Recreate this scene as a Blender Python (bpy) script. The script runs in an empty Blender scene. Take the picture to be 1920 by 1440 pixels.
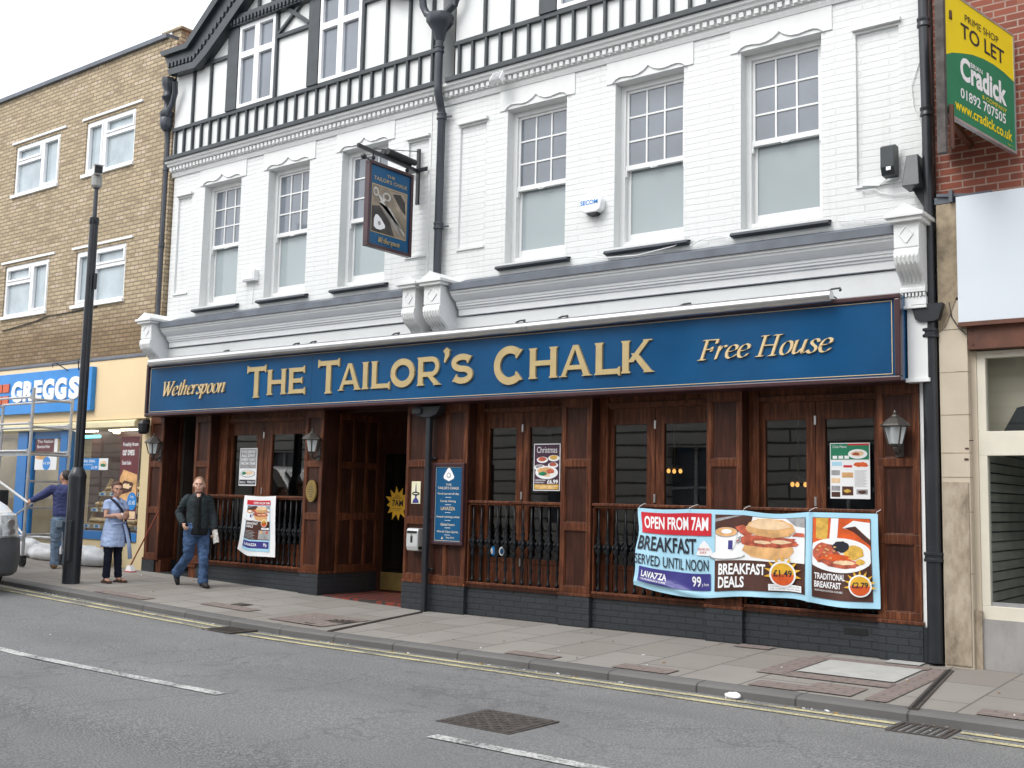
import bpy, bmesh, math, random
from mathutils import Vector, Matrix, noise
random.seed(7)
scene = bpy.context.scene
COL = scene.collection
PI = math.pi
R = math.radians
# ------------------------------------------------------------------ camera
cam_d = bpy.data.cameras.new('street_camera')
cam = bpy.data.objects.new('street_camera', cam_d)
COL.objects.link(cam)
CAM_LOC = Vector((0.0, -11.3, 1.52))
yaw, pitch, roll = R(37.2074), R(6.1086), R(1.2929)
fw = Vector((-math.sin(yaw)*math.cos(pitch), math.cos(yaw)*math.cos(pitch), math.sin(pitch)))
rt = Vector((math.cos(yaw), math.sin(yaw), 0))
up = rt.cross(fw)
r2 = rt*math.cos(roll) + up*math.sin(roll)
u2 = -rt*math.sin(roll) + up*math.cos(roll)
m3 = Matrix((r2, u2, -fw)).transposed()
cam.matrix_world = Matrix.Translation(CAM_LOC) @ m3.to_4x4()
cam_d.sensor_width = 36.0
cam_d.lens = 36.0*2032.92/1920.0
cam_d.clip_start = 0.05
cam_d.clip_end = 600
scene.camera = cam
# ------------------------------------------------------------------ overcast sky and weak sun
SUN_EL, SUN_AZ = R(48), R(200)      # azimuth clockwise from +Y
w = bpy.data.worlds.new('World'); scene.world = w; w.use_nodes = True
nt = w.node_tree; nt.nodes.clear()
sky = nt.nodes.new('ShaderNodeTexSky'); sky.sky_type = 'NISHITA'; sky.sun_disc = False
sky.sun_elevation = SUN_EL; sky.sun_rotation = SUN_AZ
sky.air_density = 1.0; sky.dust_density = 4.0; sky.ozone_density = 1.0
hs = nt.nodes.new('ShaderNodeHueSaturation'); hs.inputs['Saturation'].default_value = 0.20
hs.inputs['Value'].default_value = 1.0
mixw = nt.nodes.new('ShaderNodeMix'); mixw.data_type = 'RGBA'; mixw.inputs[0].default_value = 0.55
mixw.inputs[7].default_value = (9.6, 9.9, 10.4, 1)      # even cloud layer over the clear sky
bg = nt.nodes.new('ShaderNodeBackground'); bg.inputs['Strength'].default_value = 0.13
ow = nt.nodes.new('ShaderNodeOutputWorld')
nt.links.new(sky.outputs[0], hs.inputs['Color']); nt.links.new(hs.outputs[0], mixw.inputs[6])
nt.links.new(mixw.outputs[2], bg.inputs[0]); nt.links.new(bg.outputs[0], ow.inputs[0])
sun_d = bpy.data.lights.new('sun', 'SUN'); sun_d.energy = 0.7; sun_d.angle = R(25); sun_d.color = (1.0, 0.97, 0.92)
sun = bpy.data.objects.new('sun', sun_d); COL.objects.link(sun)
sd = Vector((math.sin(SUN_AZ)*math.cos(SUN_EL), math.cos(SUN_AZ)*math.cos(SUN_EL), math.sin(SUN_EL)))
sun.rotation_euler = sd.to_track_quat('Z', 'Y').to_euler()
sun.location = (0, -30, 40)
scene.view_settings.view_transform = 'Standard'
scene.view_settings.look = 'None'
scene.view_settings.exposure = 0.85
scene.view_settings.gamma = 1.0
scene.render.engine = 'CYCLES'
scene.cycles.max_bounces = 6
scene.cycles.use_denoising = True

# ------------------------------------------------------------------ helpers
def tag(o, label=None, cat=None, group=None, kind=None):
    if label: o['label'] = label
    if cat: o['category'] = cat
    if group: o['group'] = group
    if kind: o['kind'] = kind
    return o

def thing(name, loc, label, cat, group=None):
    o = bpy.data.objects.new(name, None); COL.objects.link(o)
    o.location = loc; o.empty_display_size = 0.1
    return tag(o, label, cat, group)

def origin(o):
    v = Vector((0, 0, 0))
    while o is not None:
        v += o.location; o = o.parent
    return v

class MB:
    def __init__(s):
        s.v = []; s.f = []; s.m = []
    def face(s, pts, m=0):
        i = len(s.v); s.v += [tuple(p) for p in pts]
        s.f.append(tuple(range(i, i+len(pts)))); s.m.append(m)
    def box(s, x0, x1, y0, y1, z0, z1, m=0):
        if x0 > x1: x0, x1 = x1, x0
        if y0 > y1: y0, y1 = y1, y0
        if z0 > z1: z0, z1 = z1, z0
        i = len(s.v)
        s.v += [(x0,y0,z0),(x1,y0,z0),(x1,y1,z0),(x0,y1,z0),(x0,y0,z1),(x1,y0,z1),(x1,y1,z1),(x0,y1,z1)]
        for q in ((0,3,2,1),(4,5,6,7),(0,1,5,4),(1,2,6,5),(2,3,7,6),(3,0,4,7)):
            s.f.append(tuple(i+k for k in q)); s.m.append(m)
        return s
    def prism(s, poly, a0, a1, axis='y', m=0):
        # poly: 2-D outline; axis y -> (x,z), axis x -> (y,z), axis z -> (x,y)
        def P(p, a):
            return (p[0], a, p[1]) if axis == 'y' else ((a, p[0], p[1]) if axis == 'x' else (p[0], p[1], a))
        n = len(poly); i = len(s.v)
        s.v += [P(p, a0) for p in poly] + [P(p, a1) for p in poly]
        s.f.append(tuple(range(i, i+n))); s.m.append(m)
        s.f.append(tuple(range(i+2*n-1, i+n-1, -1))); s.m.append(m)
        for k in range(n):
            s.f.append((i+k, i+(k+1) % n, i+n+(k+1) % n, i+n+k)); s.m.append(m)
        return s
    def bar(s, p, q, w, t=None, upv=(0, 0, 1), m=0):
        # square bar between two points, w across, t along the other way
        p, q = Vector(p), Vector(q); d = (q-p).normalized(); t = w if t is None else t
        upv = Vector(upv)
        if abs(d.dot(upv)) > .95: upv = Vector((0, 1, 0))
        a = d.cross(upv).normalized(); b = a.cross(d).normalized()
        i = len(s.v)
        for c in (p, q):
            for sa, sb in ((-1,-1),(1,-1),(1,1),(-1,1)):
                s.v.append(tuple(c + a*sa*w/2 + b*sb*t/2))
        for f in ((0,3,2,1),(4,5,6,7),(0,1,5,4),(1,2,6,5),(2,3,7,6),(3,0,4,7)):
            s.f.append(tuple(i+k for k in f)); s.m.append(m)
        return s
    def loft(s, pts, rads, n=10, side=(1, 0, 0), m=0, cap=True):
        # closed tapered tube; rads: r or (r_side, r_other)
        pts = [Vector(p) for p in pts]; side = Vector(side); rings = []
        for k, p in enumerate(pts):
            t = (pts[min(k+1, len(pts)-1)] - pts[max(k-1, 0)])
            if t.length < 1e-9: t = Vector((0, 0, 1))
            t.normalize()
            a = side - t*side.dot(t)
            if a.length < 1e-3:
                a = Vector((0, 1, 0)) - t*t.y
            a.normalize(); b = t.cross(a)
            r = rads[k] if k < len(rads) else rads[-1]
            ra, rb = (r if isinstance(r, (tuple, list)) else (r, r))
            i = len(s.v)
            for j in range(n):
                an = 2*PI*j/n
                s.v.append(tuple(p + a*math.cos(an)*ra + b*math.sin(an)*rb))
            rings.append(i)
        for k in range(len(rings)-1):
            for j in range(n):
                s.f.append((rings[k]+j, rings[k]+(j+1) % n, rings[k+1]+(j+1) % n, rings[k+1]+j)); s.m.append(m)
        if cap:
            s.f.append(tuple(rings[0]+j for j in reversed(range(n)))); s.m.append(m)
            s.f.append(tuple(rings[-1]+j for j in range(n))); s.m.append(m)
        return s
    def tube(s, pts, r, n=10, m=0):
        return s.loft(pts, [r]*len(pts), n, (0.31, 0.2, 0.93), m)
    def lathe(s, prof, c, n=16, m=0):
        # prof [(r,z)], closed at both ends
        i0 = len(s.v)
        for r, zz in prof:
            for j in range(n):
                a = 2*PI*j/n
                s.v.append((c[0]+r*math.cos(a), c[1]+r*math.sin(a), c[2]+zz))
        for k in range(len(prof)-1):
            for j in range(n):
                s.f.append((i0+k*n+j, i0+k*n+(j+1) % n, i0+(k+1)*n+(j+1) % n, i0+(k+1)*n+j)); s.m.append(m)
        s.f.append(tuple(i0+j for j in reversed(range(n)))); s.m.append(m)
        e = i0+(len(prof)-1)*n
        s.f.append(tuple(e+j for j in range(n))); s.m.append(m)
        return s
    def ell(s, c, r, n=12, k=8, m=0):
        prof = [(math.sin(PI*j/k), -math.cos(PI*j/k)) for j in range(k+1)]
        i0 = len(s.v)
        for a_, b_ in prof:
            a_ = max(a_, .001)
            for j in range(n):
                t = 2*PI*j/n
                s.v.append((c[0]+r[0]*a_*math.cos(t), c[1]+r[1]*a_*math.sin(t), c[2]+r[2]*b_))
        for q in range(k):
            for j in range(n):
                s.f.append((i0+q*n+j, i0+q*n+(j+1) % n, i0+(q+1)*n+(j+1) % n, i0+(q+1)*n+j)); s.m.append(m)
        s.f.append(tuple(i0+j for j in reversed(range(n)))); s.m.append(m)
        s.f.append(tuple(i0+k*n+j for j in range(n))); s.m.append(m)
        return s
    def wall(s, x0, x1, z0, z1, y, thick, holes, m=0, mr=None):
        # wall in the XZ plane, front face at y, with rectangular holes (x0,x1,z0,z1)
        mr = m if mr is None else mr
        xs = sorted({x0, x1, *[h[0] for h in holes], *[h[1] for h in holes]})
        zs = sorted({z0, z1, *[h[2] for h in holes], *[h[3] for h in holes]})
        for a, b in zip(xs, xs[1:]):
            for c, d in zip(zs, zs[1:]):
                xm, zm = (a+b)/2, (c+d)/2
                if any(h[0] < xm < h[1] and h[2] < zm < h[3] for h in holes): continue
                s.face([(a,y,c),(b,y,c),(b,y,d),(a,y,d)], m)
                s.face([(a,y+thick,d),(b,y+thick,d),(b,y+thick,c),(a,y+thick,c)], m)
        for h in holes:
            a, b, c, d = h; e = y+thick
            s.face([(a,y,c),(a,y,d),(a,e,d),(a,e,c)], mr); s.face([(b,y,c),(b,e,c),(b,e,d),(b,y,d)], mr)
            s.face([(a,y,c),(a,e,c),(b,e,c),(b,y,c)], mr); s.face([(a,y,d),(b,y,d),(b,e,d),(a,e,d)], mr)
        e = y+thick
        s.face([(x0,y,z0),(x0,y,z1),(x0,e,z1),(x0,e,z0)], m); s.face([(x1,y,z0),(x1,e,z0),(x1,e,z1),(x1,y,z1)], m)
        s.face([(x0,y,z1),(x1,y,z1),(x1,e,z1),(x0,e,z1)], m); s.face([(x0,y,z0),(x0,e,z0),(x1,e,z0),(x1,y,z0)], m)
        return s
    def add_mesh(s, me, M=None, m=0, keep=False):
        i = len(s.v)
        for v in me.vertices:
            s.v.append(tuple(M @ v.co) if M is not None else tuple(v.co))
        for p in me.polygons:
            s.f.append(tuple(i+k for k in p.vertices)); s.m.append(p.material_index+m if keep else m)
    def map(s, fn):
        s.v = [tuple(fn(Vector(p))) for p in s.v]; return s
    def build(s, name, mats, parent=None, smooth=False, bevel=0, loc=None):
        me = bpy.data.meshes.new(name)
        o = bpy.data.objects.new(name, me); COL.objects.link(o)
        if parent is not None:
            o.parent = parent; off = origin(parent)
        else:
            off = Vector(loc) if loc is not None else Vector((0, 0, 0))
            o.location = off
        me.from_pydata([tuple(Vector(p)-off) for p in s.v], [], s.f)
        if not isinstance(mats, (list, tuple)): mats = [mats]
        for a in mats: me.materials.append(a)
        me.polygons.foreach_set('material_index', s.m)
        bm = bmesh.new(); bm.from_mesh(me)
        bmesh.ops.recalc_face_normals(bm, faces=bm.faces)
        bm.to_mesh(me); bm.free()
        if smooth:
            me.polygons.foreach_set('use_smooth', [True]*len(me.polygons))
            if smooth != 'all':
                md = o.modifiers.new('es', 'EDGE_SPLIT'); md.split_angle = R(40)
        if bevel:
            md = o.modifiers.new('bv', 'BEVEL'); md.width = bevel; md.segments = 2; md.limit_method = 'ANGLE'; md.angle_limit = R(40)
        me.update()
        return o

def bake(o):
    dg = bpy.context.evaluated_depsgraph_get()
    me = bpy.data.meshes.new_from_object(o.evaluated_get(dg))
    old = o.data; o.modifiers.clear(); o.data = me
    return o

def skin(mb, name, mat, parent, voxel=0.012, smooth=6, fac=0.6, folds=0.0):
    """Fuse the closed tapered tubes of mb into one continuous surface."""
    o = mb.build(name, mat, parent)
    md = o.modifiers.new('r', 'REMESH'); md.mode = 'VOXEL'; md.voxel_size = voxel; md.use_smooth_shade = True
    if smooth:
        md = o.modifiers.new('s', 'SMOOTH'); md.iterations = smooth; md.factor = fac
    bpy.context.view_layer.update()
    bake(o)
    if folds:          # creases of worn cloth
        me = o.data; L = origin(o)
        for v in me.vertices:
            q = v.co+L; n = noise.noise(Vector((q.x*9, q.y*9, q.z*17)))+.6*noise.noise(Vector((q.x*22+q.z*14, q.y*22, q.z*26)))
            v.co += v.normal*(folds*(1-2*abs(n)))
        me.update()
    return o

def copy_tree(o, parent=None):
    c = o.copy(); COL.objects.link(c)
    if parent is not None: c.parent = parent
    for ch in list(o.children): copy_tree(ch, c)
    return c

# ---- text (built-in font) as flat meshes in the local XY plane
_fc = {}
def text_mesh(body, extrude=0.0, bold=0.0, shear=0.0, spacing=1.0, align='LEFT'):
    k = (body, extrude, bold, shear, spacing, align)
    if k in _fc: return _fc[k]
    c = bpy.data.curves.new('t', 'FONT'); c.body = body; c.size = 1.0; c.extrude = extrude; c.offset = bold
    c.shear = shear; c.space_character = spacing; c.align_x = align; c.resolution_u = 3
    o = bpy.data.objects.new('t', c); COL.objects.link(o)
    bpy.context.view_layer.update()
    me = bpy.data.meshes.new_from_object(o.evaluated_get(bpy.context.evaluated_depsgraph_get()))
    bpy.data.objects.remove(o)
    _fc[k] = me
    return me
def text_box(mb, body, x0, x1, z0, z1, y, m=0, bold=0.0, ext=0.0, shear=0.0, spacing=1.0, keep_w=False):
    """Text fitted in the box x0..x1, z0..z1 on the plane y (facing -y)."""
    me = text_mesh(body, ext, bold, shear, spacing)
    if not len(me.vertices): return
    xs = [v.co.x for v in me.vertices]; ys = [v.co.y for v in me.vertices]
    a, b, c, d = min(xs), max(xs), min(ys), max(ys)
    sx = (x1-x0)/(b-a); sz = (z1-z0)/(d-c)
    i = len(mb.v)
    for v in me.vertices:
        mb.v.append((x0+(v.co.x-a)*sx, y-v.co.z, z0+(v.co.y-c)*sz))
    for p in me.polygons:
        mb.f.append(tuple(i+k for k in p.vertices)); mb.m.append(m)
def ellipse(cx, cz, rx, rz, n=28, a0=0, a1=2*PI):
    return [(cx+rx*math.cos(a0+(a1-a0)*k/n), cz+rz*math.sin(a0+(a1-a0)*k/n)) for k in range(n)]
def flat(mb, poly, y, m=0):
    mb.face([(p[0], y, p[1]) for p in poly], m)
def rect(mb, x0, x1, z0, z1, y, m=0):
    mb.face([(x0,y,z0),(x1,y,z0),(x1,y,z1),(x0,y,z1)], m)

# ------------------------------------------------------------------ materials
def _new(name):
    m = bpy.data.materials.new(name); m.use_nodes = True
    t = m.node_tree; b = t.nodes['Principled BSDF']
    return m, t, b
def _n(t, ty, **kw):
    n = t.nodes.new(ty)
    for k, v in kw.items():
        if hasattr(n, k): setattr(n, k, v)
        else: n.inputs[k].default_value = v
    return n
def c4(c): return (c[0], c[1], c[2], 1)
def ramp(t, src, stops):
    r = t.nodes.new('ShaderNodeValToRGB'); e = r.color_ramp.elements
    e[0].position, e[0].color = stops[0][0], c4(stops[0][1]); e[1].position, e[1].color = stops[-1][0], c4(stops[-1][1])
    for p, c in stops[1:-1]:
        x = e.new(p); x.color = c4(c)
    t.links.new(src, r.inputs[0]); return r.outputs[0]
def mixc(t, f, a, b, mode='MIX'):
    n = t.nodes.new('ShaderNodeMix'); n.data_type = 'RGBA'; n.blend_type = mode
    for s, i in ((f, 0), (a, 6), (b, 7)):
        if hasattr(s, 'is_linked'): t.links.new(s, n.inputs[i])
        else: n.inputs[i].default_value = s if i == 0 else c4(s)
    return n.outputs[2]
def objco(t, scale=(1, 1, 1), rot=(0, 0, 0)):
    c = t.nodes.new('ShaderNodeTexCoord'); mp = t.nodes.new('ShaderNodeMapping')
    mp.inputs['Scale'].default_value = scale; mp.inputs['Rotation'].default_value = rot
    t.links.new(c.outputs['Object'], mp.inputs[0]); return mp.outputs[0]
def nz(t, vec, scale, detail=4, rough=.55):
    n = _n(t, 'ShaderNodeTexNoise', Scale=scale, Detail=detail, Roughness=rough); t.links.new(vec, n.inputs['Vector']); return n.outputs['Fac']
def bump(t, b, h, strength=.3, dist=.01):
    n = _n(t, 'ShaderNodeBump', Strength=strength, Distance=dist); t.links.new(h, n.inputs['Height']); t.links.new(n.outputs[0], b.inputs['Normal'])
def wallco(t):
    """(x+y, z) so brick courses run on both front faces and returns."""
    c = t.nodes.new('ShaderNodeTexCoord'); s = t.nodes.new('ShaderNodeSeparateXYZ'); k = t.nodes.new('ShaderNodeCombineXYZ')
    a = _n(t, 'ShaderNodeMath', operation='ADD')
    t.links.new(c.outputs['Object'], s.inputs[0]); t.links.new(s.outputs[0], a.inputs[0]); t.links.new(s.outputs[1], a.inputs[1])
    t.links.new(a.outputs[0], k.inputs[0]); t.links.new(s.outputs[2], k.inputs[1]); return k.outputs[0], c.outputs['Object'], s

def pm(name, col, rough=.5, var=.12, scale=4., bmp=0., bscale=60., metal=0., spec=.5, coat=0., dirt=0.):
    m, t, b = _new(name)
    v = objco(t)
    f = nz(t, v, scale)
    lo = [c*(1-var) for c in col]; hi = [min(1, c*(1+var)) for c in col]
    c = ramp(t, f, [(.3, lo), (.7, hi)])
    if dirt:
        f2 = nz(t, objco(t, (1.3, 1.3, .35)), 3, 6, .65)
        k = ramp(t, f2, [(.52, (0, 0, 0)), (.75, (dirt,)*3)])
        c = mixc(t, k, c, [x*.45 for x in col])
    t.links.new(c, b.inputs['Base Color'])
    b.inputs['Roughness'].default_value = rough; b.inputs['Metallic'].default_value = metal
    b.inputs['Specular IOR Level'].default_value = spec; b.inputs['Coat Weight'].default_value = coat
    b.inputs['Coat Roughness'].default_value = .15
    if bmp: bump(t, b, nz(t, v, bscale, 3), bmp, .004)
    return m

def brickmat(name, c1, c2, mortar, bw=.225, bh=.075, ms=.01, bmp=.6, rough=.85, mott=.35, dark=None, zsplit=None, dist=.01, jitter=.0, odd=None, streak=0.):
    m, t, b = _new(name)
    v, oc, sep = wallco(t)
    if jitter:
        nn = _n(t, 'ShaderNodeTexNoise', Scale=5., Detail=2.); t.links.new(v, nn.inputs['Vector'])
        vm = _n(t, 'ShaderNodeVectorMath', operation='SCALE'); vm.inputs['Scale'].default_value = jitter
        t.links.new(nn.outputs['Color'], vm.inputs[0])
        va = _n(t, 'ShaderNodeVectorMath', operation='ADD'); t.links.new(v, va.inputs[0]); t.links.new(vm.outputs[0], va.inputs[1]); v = va.outputs[0]
    br = _n(t, 'ShaderNodeTexBrick'); t.links.new(v, br.inputs['Vector'])
    br.inputs['Scale'].default_value = 1; br.inputs['Brick Width'].default_value = bw; br.inputs['Row Height'].default_value = bh
    br.inputs['Mortar Size'].default_value = ms; br.inputs['Mortar Smooth'].default_value = .3; br.inputs['Bias'].default_value = -.1
    br.inputs['Color1'].default_value = c4(c1); br.inputs['Color2'].default_value = c4(c2); br.inputs['Mortar'].default_value = c4(mortar)
    f = nz(t, oc, 1.6, 8, .7)
    c = mixc(t, ramp(t, f, [(.35, (0, 0, 0)), (.75, (mott,)*3)]), br.outputs['Color'], dark or [x*.45 for x in c1])
    f2 = nz(t, oc, 22, 3)
    c = mixc(t, ramp(t, f2, [(.4, (0, 0, 0)), (.8, (mott*.8,)*3)]), c, [min(1, x*1.35) for x in c2])
    if odd:       # single bricks that came out of the kiln paler or darker
        sx = _n(t, 'ShaderNodeSeparateXYZ'); t.links.new(v, sx.inputs[0])
        def mth(op, a, b_=None):
            n = _n(t, 'ShaderNodeMath', operation=op)
            for s_, i_ in ((a, 0), (b_, 1)):
                if s_ is None: continue
                if hasattr(s_, 'is_linked'): t.links.new(s_, n.inputs[i_])
                else: n.inputs[i_].default_value = s_
            return n.outputs[0]
        row = mth('FLOOR', mth('DIVIDE', sx.outputs[1], bh)); off = mth('MULTIPLY', mth('FLOORED_MODULO', row, 2.0), .5)
        colm = mth('FLOOR', mth('ADD', mth('DIVIDE', sx.outputs[0], bw), off))
        cb = _n(t, 'ShaderNodeCombineXYZ'); t.links.new(row, cb.inputs[0]); t.links.new(colm, cb.inputs[1])
        wn = _n(t, 'ShaderNodeTexWhiteNoise', noise_dimensions='2D'); t.links.new(cb.outputs[0], wn.inputs['Vector'])
        inb = mth('SUBTRACT', 1.0, br.outputs['Fac'])
        c = mixc(t, mth('MULTIPLY', mth('MULTIPLY', mth('GREATER_THAN', wn.outputs['Value'], .92), inb), .45), c, odd[0])
        c = mixc(t, mth('MULTIPLY', mth('MULTIPLY', mth('LESS_THAN', wn.outputs['Value'], .12), inb), .38), c, odd[1])
    if streak:
        fs_ = nz(t, objco(t, (5, 5, .35)), 2.2, 6, .65)
        c = mixc(t, ramp(t, fs_, [(.52, (0, 0, 0)), (.78, (streak,)*3)]), c, (.38, .39, .36))
    if zsplit:
        z0, z1, c3, amt = zsplit          # older, sootier brickwork below z0
        mr = _n(t, 'ShaderNodeMapRange'); t.links.new(sep.outputs[2], mr.inputs[0])
        mr.inputs[1].default_value = z0; mr.inputs[2].default_value = z1; mr.inputs[3].default_value = amt; mr.inputs[4].default_value = 0
        c = mixc(t, mr.outputs[0], c, c3, 'MULTIPLY')
    t.links.new(c, b.inputs['Base Color']); b.inputs['Roughness'].default_value = rough
    inv = _n(t, 'ShaderNodeMath', operation='SUBTRACT'); inv.inputs[0].default_value = 1; t.links.new(br.outputs['Fac'], inv.inputs[1])
    ad = _n(t, 'ShaderNodeMath', operation='MULTIPLY_ADD'); t.links.new(nz(t, oc, 45, 4), ad.inputs[0]); ad.inputs[1].default_value = .5; t.links.new(inv.outputs[0], ad.inputs[2])
    bump(t, b, ad.outputs[0], bmp, dist)
    return m

def woodmat(name, lo, mid, hi, rough=.38, coat=.05):
    m, t, b = _new(name)
    f = nz(t, objco(t, (14, 14, 1.1)), 2.4, 6, .6)
    f2 = nz(t, objco(t, (.9, .9, .9)), 1.7, 3)
    c = ramp(t, f, [(.28, lo), (.5, mid), (.74, hi)])
    c = mixc(t, ramp(t, f2, [(.35, (.0,)*3), (.7, (.55,)*3)]), c, [x*.55 for x in lo])
    # a little bare, weathered wood
    f3 = nz(t, objco(t, (5, 5, 1.5)), 2.2, 7, .7)
    c = mixc(t, ramp(t, f3, [(.66, (0, 0, 0)), (.80, (.5,)*3)]), c, (.30, .17, .10))
    t.links.new(c, b.inputs['Base Color']); b.inputs['Roughness'].default_value = rough
    b.inputs['Coat Weight'].default_value = coat; b.inputs['Coat Roughness'].default_value = .2; b.inputs['Specular IOR Level'].default_value = .20
    bump(t, b, f, .12, .004)
    return m

def glassmat(name, tint=(.9, .95, .95), ior=1.5, refl=1.0, alpha=None):
    """Thin window glass: clear pass-through plus a Fresnel reflection."""
    m, t, b = _new(name); t.nodes.remove(b)
    out = t.nodes['Material Output']
    tr = _n(t, 'ShaderNodeBsdfTransparent'); tr.inputs[0].default_value = c4(tint)
    gl = _n(t, 'ShaderNodeBsdfGlossy', Roughness=.015); gl.inputs[0].default_value = (refl, refl, refl, 1)
    fr = _n(t, 'ShaderNodeFresnel'); fr.inputs['IOR'].default_value = ior
    mx = _n(t, 'ShaderNodeMixShader'); gm = _n(t, 'ShaderNodeNewGeometry'); om = _n(t, 'ShaderNodeMath', operation='SUBTRACT'); om.inputs[0].default_value = 1; t.links.new(gm.outputs['Backfacing'], om.inputs[1])
    mu = _n(t, 'ShaderNodeMath', operation='MULTIPLY'); t.links.new(fr.outputs[0], mu.inputs[0]); t.links.new(om.outputs[0], mu.inputs[1]); t.links.new(mu.outputs[0], mx.inputs[0]); t.links.new(tr.outputs[0], mx.inputs[1]); t.links.new(gl.outputs[0], mx.inputs[2])
    t.links.new(mx.outputs[0], out.inputs[0])
    wv = nz(t, objco(t), 1.3, 1)
    bp = _n(t, 'ShaderNodeBump', Strength=.05, Distance=.02); t.links.new(wv, bp.inputs['Height']); t.links.new(bp.outputs[0], gl.inputs['Normal'])
    return m

def emis(name, col, s):
    m, t, b = _new(name)
    b.inputs['Base Color'].default_value = c4(col); b.inputs['Emission Color'].default_value = c4(col); b.inputs['Emission Strength'].default_value = s
    return m

M = {}
M['white_brick'] = brickmat('painted_white_brick', (.695, .710, .702), (.715, .730, .722), (.665, .68, .672), .62, .076, .008, .62, .55, .10, (.64, .66, .66), dist=.012, jitter=.02, streak=.22)
M['white_render'] = pm('painted_white_render', (.705, .72, .712), .6, .03, 2, .25, 35, dirt=.12)
M['white_trim'] = pm('white_gloss_trim', (.73, .74, .735), .4, .03, 3, .08, 40, dirt=.10)
M['cornice_white'] = pm('weathered_white_cornice', (.80, .81, .81), .5, .03, 3, .1, 40, dirt=.12)
M['upvc'] = pm('white_window_frame', (.84, .85, .86), .3, .02)
M['black_timber'] = pm('black_painted_timber', (.026, .034, .040), .42, .3, 5, .2, 40)
M['black_metal'] = pm('black_painted_iron', (.018, .021, .026), .33, .25, 6, .12, 60)
M['grey_pipe'] = pm('faded_black_pipe', (.040, .046, .058), .38, .25, 4, .12, 50)
M['lead'] = pm('grey_lead_flashing', (.105, .12, .145), .55, .25, 2.5, .2, 20, dirt=.3)
M['slate_sill'] = pm('dark_grey_sill_paint', (.035, .043, .055), .5, .25, 6, .2, 40)
M['black_brick'] = brickmat('black_painted_brick', (.026, .031, .037), (.032, .037, .044), (.018, .021, .025), .225, .075, .008, .9, .42, .2, (.016, .018, .021), dist=.012)
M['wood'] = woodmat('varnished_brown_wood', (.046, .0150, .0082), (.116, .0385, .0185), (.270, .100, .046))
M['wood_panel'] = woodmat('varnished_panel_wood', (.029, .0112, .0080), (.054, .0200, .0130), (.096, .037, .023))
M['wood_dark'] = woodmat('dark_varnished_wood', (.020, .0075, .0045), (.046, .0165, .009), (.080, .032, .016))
M['sign_blue'] = pm('deep_blue_sign_paint', (.0055, .066, .172), .13, .22, .7, spec=.36, coat=.06)
M['board_blue'] = pm('blue_menu_paint', (.008, .085, .20), .3, .05, spec=.3)
M['maroon'] = pm('dark_maroon_frame', (.050, .020, .024), .3, .2)
M['gold'] = pm('dull_gold_metal', (.47, .36, .175), .42, .08, 6, metal=.15, bmp=.05)
M['pale_gold'] = pm('pale_gold_paint', (.66, .50, .27), .4, .06)
M['steel'] = pm('brushed_steel', (.62, .62, .62), .28, .06, 5, metal=1.0)
M['alu'] = pm('scaffold_aluminium', (.50, .51, .52), .38, .15, 8, metal=.7)
M['brass'] = pm('aged_brass', (.34, .24, .085), .38, .15, 9, .1, 80, metal=.8)
M['bronze_lamp'] = pm('weathered_lantern_metal', (.075, .068, .060), .45, .25, 20, metal=.4)
M['lamp_glass'] = pm('frosted_lantern_glass', (.52, .55, .56), .12, .1)
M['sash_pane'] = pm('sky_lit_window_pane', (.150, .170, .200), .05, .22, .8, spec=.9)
M['blind_pane'] = pm('pale_blind_behind_glass', (.335, .385, .400), .07, .13, .30, spec=.5)
M['net_pane'] = pm('net_curtain_behind_glass', (.36, .42, .45), .06, .16, 2.2, spec=.6)
M['glass'] = glassmat('clear_window_glass', (.80, .84, .84), 1.72)
M['shop_glass'] = glassmat('shop_window_glass', (.9, .93, .93), 1.45)
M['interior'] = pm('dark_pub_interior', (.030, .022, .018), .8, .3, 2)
M['beige_fascia'] = pm('beige_fascia_paint', (.78, .60, .36), .5, .03, 1.5)
M['beige_wall'] = pm('beige_painted_render', (.64, .52, .31), .65, .06, 2, .2, 30)
M['cream'] = pm('cream_awning_casing', (.74, .66, .42), .45, .05)
M['greggs_blue'] = pm('bright_blue_sign', (.020, .230, .62), .35, .05)
M['blue_frame'] = pm('blue_shopfront_frame', (.016, .155, .43), .35, .08)
M['orange'] = pm('orange_emblem', (.60, .11, .035), .45, .08, 8)
M['white'] = pm('plain_white', (.85, .86, .87), .4, .02)
M['stone'] = pm('beige_stone', (.52, .45, .35), .75, .08, 2, .2, 60, dirt=.12)
M['worn_stone'] = pm('worn_bare_stone', (.30, .24, .165), .9, .35, 9, .6, 40, dirt=.6)
M['render_grey'] = pm('grey_riser_render', (.30, .29, .28), .8, .14, 2, .3, 40, dirt=.5)
M['rust_wood'] = pm('rust_brown_beam', (.105, .036, .018), .55, .4, 5, .2, 40)
M['brown_brick'] = brickmat('yellow_brown_stock_brick', (.50, .40, .260), (.355, .275, .172), (.20, .165, .12), .23, .077, .011, .9, .85, .42, (.20, .16, .11), odd=((.60, .48, .39), (.20, .135, .085)), zsplit=(4.45, 5.0, (.52, .44, .36), .9), dist=.014)
M['red_brick'] = brickmat('red_brick', (.285, .080, .046), (.195, .054, .034), (.40, .30, .24), .225, .075, .009, .6, .85, .4, (.10, .035, .025), odd=((.34, .14, .09), (.12, .045, .035)))
M['opp_stone'] = brickmat('rusticated_pale_stone', (.76, .75, .70), (.70, .69, .65), (.10, .10, .09), 80, .34, .03, .9, .8, .15, (.45, .45, .42), dist=.03)
M['tile_roof'] = brickmat('red_clay_roof_tile', (.22, .075, .045), (.16, .055, .035), (.06, .03, .02), .17, .1, .01, .8, .85, .5)
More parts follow.
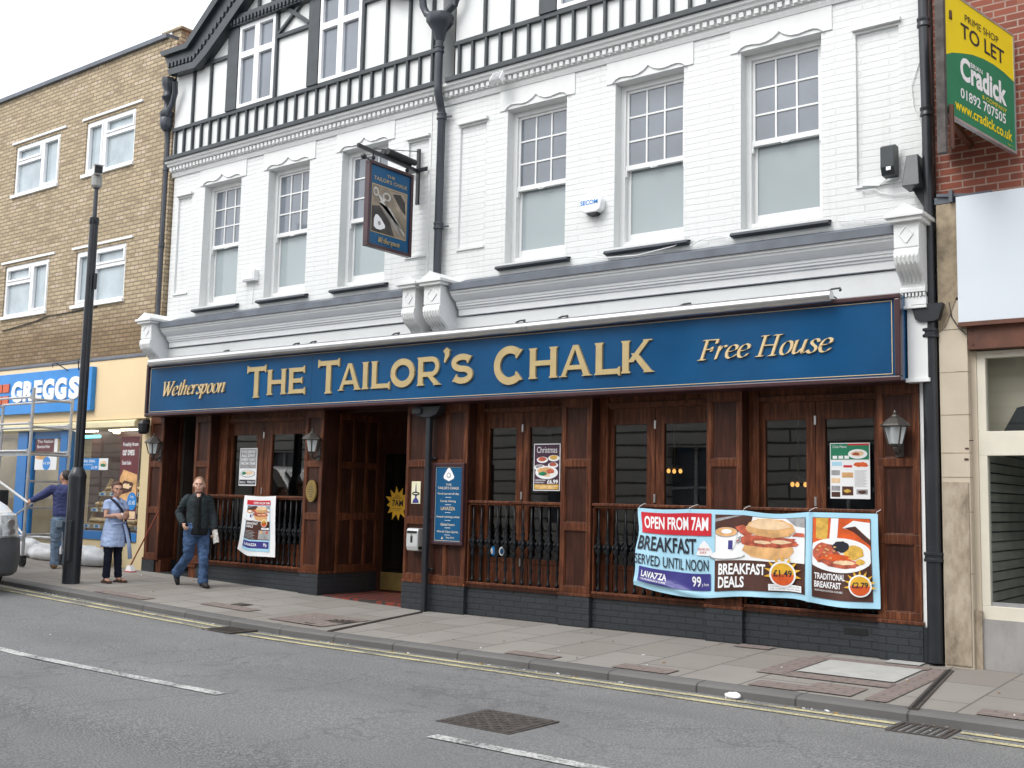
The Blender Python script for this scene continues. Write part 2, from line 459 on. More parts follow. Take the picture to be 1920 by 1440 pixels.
M['black_iron'] = pm('glossy_black_iron', (.008, .009, .011), .36, .25, 9, spec=.25)
M['black'] = pm('matt_black', (.012, .013, .015), .5, .2)
M['rubber'] = pm('black_rubber', (.015, .015, .016), .75, .2)
M['print_red'] = pm('print_red', (.56, .016, .03), .45, .03)
M['print_cyan'] = pm('print_pale_blue', (.40, .68, .84), .42, .03, bmp=.1, bscale=7)
M['print_navy'] = pm('print_navy', (.045, .04, .22), .42, .03)
M['print_black'] = pm('print_near_black', (.018, .02, .03), .45, .03)
M['print_brown'] = pm('print_dark_brown', (.070, .024, .016), .45, .25, 6)
M['print_white'] = pm('print_white', (.84, .85, .86), .45, .02)
M['print_grey'] = pm('print_grey', (.33, .33, .34), .45, .3, 14)
M['bun'] = pm('print_bread_tan', (.70, .40, .17), .45, .28, 7)
M['bun_pale'] = pm('print_bread_pale', (.80, .58, .36), .45, .15, 9)
M['bacon'] = pm('print_bacon_red', (.46, .10, .055), .45, .55, 14)
M['egg'] = pm('print_egg_yellow', (.66, .40, .07), .45, .3, 12)
M['sunburst'] = pm('print_sun_yellow', (.74, .42, .035), .45, .12, 10)
M['sun_red'] = pm('print_sun_orange', (.66, .10, .018), .45, .25, 6)
M['plum'] = pm('print_plum', (.055, .018, .045), .45, .3, 8)
M['yellow'] = pm('bright_yellow_board', (.86, .66, .010), .4, .03)
M['green'] = pm('deep_green_board', (.012, .205, .10), .4, .05)
# ------------------------------------------------------------------ ground
def gz(x):
    d = max(0.0, min(30.0, -10.2-x)); return .028*d
def pz(x, y): return gz(x) - .02*max(0.0, min(3.0, -y))
KY = -2.42
def strip(mb, ys, x0, x1, m=0, step=1.0):
    """sheet following the street: ys = [(y, z above gz)]"""
    n = max(1, int(round((x1-x0)/step)))
    for k in range(n):
        a = x0+(x1-x0)*k/n; b = x0+(x1-x0)*(k+1)/n
        for (ya, za), (yb, zb) in zip(ys, ys[1:]):
            mb.face([(a,ya,za+gz(a)),(b,ya,za+gz(b)),(b,yb,zb+gz(b)),(a,yb,zb+gz(a))], m)
def asphalt():
    m, t, b = _new('worn_asphalt')
    v = objco(t)
    f = nz(t, v, 70, 2, .6); g = nz(t, v, .55, 5, .6); h = nz(t, objco(t, (.05, 1.0, 1)), 1.1, 2)
    c = ramp(t, f, [(.32, (.075, .077, .080)), (.50, (.160, .163, .165)), (.70, (.32, .32, .315))])
    c = mixc(t, ramp(t, g, [(.40, (0, 0, 0)), (.68, (.40,)*3)]), c, (.095, .097, .100))
    c = mixc(t, ramp(t, h, [(.42, (0, 0, 0)), (.62, (.28,)*3)]), c, (.235, .235, .23))
    ck = _n(t, 'ShaderNodeTexVoronoi', Scale=.42, feature='DISTANCE_TO_EDGE'); nv = _n(t, 'ShaderNodeTexNoise', Scale=2.5, Detail=5.); t.links.new(v, nv.inputs['Vector']); av = _n(t, 'ShaderNodeVectorMath', operation='MULTIPLY_ADD'); t.links.new(nv.outputs['Color'], av.inputs[0]); av.inputs[1].default_value = (.5, .5, .5); t.links.new(v, av.inputs[2]); t.links.new(av.outputs[0], ck.inputs['Vector'])
    c = mixc(t, ramp(t, ck.outputs['Distance'], [(.0, (.38,)*3), (.007, (0, 0, 0))]), c, (.06, .06, .062))
    oil = nz(t, v, 1.9, 2); c = mixc(t, ramp(t, oil, [(.68, (0, 0, 0)), (.78, (.30,)*3)]), c, (.06, .06, .06))
    t.links.new(c, b.inputs['Base Color']); b.inputs['Roughness'].default_value = .82
    bump(t, b, f, .55, .008); return m
def paving(name, c1, c2, joint, bw=.92, bh=.61, rotz=0, off=.5):
    m, t, b = _new(name)
    v = objco(t, rot=(0, 0, rotz))
    br = _n(t, 'ShaderNodeTexBrick'); t.links.new(v, br.inputs['Vector'])
    br.inputs['Scale'].default_value = 1; br.inputs['Brick Width'].default_value = bw; br.inputs['Row Height'].default_value = bh
    br.inputs['Mortar Size'].default_value = .010; br.inputs['Bias'].default_value = -.25; br.offset = off
    br.inputs['Color1'].default_value = c4(c1); br.inputs['Color2'].default_value = c4(c2); br.inputs['Mortar'].default_value = c4(joint)
    g = nz(t, v, 1.1, 8, .7); f = nz(t, v, 90, 2)
    c = mixc(t, ramp(t, g, [(.38, (0, 0, 0)), (.72, (.5,)*3)]), br.outputs['Color'], [x*.62 for x in c1])
    c = mixc(t, ramp(t, f, [(.3, (.0,)*3), (.75, (.35,)*3)]), c, [min(1, x*1.3) for x in c1])
    vo = _n(t, 'ShaderNodeTexVoronoi', Scale=3.2); t.links.new(v, vo.inputs['Vector'])      # trodden-in gum
    c = mixc(t, ramp(t, vo.outputs['Distance'], [(.06, (.55,)*3), (.085, (0, 0, 0))]), c, (.07, .068, .065))
    t.links.new(c, b.inputs['Base Color']); b.inputs['Roughness'].default_value = .85
    inv = _n(t, 'ShaderNodeMath', operation='SUBTRACT'); inv.inputs[0].default_value = 1; t.links.new(br.outputs['Fac'], inv.inputs[1])
    bump(t, b, inv.outputs[0], .5, .008); return m
def roadpaint(name, col):
    m, t, b = _new(name)
    v = objco(t); f = nz(t, v, 38, 5, .7); g = nz(t, v, 2.2, 4)
    a = _n(t, 'ShaderNodeMath', operation='MULTIPLY_ADD'); t.links.new(g, a.inputs[0]); a.inputs[1].default_value = .7; t.links.new(f, a.inputs[2])
    c = ramp(t, a.outputs[0], [(.62, col), (.80, [x*.8 for x in col]), (1.0, (.12, .12, .12))])
    t.links.new(c, b.inputs['Base Color']); b.inputs['Roughness'].default_value = .75; bump(t, b, f, .4, .006); return m
M['asphalt'] = asphalt()
M['paving'] = paving('grey_paving_slabs', (.262, .245, .222), (.185, .160, .142), (.062, .057, .052), rotz=R(90))
M['red_paving'] = paving('red_paving_blocks', (.225, .180, .162), (.20, .155, .140), (.11, .095, .09), .2, .1)
M['kerb'] = paving('granite_kerb', (.120, .118, .115), (.17, .165, .16), (.04, .04, .04), .92, 5.0)
M['yellow_line'] = roadpaint('worn_yellow_line', (.64, .575, .33))
M['white_line'] = roadpaint('worn_white_line', (.66, .66, .64))
M['cast_iron'] = pm('rusty_cast_iron', (.066, .056, .049), .7, .35, 14, .5, 40)
M['concrete'] = pm('pale_concrete_cover', (.40, .40, .38), .85, .1, 4, .3, 60, dirt=.3)

mb = MB(); strip(mb, [(-7.9, -.14), (-5.5, -.105), (-2.41, -.140)], -60, 40); tag(mb.build('road', M['asphalt']), kind='structure')
mb = MB(); strip(mb, [(KY+.145, -.05), (-.5, -.012), (.5, 0.0)], -60, 40); tag(mb.build('pavement', M['paving']), kind='structure')
mb = MB()
strip(mb, [(KY-.02, -.30), (KY-.018, -.080), (KY+.012, -.060), (KY+.15, -.052), (KY+.15, -.3)], -60, 40)
tag(mb.build('kerb', M['kerb']), kind='structure')
mb = MB(); strip(mb, [(-13.3, .03), (-8.05, -.03), (-8.02, -.05), (-8.02, -.3)], -60, 40); tag(mb.build('far_pavement', M['paving']), kind='structure')
mb = MB(); mb.face([(-300, -300, -1.2), (300, -300, -1.2), (300, 300, -1.2), (-300, 300, -1.2)]); tag(mb.build('ground', M['asphalt']), kind='structure')
mb = MB()
def rz(y): return -.140+(.035)*max(0.0, min(1.0, (-2.41-y)/3.09))+.006
for yc, ww in ((-2.60, .085), (-2.815, .085)):
    for a, b in ((-30, -11.0), (-10.42, -2.80), (-2.32, 25)):
        strip(mb, [(yc-ww/2, rz(yc-ww/2)), (yc+ww/2, rz(yc+ww/2))], a, b)
tag(mb.build('yellow_road_markings', M['yellow_line']), kind='structure')
mb = MB()
for a, b in ((-20, -16), (-13.4, -7.30), (-5.03, -1.0), (1.0, 5.0), (7, 11)):
    strip(mb, [(-5.555, rz(-5.49)), (-5.44, rz(-5.49))], a, b)
tag(mb.build('white_road_markings', M['white_line']), kind='structure')
# red paving bands and concrete cover slab set in the footway
mb = MB()
def patch(mb, x0, x1, y0, y1, dz=.005, m=0):
    mb.face([(x0,y0,pz(x0,y0)+dz),(x1,y0,pz(x1,y0)+dz),(x1,y1,pz(x1,y1)+dz),(x0,y1,pz(x0,y1)+dz)], m)
for q in ((-3.17, -2.98, -2.26, -.30), (-4.35, -3.18, -.46, -.28), (-4.42, -4.16, -1.60, -.47), (-4.15, -3.18, -1.62, -1.36), (-4.2, -3.75, -2.26, -1.98),
          (-5.6, -5.0, -2.26, -2.0), (-6.9, -6.3, -2.26, -2.05), (-5.3, -4.9, -.25, -.02), (-10.75, -9.75, -2.1, -1.28), (-3.75, -3.3, -2.2, -1.75), (-12.4, -11.4, -1.9, -1.65), (-14.4, -13.2, -2.25, -2.02), (-2.3, -1.7, -2.26, -2.0)):
    patch(mb, *q)
tag(mb.build('red_paving_bands', M['red_paving']), kind='structure')
mb = MB(); patch(mb, -4.13, -3.22, -1.33, -.48, .009); patch(mb, -3.66, -3.32, -.26, -.05, .009)
tag(mb.build('concrete_cover_slab', M['concrete']), 'pale concrete access slab set in red paving by the right end of the pub', 'access cover')
def channel(name, p, q, label, wd_=.06):
    mb = MB(); p = Vector(p); q = Vector(q); d = (q-p).normalized(); nn = Vector((-d.y, d.x, 0))*.055
    mb.bar((p.x, p.y, pz(p.x, p.y)-.002), (q.x, q.y, pz(q.x, q.y)-.002), wd_, .02)
    mb.bar((p.x, p.y, pz(p.x, p.y)-.0), (q.x, q.y, pz(q.x, q.y)-.0), wd_*.35, .024, m=1)
    return tag(mb.build(name, [M['cast_iron'], M['black']]), label, 'drain channel', 'drainage channels across the footway')
channel('drain_channel', (-9.42, -2.30, 0), (-9.86, -.22, 0), 'thin rusty drain channel running from the slim pub downpipe to the kerb')
channel('drain_channel', (-2.74, -2.36, 0), (-3.02, -.30, 0), 'dark drain channel beside red paving at the right end of the pub', .075)
def cover(name, x0, x1, y0, y1, zf, label, group=None, cat='manhole cover', bars=9):
    mb = MB(); z = zf((x0+x1)/2, (y0+y1)/2)
    mb.box(x0, x1, y0, y1, z-.03, z+.006)
    mb.box(x0+.03, x1-.03, y0+.03, y1-.03, z-.02, z+.010)
    nx = int((x1-x0-.1)/.055); ny = int((y1-y0-.1)/.055)
    for i in range(nx):
        for j in range(ny):
            if (i+j) % 2: continue
            cx = x0+.05+.055*(i+.5); cy = y0+.05+.055*(j+.5)
            mb.box(cx-.02, cx+.02, cy-.02, cy+.02, z+.009, z+.014)
    return tag(mb.build(name, M['cast_iron'], loc=(x0, y0, z)), label, cat, group)
def gully(x0, x1, y0, y1, label):
    mb = MB(); z = gz(x0)-.139
    mb.box(x0, x1, y0, y1, z-.08, z-.02, 1)
    for a, b, c, d in ((x0, x1, y0, y0+.03), (x0, x1, y1-.03, y1), (x0, x0+.03, y0+.03, y1-.03), (x1-.03, x1, y0+.03, y1-.03)): mb.box(a, b, c, d, z-.04, z+.012)
    n = int((x1-x0-.06)/.05)
    for k in range(n):
        xx = x0+.03+(x1-x0-.06)*(k+.5)/n
        mb.box(xx-.011, xx+.011, y0+.03, y1-.03, z-.03, z+.010)
    return tag(mb.build('road_gully', [M['cast_iron'], M['black']], loc=(x0, y0, z)), label, 'drain grate', 'road gullies at the kerb')
rzx = lambda x, y: gz(x)+rz(y)-.004
cover('manhole_cover', -5.36, -4.68, -5.08, -4.46, rzx, 'square rusty manhole cover in the roadway by the white centre line')
cover('footway_cover', -10.15, -9.75, -1.76, -1.42, pz, 'larger of two small iron covers in the pavement outside the pub entrance', 'small iron covers in the pavement')
cover('footway_cover', -10.22, -9.98, -2.08, -1.90, pz, 'smallest iron cover in the pavement outside the pub entrance, nearest the kerb', 'small iron covers in the pavement')
cover('footway_cover', -12.1, -11.85, -1.6, -1.42, pz, 'small iron cover in the pavement before the left railing window', 'small iron covers in the pavement')
gully(-10.98, -10.44, -2.92, -2.50, 'iron road gully interrupting the double yellow lines near the pub entrance')
gully(-2.78, -2.34, -2.92, -2.50, 'iron road gully interrupting the double yellow lines below the right drain channel')
# ------------------------------------------------------------------ the pub
pub = thing('pub_building', (-9.8, .1, 0), 'white painted pub with black timbered gables above a brown wooden ground floor', 'pub')
WX = [-4.88, -6.61, -8.34, -11.57, -13.29, -14.97]
WW = .98
holes = [(x-WW/2, x+WW/2, 4.70, 6.84) for x in WX]
pan = [(-4.0, -3.53, 5.0, 6.72), (-9.67, -9.2, 5.0, 6.76), (-10.66, -10.27, 5.0, 6.72), (-16.2, -15.82, 5.0, 6.72)]
mb = MB()
mb.wall(-16.36, -3.22, 4.0, 7.42, .1, .30, holes+pan, 0, 1)
for a, b, c, d in pan:
    mb.box(a, b, .135, .2, c, d)
    mb.box(a-.03, b+.03, .05, .1, d+.03, d+.07, 1); mb.box(a-.012, b+.012, .075, .1, c-.03, c, 1)
for x in WX: mb.box(x-.62, x+.62, .085, .1, 6.845, 7.16, 1)
for x in (-10.22, -10.10): mb.box(x-.01, x+.01, .09, .1, 4.6, 7.1, 1)
mb.box(-16.36, -3.22, 0.0, .4, 2.86, 4.0, 1)
mb.build('upper_wall', [M['white_brick'], M['white_render']], pub)
# dentilled string course
mb = MB()
prof = [(.1, 7.13), (.075, 7.13), (.06, 7.17), (.06, 7.215), (.03, 7.215), (.03, 7.285), (-.04, 7.30), (-.05, 7.335), (-.085, 7.345), (-.09, 7.385), (.1, 7.385)]
mb.prism(prof, -16.40, -3.20, 'x')
x = -16.36
while x < -3.25:
    mb.box(x, x+.055, -.015, .03, 7.222, 7.280); x += .095
mb.build('dentil_course', M['white_trim'], pub)
# sash windows
def wave(cx, z):
    # ogee label moulding drawn over the lintel
    pts = []
    for k in range(41):
        u = -1+2*k/40; a = abs(u); kn = [(0, .135), (.12, .085), (.28, .050), (.45, .045), (.62, .060), (.78, .066), (.90, .045), (1.0, .0)]
        h = 0
        for (a0, h0), (a1, h1) in zip(kn, kn[1:]):
            if a0 <= a <= a1+1e-9: h = h0+(h1-h0)*(a-a0)/(a1-a0)
        pts.append((cx+u*.53, .072, z+max(0, h)))
    return pts
first = None
for i, x in enumerate(WX):
    mb = MB(); x0, x1 = x-WW/2, x+WW/2; y = .27
    mb.box(x0, x0+.07, y-.03, y+.1, 4.74, 6.84); mb.box(x1-.07, x1, y-.03, y+.1, 4.74, 6.84)
    mb.box(x0+.07, x1-.07, y-.03, y+.1, 6.77, 6.84); mb.box(x0+.07, x1-.07, y-.03, y+.1, 4.74, 4.79)
    # upper sash (outer)
    mb.box(x0+.07, x0+.105, y, y+.045, 5.78, 6.77); mb.box(x1-.105, x1-.07, y, y+.045, 5.78, 6.77)
    mb.box(x0+.06, x1-.06, y-.015, y+.046, 5.72, 5.785); mb.box(x0+.105, x1-.105, y, y+.045, 6.735, 6.77)
    for k in (1, 2):
        xx = x0+.105+(WW-.21)*k/3; mb.box(xx-.012, xx+.012, y+.004, y+.04, 5.785, 6.735)
        zz = 5.785+.95*k/3; mb.box(x0+.105, x1-.105, y+.006, y+.038, zz-.012, zz+.012)
    for sx in (x0+.075, x1-.075): mb.box(sx-.015, sx+.015, y-.02, y+.03, 5.64, 5.72)
    mb.tube([(x-.05, y-.02, 5.72), (x-.03, y-.045, 5.695), (x+.03, y-.045, 5.695), (x+.05, y-.02, 5.72)], .008, 6)
    # lower sash (inner)
    mb.box(x0+.07, x0+.115, y+.046, y+.09, 4.79, 5.72); mb.box(x1-.115, x1-.07, y+.046, y+.09, 4.79, 5.72)
    mb.box(x0+.115, x1-.115, y+.046, y+.09, 4.79, 4.90)
    win = mb.build('sash_window', M['white_trim'], pub, bevel=.004)
    mb = MB(); mb.box(x0+.10, x1-.10, y+.02, y+.028, 5.78, 6.74); mb.build('upper_pane', M['sash_pane'], win)
    mb = MB(); mb.box(x0+.11, x1-.11, y+.066, y+.074, 4.89, 5.74); mb.build('lower_pane', M['blind_pane'], win)
    mb = MB(); mb.prism([(.26, 4.70), (.02, 4.655), (.0, 4.62), (.09, 4.60), (.09, 4.66), (.26, 4.67)], x0-.10, x1+.10, 'x')
    mb.build('sill', M['slate_sill'], win, bevel=.006)
    mb = MB(); mb.tube(wave(x, 6.84), .011, 6); mb.build('label_moulding', M['cornice_white'], win)
# half-timbered gables
for gi, dx in enumerate((0.0, 6.6)):
    cx = -13.2+dx; L = -16.34+dx; Rr = (-10.0 if gi == 0 else -3.22)
    half = (Rr-L)/2
    mb = MB()
    mb.prism([(L, 7.38), (Rr, 7.38), (Rr, 9.3), (cx+2.3, 9.3), (cx, 11.0), (cx-2.3, 9.3), (L, 9.3)], .02, .3)
    mb.build('gable_panel', M['white_render'], pub)
    mb = MB(); yb = -.035
    mb.box(L-.06, Rr+.05, -.13, .0, 7.385, 7.452)
    mb.box(L, Rr, yb, .02, 7.93, 7.995)
    k = 0; x = L+.10
    while x < Rr-.03:
        mb.box(x-.019, x+.019, yb+.004, .02, 7.452, 7.93); x += .2435
    for x in (-15.79, -15.31, -13.60, -11.585, -11.09, -10.62, -10.15): mb.box(x+dx-.021, x+dx+.021, yb+.004, .02, 7.995, 9.45)
    for a, b in ((-14.83, -14.55), (-12.80, -12.55)): mb.box(a+dx, b+dx, -.055, .02, 7.995, 9.45)
    mb.box(-15.6+dx, -14.83+dx, yb, .02, 8.97, 9.03); mb.box(-13.576+dx, -12.80+dx, yb, .02, 9.00, 9.065); mb.box(-11.56+dx, -10.6+dx, yb, .02, 9.06, 9.11)
    mb.bar((-13.57+dx, -.012, 9.08), (-12.82+dx, -.012, 9.62), .05, .05, (0, 1, 0)); mb.bar((-13.57+dx, -.020, 9.62), (-12.82+dx, -.020, 9.08), .07, .05, (0, 1, 0))
    mb.box(-14.86+dx, -12.55+dx+.02, -.10, .02, 9.45, 9.64) if gi == 0 else mb.box(-14.86+dx, -11.4+dx, -.10, .02, 9.45, 9.64)
    x = -14.8+dx
    while x < -12.6+dx: mb.box(x, x+.04, -.13, -.10, 9.47, 9.56); x += .09
    for x in (-14.1, -13.75, -13.2): mb.box(x+dx-.024, x+dx+.024, yb, .02, 9.64, 10.2)
    mb.build('timber_frame', M['black_timber'], pub, bevel=.004)
    for a, b in ((-14.545, -13.63), (-12.545, -11.615)):
        a += dx; b += dx; y = -.01; c = (a+b)/2
        mb = MB()
        for q in ((a, a+.06, 8.0, 9.45), (b-.06, b, 8.0, 9.45), (c-.06, c+.06, 8.0, 9.45)): mb.box(q[0], q[1], y-.03, .019, q[2], q[3])
        for q in ((8.0, 8.055), (8.87, 8.975), (9.38, 9.45)):
            mb.box(a+.06, c-.06, y-.03, .019, *q); mb.box(c+.06, b-.06, y-.03, .019, *q)
        f = mb.build('casement_window', M['upvc'], pub, bevel=.004)
        mb = MB(); mb.box(a+.05, b-.05, .012, .0195, 8.04, 9.40); mb.build('pane', M['sash_pane'], f)
    # bargeboards with flared feet
    lo = [(-3.12, 8.95), (-2.38, 8.92), (-2.09, 9.08), (-1.61, 9.43), (0, 10.67)]
    hi = [(-3.40, 9.44), (-2.67, 9.42), (-2.44, 9.62), (-1.93, 10.04), (0, 11.60)]
    for s in (-1, 1):
        mb = MB()
        A = [(cx-s*p[0]*-1 if False else cx+s*(-p[0])*-1, p[1]) for p in lo]; B = [(cx+s*p[0]*1.0, p[1]) for p in hi]
        A = [(cx+s*p[0], p[1]) for p in lo]
        for k in range(4):
            mb.prism([A[k], A[k+1], B[k+1], B[k]], -.12, -.06)
            d = .13                                   # lower roll and upper fillet
            a0 = (A[k][0], A[k][1]); a1 = A[k+1]
            u0 = (A[k][0]+(B[k][0]-A[k][0])*.24, A[k][1]+(B[k][1]-A[k][1])*.24); u1 = (A[k+1][0]+(B[k+1][0]-A[k+1][0])*.24, A[k+1][1]+(B[k+1][1]-A[k+1][1])*.24)
            mb.prism([a0, a1, u1, u0], -.17, -.12)
            v0 = (A[k][0]+(B[k][0]-A[k][0])*.80, A[k][1]+(B[k][1]-A[k][1])*.80); v1 = (A[k+1][0]+(B[k+1][0]-A[k+1][0])*.80, A[k+1][1]+(B[k+1][1]-A[k+1][1])*.80)
            mb.prism([v0, v1, B[k+1], B[k]], -.20, -.12)
            n = max(2, int(math.dist(A[k], A[k+1])/.10))
            for j in range(n):
                t = (j+.5)/n
                c0 = (A[k][0]+(A[k+1][0]-A[k][0])*t, A[k][1]+(A[k+1][1]-A[k][1])*t); c1 = (B[k][0]+(B[k+1][0]-B[k][0])*t, B[k][1]+(B[k+1][1]-B[k][1])*t)
                zz = c0[1]+(c1[1]-c0[1])*.42; xx = c0[0]+(c1[0]-c0[0])*.42
                mb.box(xx-.025, xx+.025, -.152, -.12, zz-.045, zz+.045)
            mb.face([(A[k][0], -.06, A[k][1]+.005), (A[k+1][0], -.06, A[k+1][1]+.005), (A[k+1][0], .02, A[k+1][1]+.02), (A[k][0], .02, A[k][1]+.02)])
        mb.build('bargeboard', M['black_timber'], pub)
        mb = MB()
        for k in range(4):
            mb.prism([(B[k][0], B[k][1]), (B[k+1][0], B[k+1][1]), (B[k+1][0]-s*.02, B[k+1][1]+.06), (B[k][0]-s*.02, B[k][1]+.045)], -.13, 7)
        mb.build('tiled_roof', M['tile_roof'], pub)
mb = MB(); mb.box(-17.05, -16.55, .2, 1.4, 9.4, 10.0); mb.box(-17.10, -16.50, .16, 1.44, 10.0, 10.05)
mb.box(-17.06, -16.80, .17, .2, 9.72, 10.0, 1)
mb.build('party_wall_stub', [M['brown_brick'], M['white_render']], pub)
# sides, back and floor slabs so the rooms are dark
mb = MB()
mb.box(-16.36, -16.30, .4, 7, 2.9, 9.3); mb.box(-3.28, -3.22, .4, 7, 2.9, 9.3)
mb.box(-16.36, -3.22, 6.9, 7, 0, 9.3)
mb.build('side_wall', M['white_brick'], pub)
mb = MB()
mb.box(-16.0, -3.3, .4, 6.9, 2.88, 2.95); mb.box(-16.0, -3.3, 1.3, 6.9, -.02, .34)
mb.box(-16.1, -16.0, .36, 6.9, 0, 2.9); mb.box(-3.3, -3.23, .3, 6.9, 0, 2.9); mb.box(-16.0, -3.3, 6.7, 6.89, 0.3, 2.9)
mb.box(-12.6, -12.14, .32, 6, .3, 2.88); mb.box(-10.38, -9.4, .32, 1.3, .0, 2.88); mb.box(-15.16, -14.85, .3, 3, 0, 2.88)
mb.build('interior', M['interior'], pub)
# main cornice under the first-floor windows
for a, b in ((-16.05, -10.22), (-9.50, -3.47)):
    mb = MB()
    mb.prism([(.0, 4.015), (-.035, 4.02), (-.040, 4.105), (-.060, 4.110), (-.062, 4.135), (-.085, 4.140), (-.087, 4.165), (-.100, 4.170), (-.104, 4.205), (-.125, 4.21), (-.16, 4.235), (-.205, 4.275), (-.212, 4.30), (-.235, 4.305), (-.237, 4.335), (.0, 4.36)], a, b, 'x')
    c = mb.build('shopfront_cornice', M['cornice_white'], pub)
    mb = MB(); mb.prism([(.098, 4.545), (-.03, 4.495), (-.262, 4.425), (-.268, 4.335), (-.236, 4.338), (-.236, 4.40), (.0, 4.44), (.098, 4.46)], a, b, 'x')
    mb.build('lead_flashing', M['lead'], c)
# console brackets
def console(x0, x1, top=True, tail=False):
    mb = MB()
    pr = [(.1, 4.41), (-.36, 4.41), (-.36, 4.155), (-.345, 4.145), (-.375, 4.12), (-.38, 4.07), (-.36, 4.0), (-.30, 3.93), (-.22, 3.88), (-.17, 3.83), (-.16, 3.77), (-.18, 3.76), (-.18, 3.72), (.1, 3.72)]
    mb.prism(pr, x0, x1, 'x')
    mb.box(x0-.04, x1+.04, -.42, .1, 4.41, 4.45); mb.box(x0-.07, x1+.07, -.45, .1, 4.45, 4.49)
    c = (x0+x1)/2
    mb.prism([(x0-.05, 4.49), (x1+.05, 4.49), (c, 4.60)], -.42, .1)
    n = 6
    for k in range(n):
        xx = x0+(x1-x0)*(k+.5)/n
        mb.loft([(xx, -.365, 4.10), (xx, -.378, 4.05), (xx, -.35, 3.98), (xx, -.28, 3.915), (xx, -.205, 3.865), (xx, -.165, 3.81)], [(x1-x0)/n*.30]*6, 6, (1, 0, 0))
    w2 = (x1-x0)*.28
    for s in (-1, 1):
        mb.bar((c+s*w2, -.362, 4.285), (c, -.362, 4.285+.09), .014, .014, (0, 1, 0)); mb.bar((c+s*w2, -.3645, 4.285), (c, -.3645, 4.285-.09), .014, .014, (0, 1, 0))
    for k in range(7):
        xx = x0+(x1-x0)*(k+.5)/7; mb.box(xx-.01, xx+.01, -.17, -.1, 3.675, 3.72)
    if tail:
        mb.box(x0+.02, x1, -.15, .0, 3.58, 3.675); mb.box(x0, x1+.01, -.19, 0, 3.55, 3.58)
        mb.box(x0+.05, x1-.0, -.13, .0, 2.84, 3.55); mb.box(x0+.03, x1+.02, -.15, 0, 2.80, 2.84)
    return mb.build('console_bracket', M['white_trim'], pub, bevel=.004)
console(-16.42, -16.12); console(-10.26, -10.02); console(-9.86, -9.56); console(-3.47, -3.22, tail=True)
# ---- ground floor joinery
HEAD = 2.86
ROWS = [(.48, 1.16), (1.26, 1.95), (2.04, 2.70)]
def panelled(mb, a0, a1, cols, rows, z0, z1, plane, axis='y', d=.022):
    """framing strips standing d proud of a plane around sunk panels. axis y: a = x ; axis x: a = y."""
    def bx(u0, u1, v0, v1, p0, p1, m=0):
        if axis == 'y': mb.box(u0, u1, p0, p1, v0, v1, m)
        else: mb.box(p0, p1, u0, u1, v0, v1, m)
    zs = [z0]+[q for r_ in rows for q in r_]+[z1]
    for k in range(0, len(zs), 2): bx(a0, a1, zs[k], zs[k+1], plane-d if axis == 'y' else plane, plane if axis == 'y' else plane+d)
    us = [a0]+[q for c_ in cols for q in c_]+[a1]
    for r_ in rows:
        for k in range(0, len(us), 2):
            bx(us[k], us[k+1], r_[0], r_[1], plane-d if axis == 'y' else plane, plane if axis == 'y' else plane+d)
        for c_ in cols:      # small bevel bead
            e = .012
            for q in ((c_[0], c_[0]+e, r_[0], r_[1]), (c_[1]-e, c_[1], r_[0], r_[1]), (c_[0]+e, c_[1]-e, r_[0], r_[0]+e), (c_[0]+e, c_[1]-e, r_[1]-e, r_[1])):
                bx(*q, (plane-.010) if axis == 'y' else plane, plane if axis == 'y' else plane+.010)
PIL = [(-16.47, -16.08), (-15.2, -14.8), (-12.5, -12.1), (-10.4, -9.29), (-7.76, -7.31), (-5.74, -5.30), (-3.78, -3.35)]
for i, (a, b) in enumerate(PIL):
    mb = MB(); w_ = .065
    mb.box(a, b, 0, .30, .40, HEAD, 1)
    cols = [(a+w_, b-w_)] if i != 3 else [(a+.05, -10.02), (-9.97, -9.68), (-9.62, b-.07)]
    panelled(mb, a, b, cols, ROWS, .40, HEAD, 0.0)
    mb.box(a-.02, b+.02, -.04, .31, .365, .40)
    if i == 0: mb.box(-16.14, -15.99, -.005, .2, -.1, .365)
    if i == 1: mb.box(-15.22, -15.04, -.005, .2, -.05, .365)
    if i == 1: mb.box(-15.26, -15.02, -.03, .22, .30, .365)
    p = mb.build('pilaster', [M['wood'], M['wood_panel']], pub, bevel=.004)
    mb = MB()
    if i == 0: mb.box(a-.03, -16.15, -.03, .3, -.2, .364)
    elif i == 1: mb.box(-15.03, b, -.01, .3, -.2, .364)
    else: mb.box(a-.005, b+.005, -.03, .31, -.2, .364)
    mb.build('brick_plinth', M['black_brick'], p)
BAYS = [(-14.8, -12.5, -13.74, .19), (-9.29, -7.76, -8.55, .11), (-7.31, -5.74, -6.55, .12), (-5.30, -3.78, -4.54, .11)]
random.seed(3)
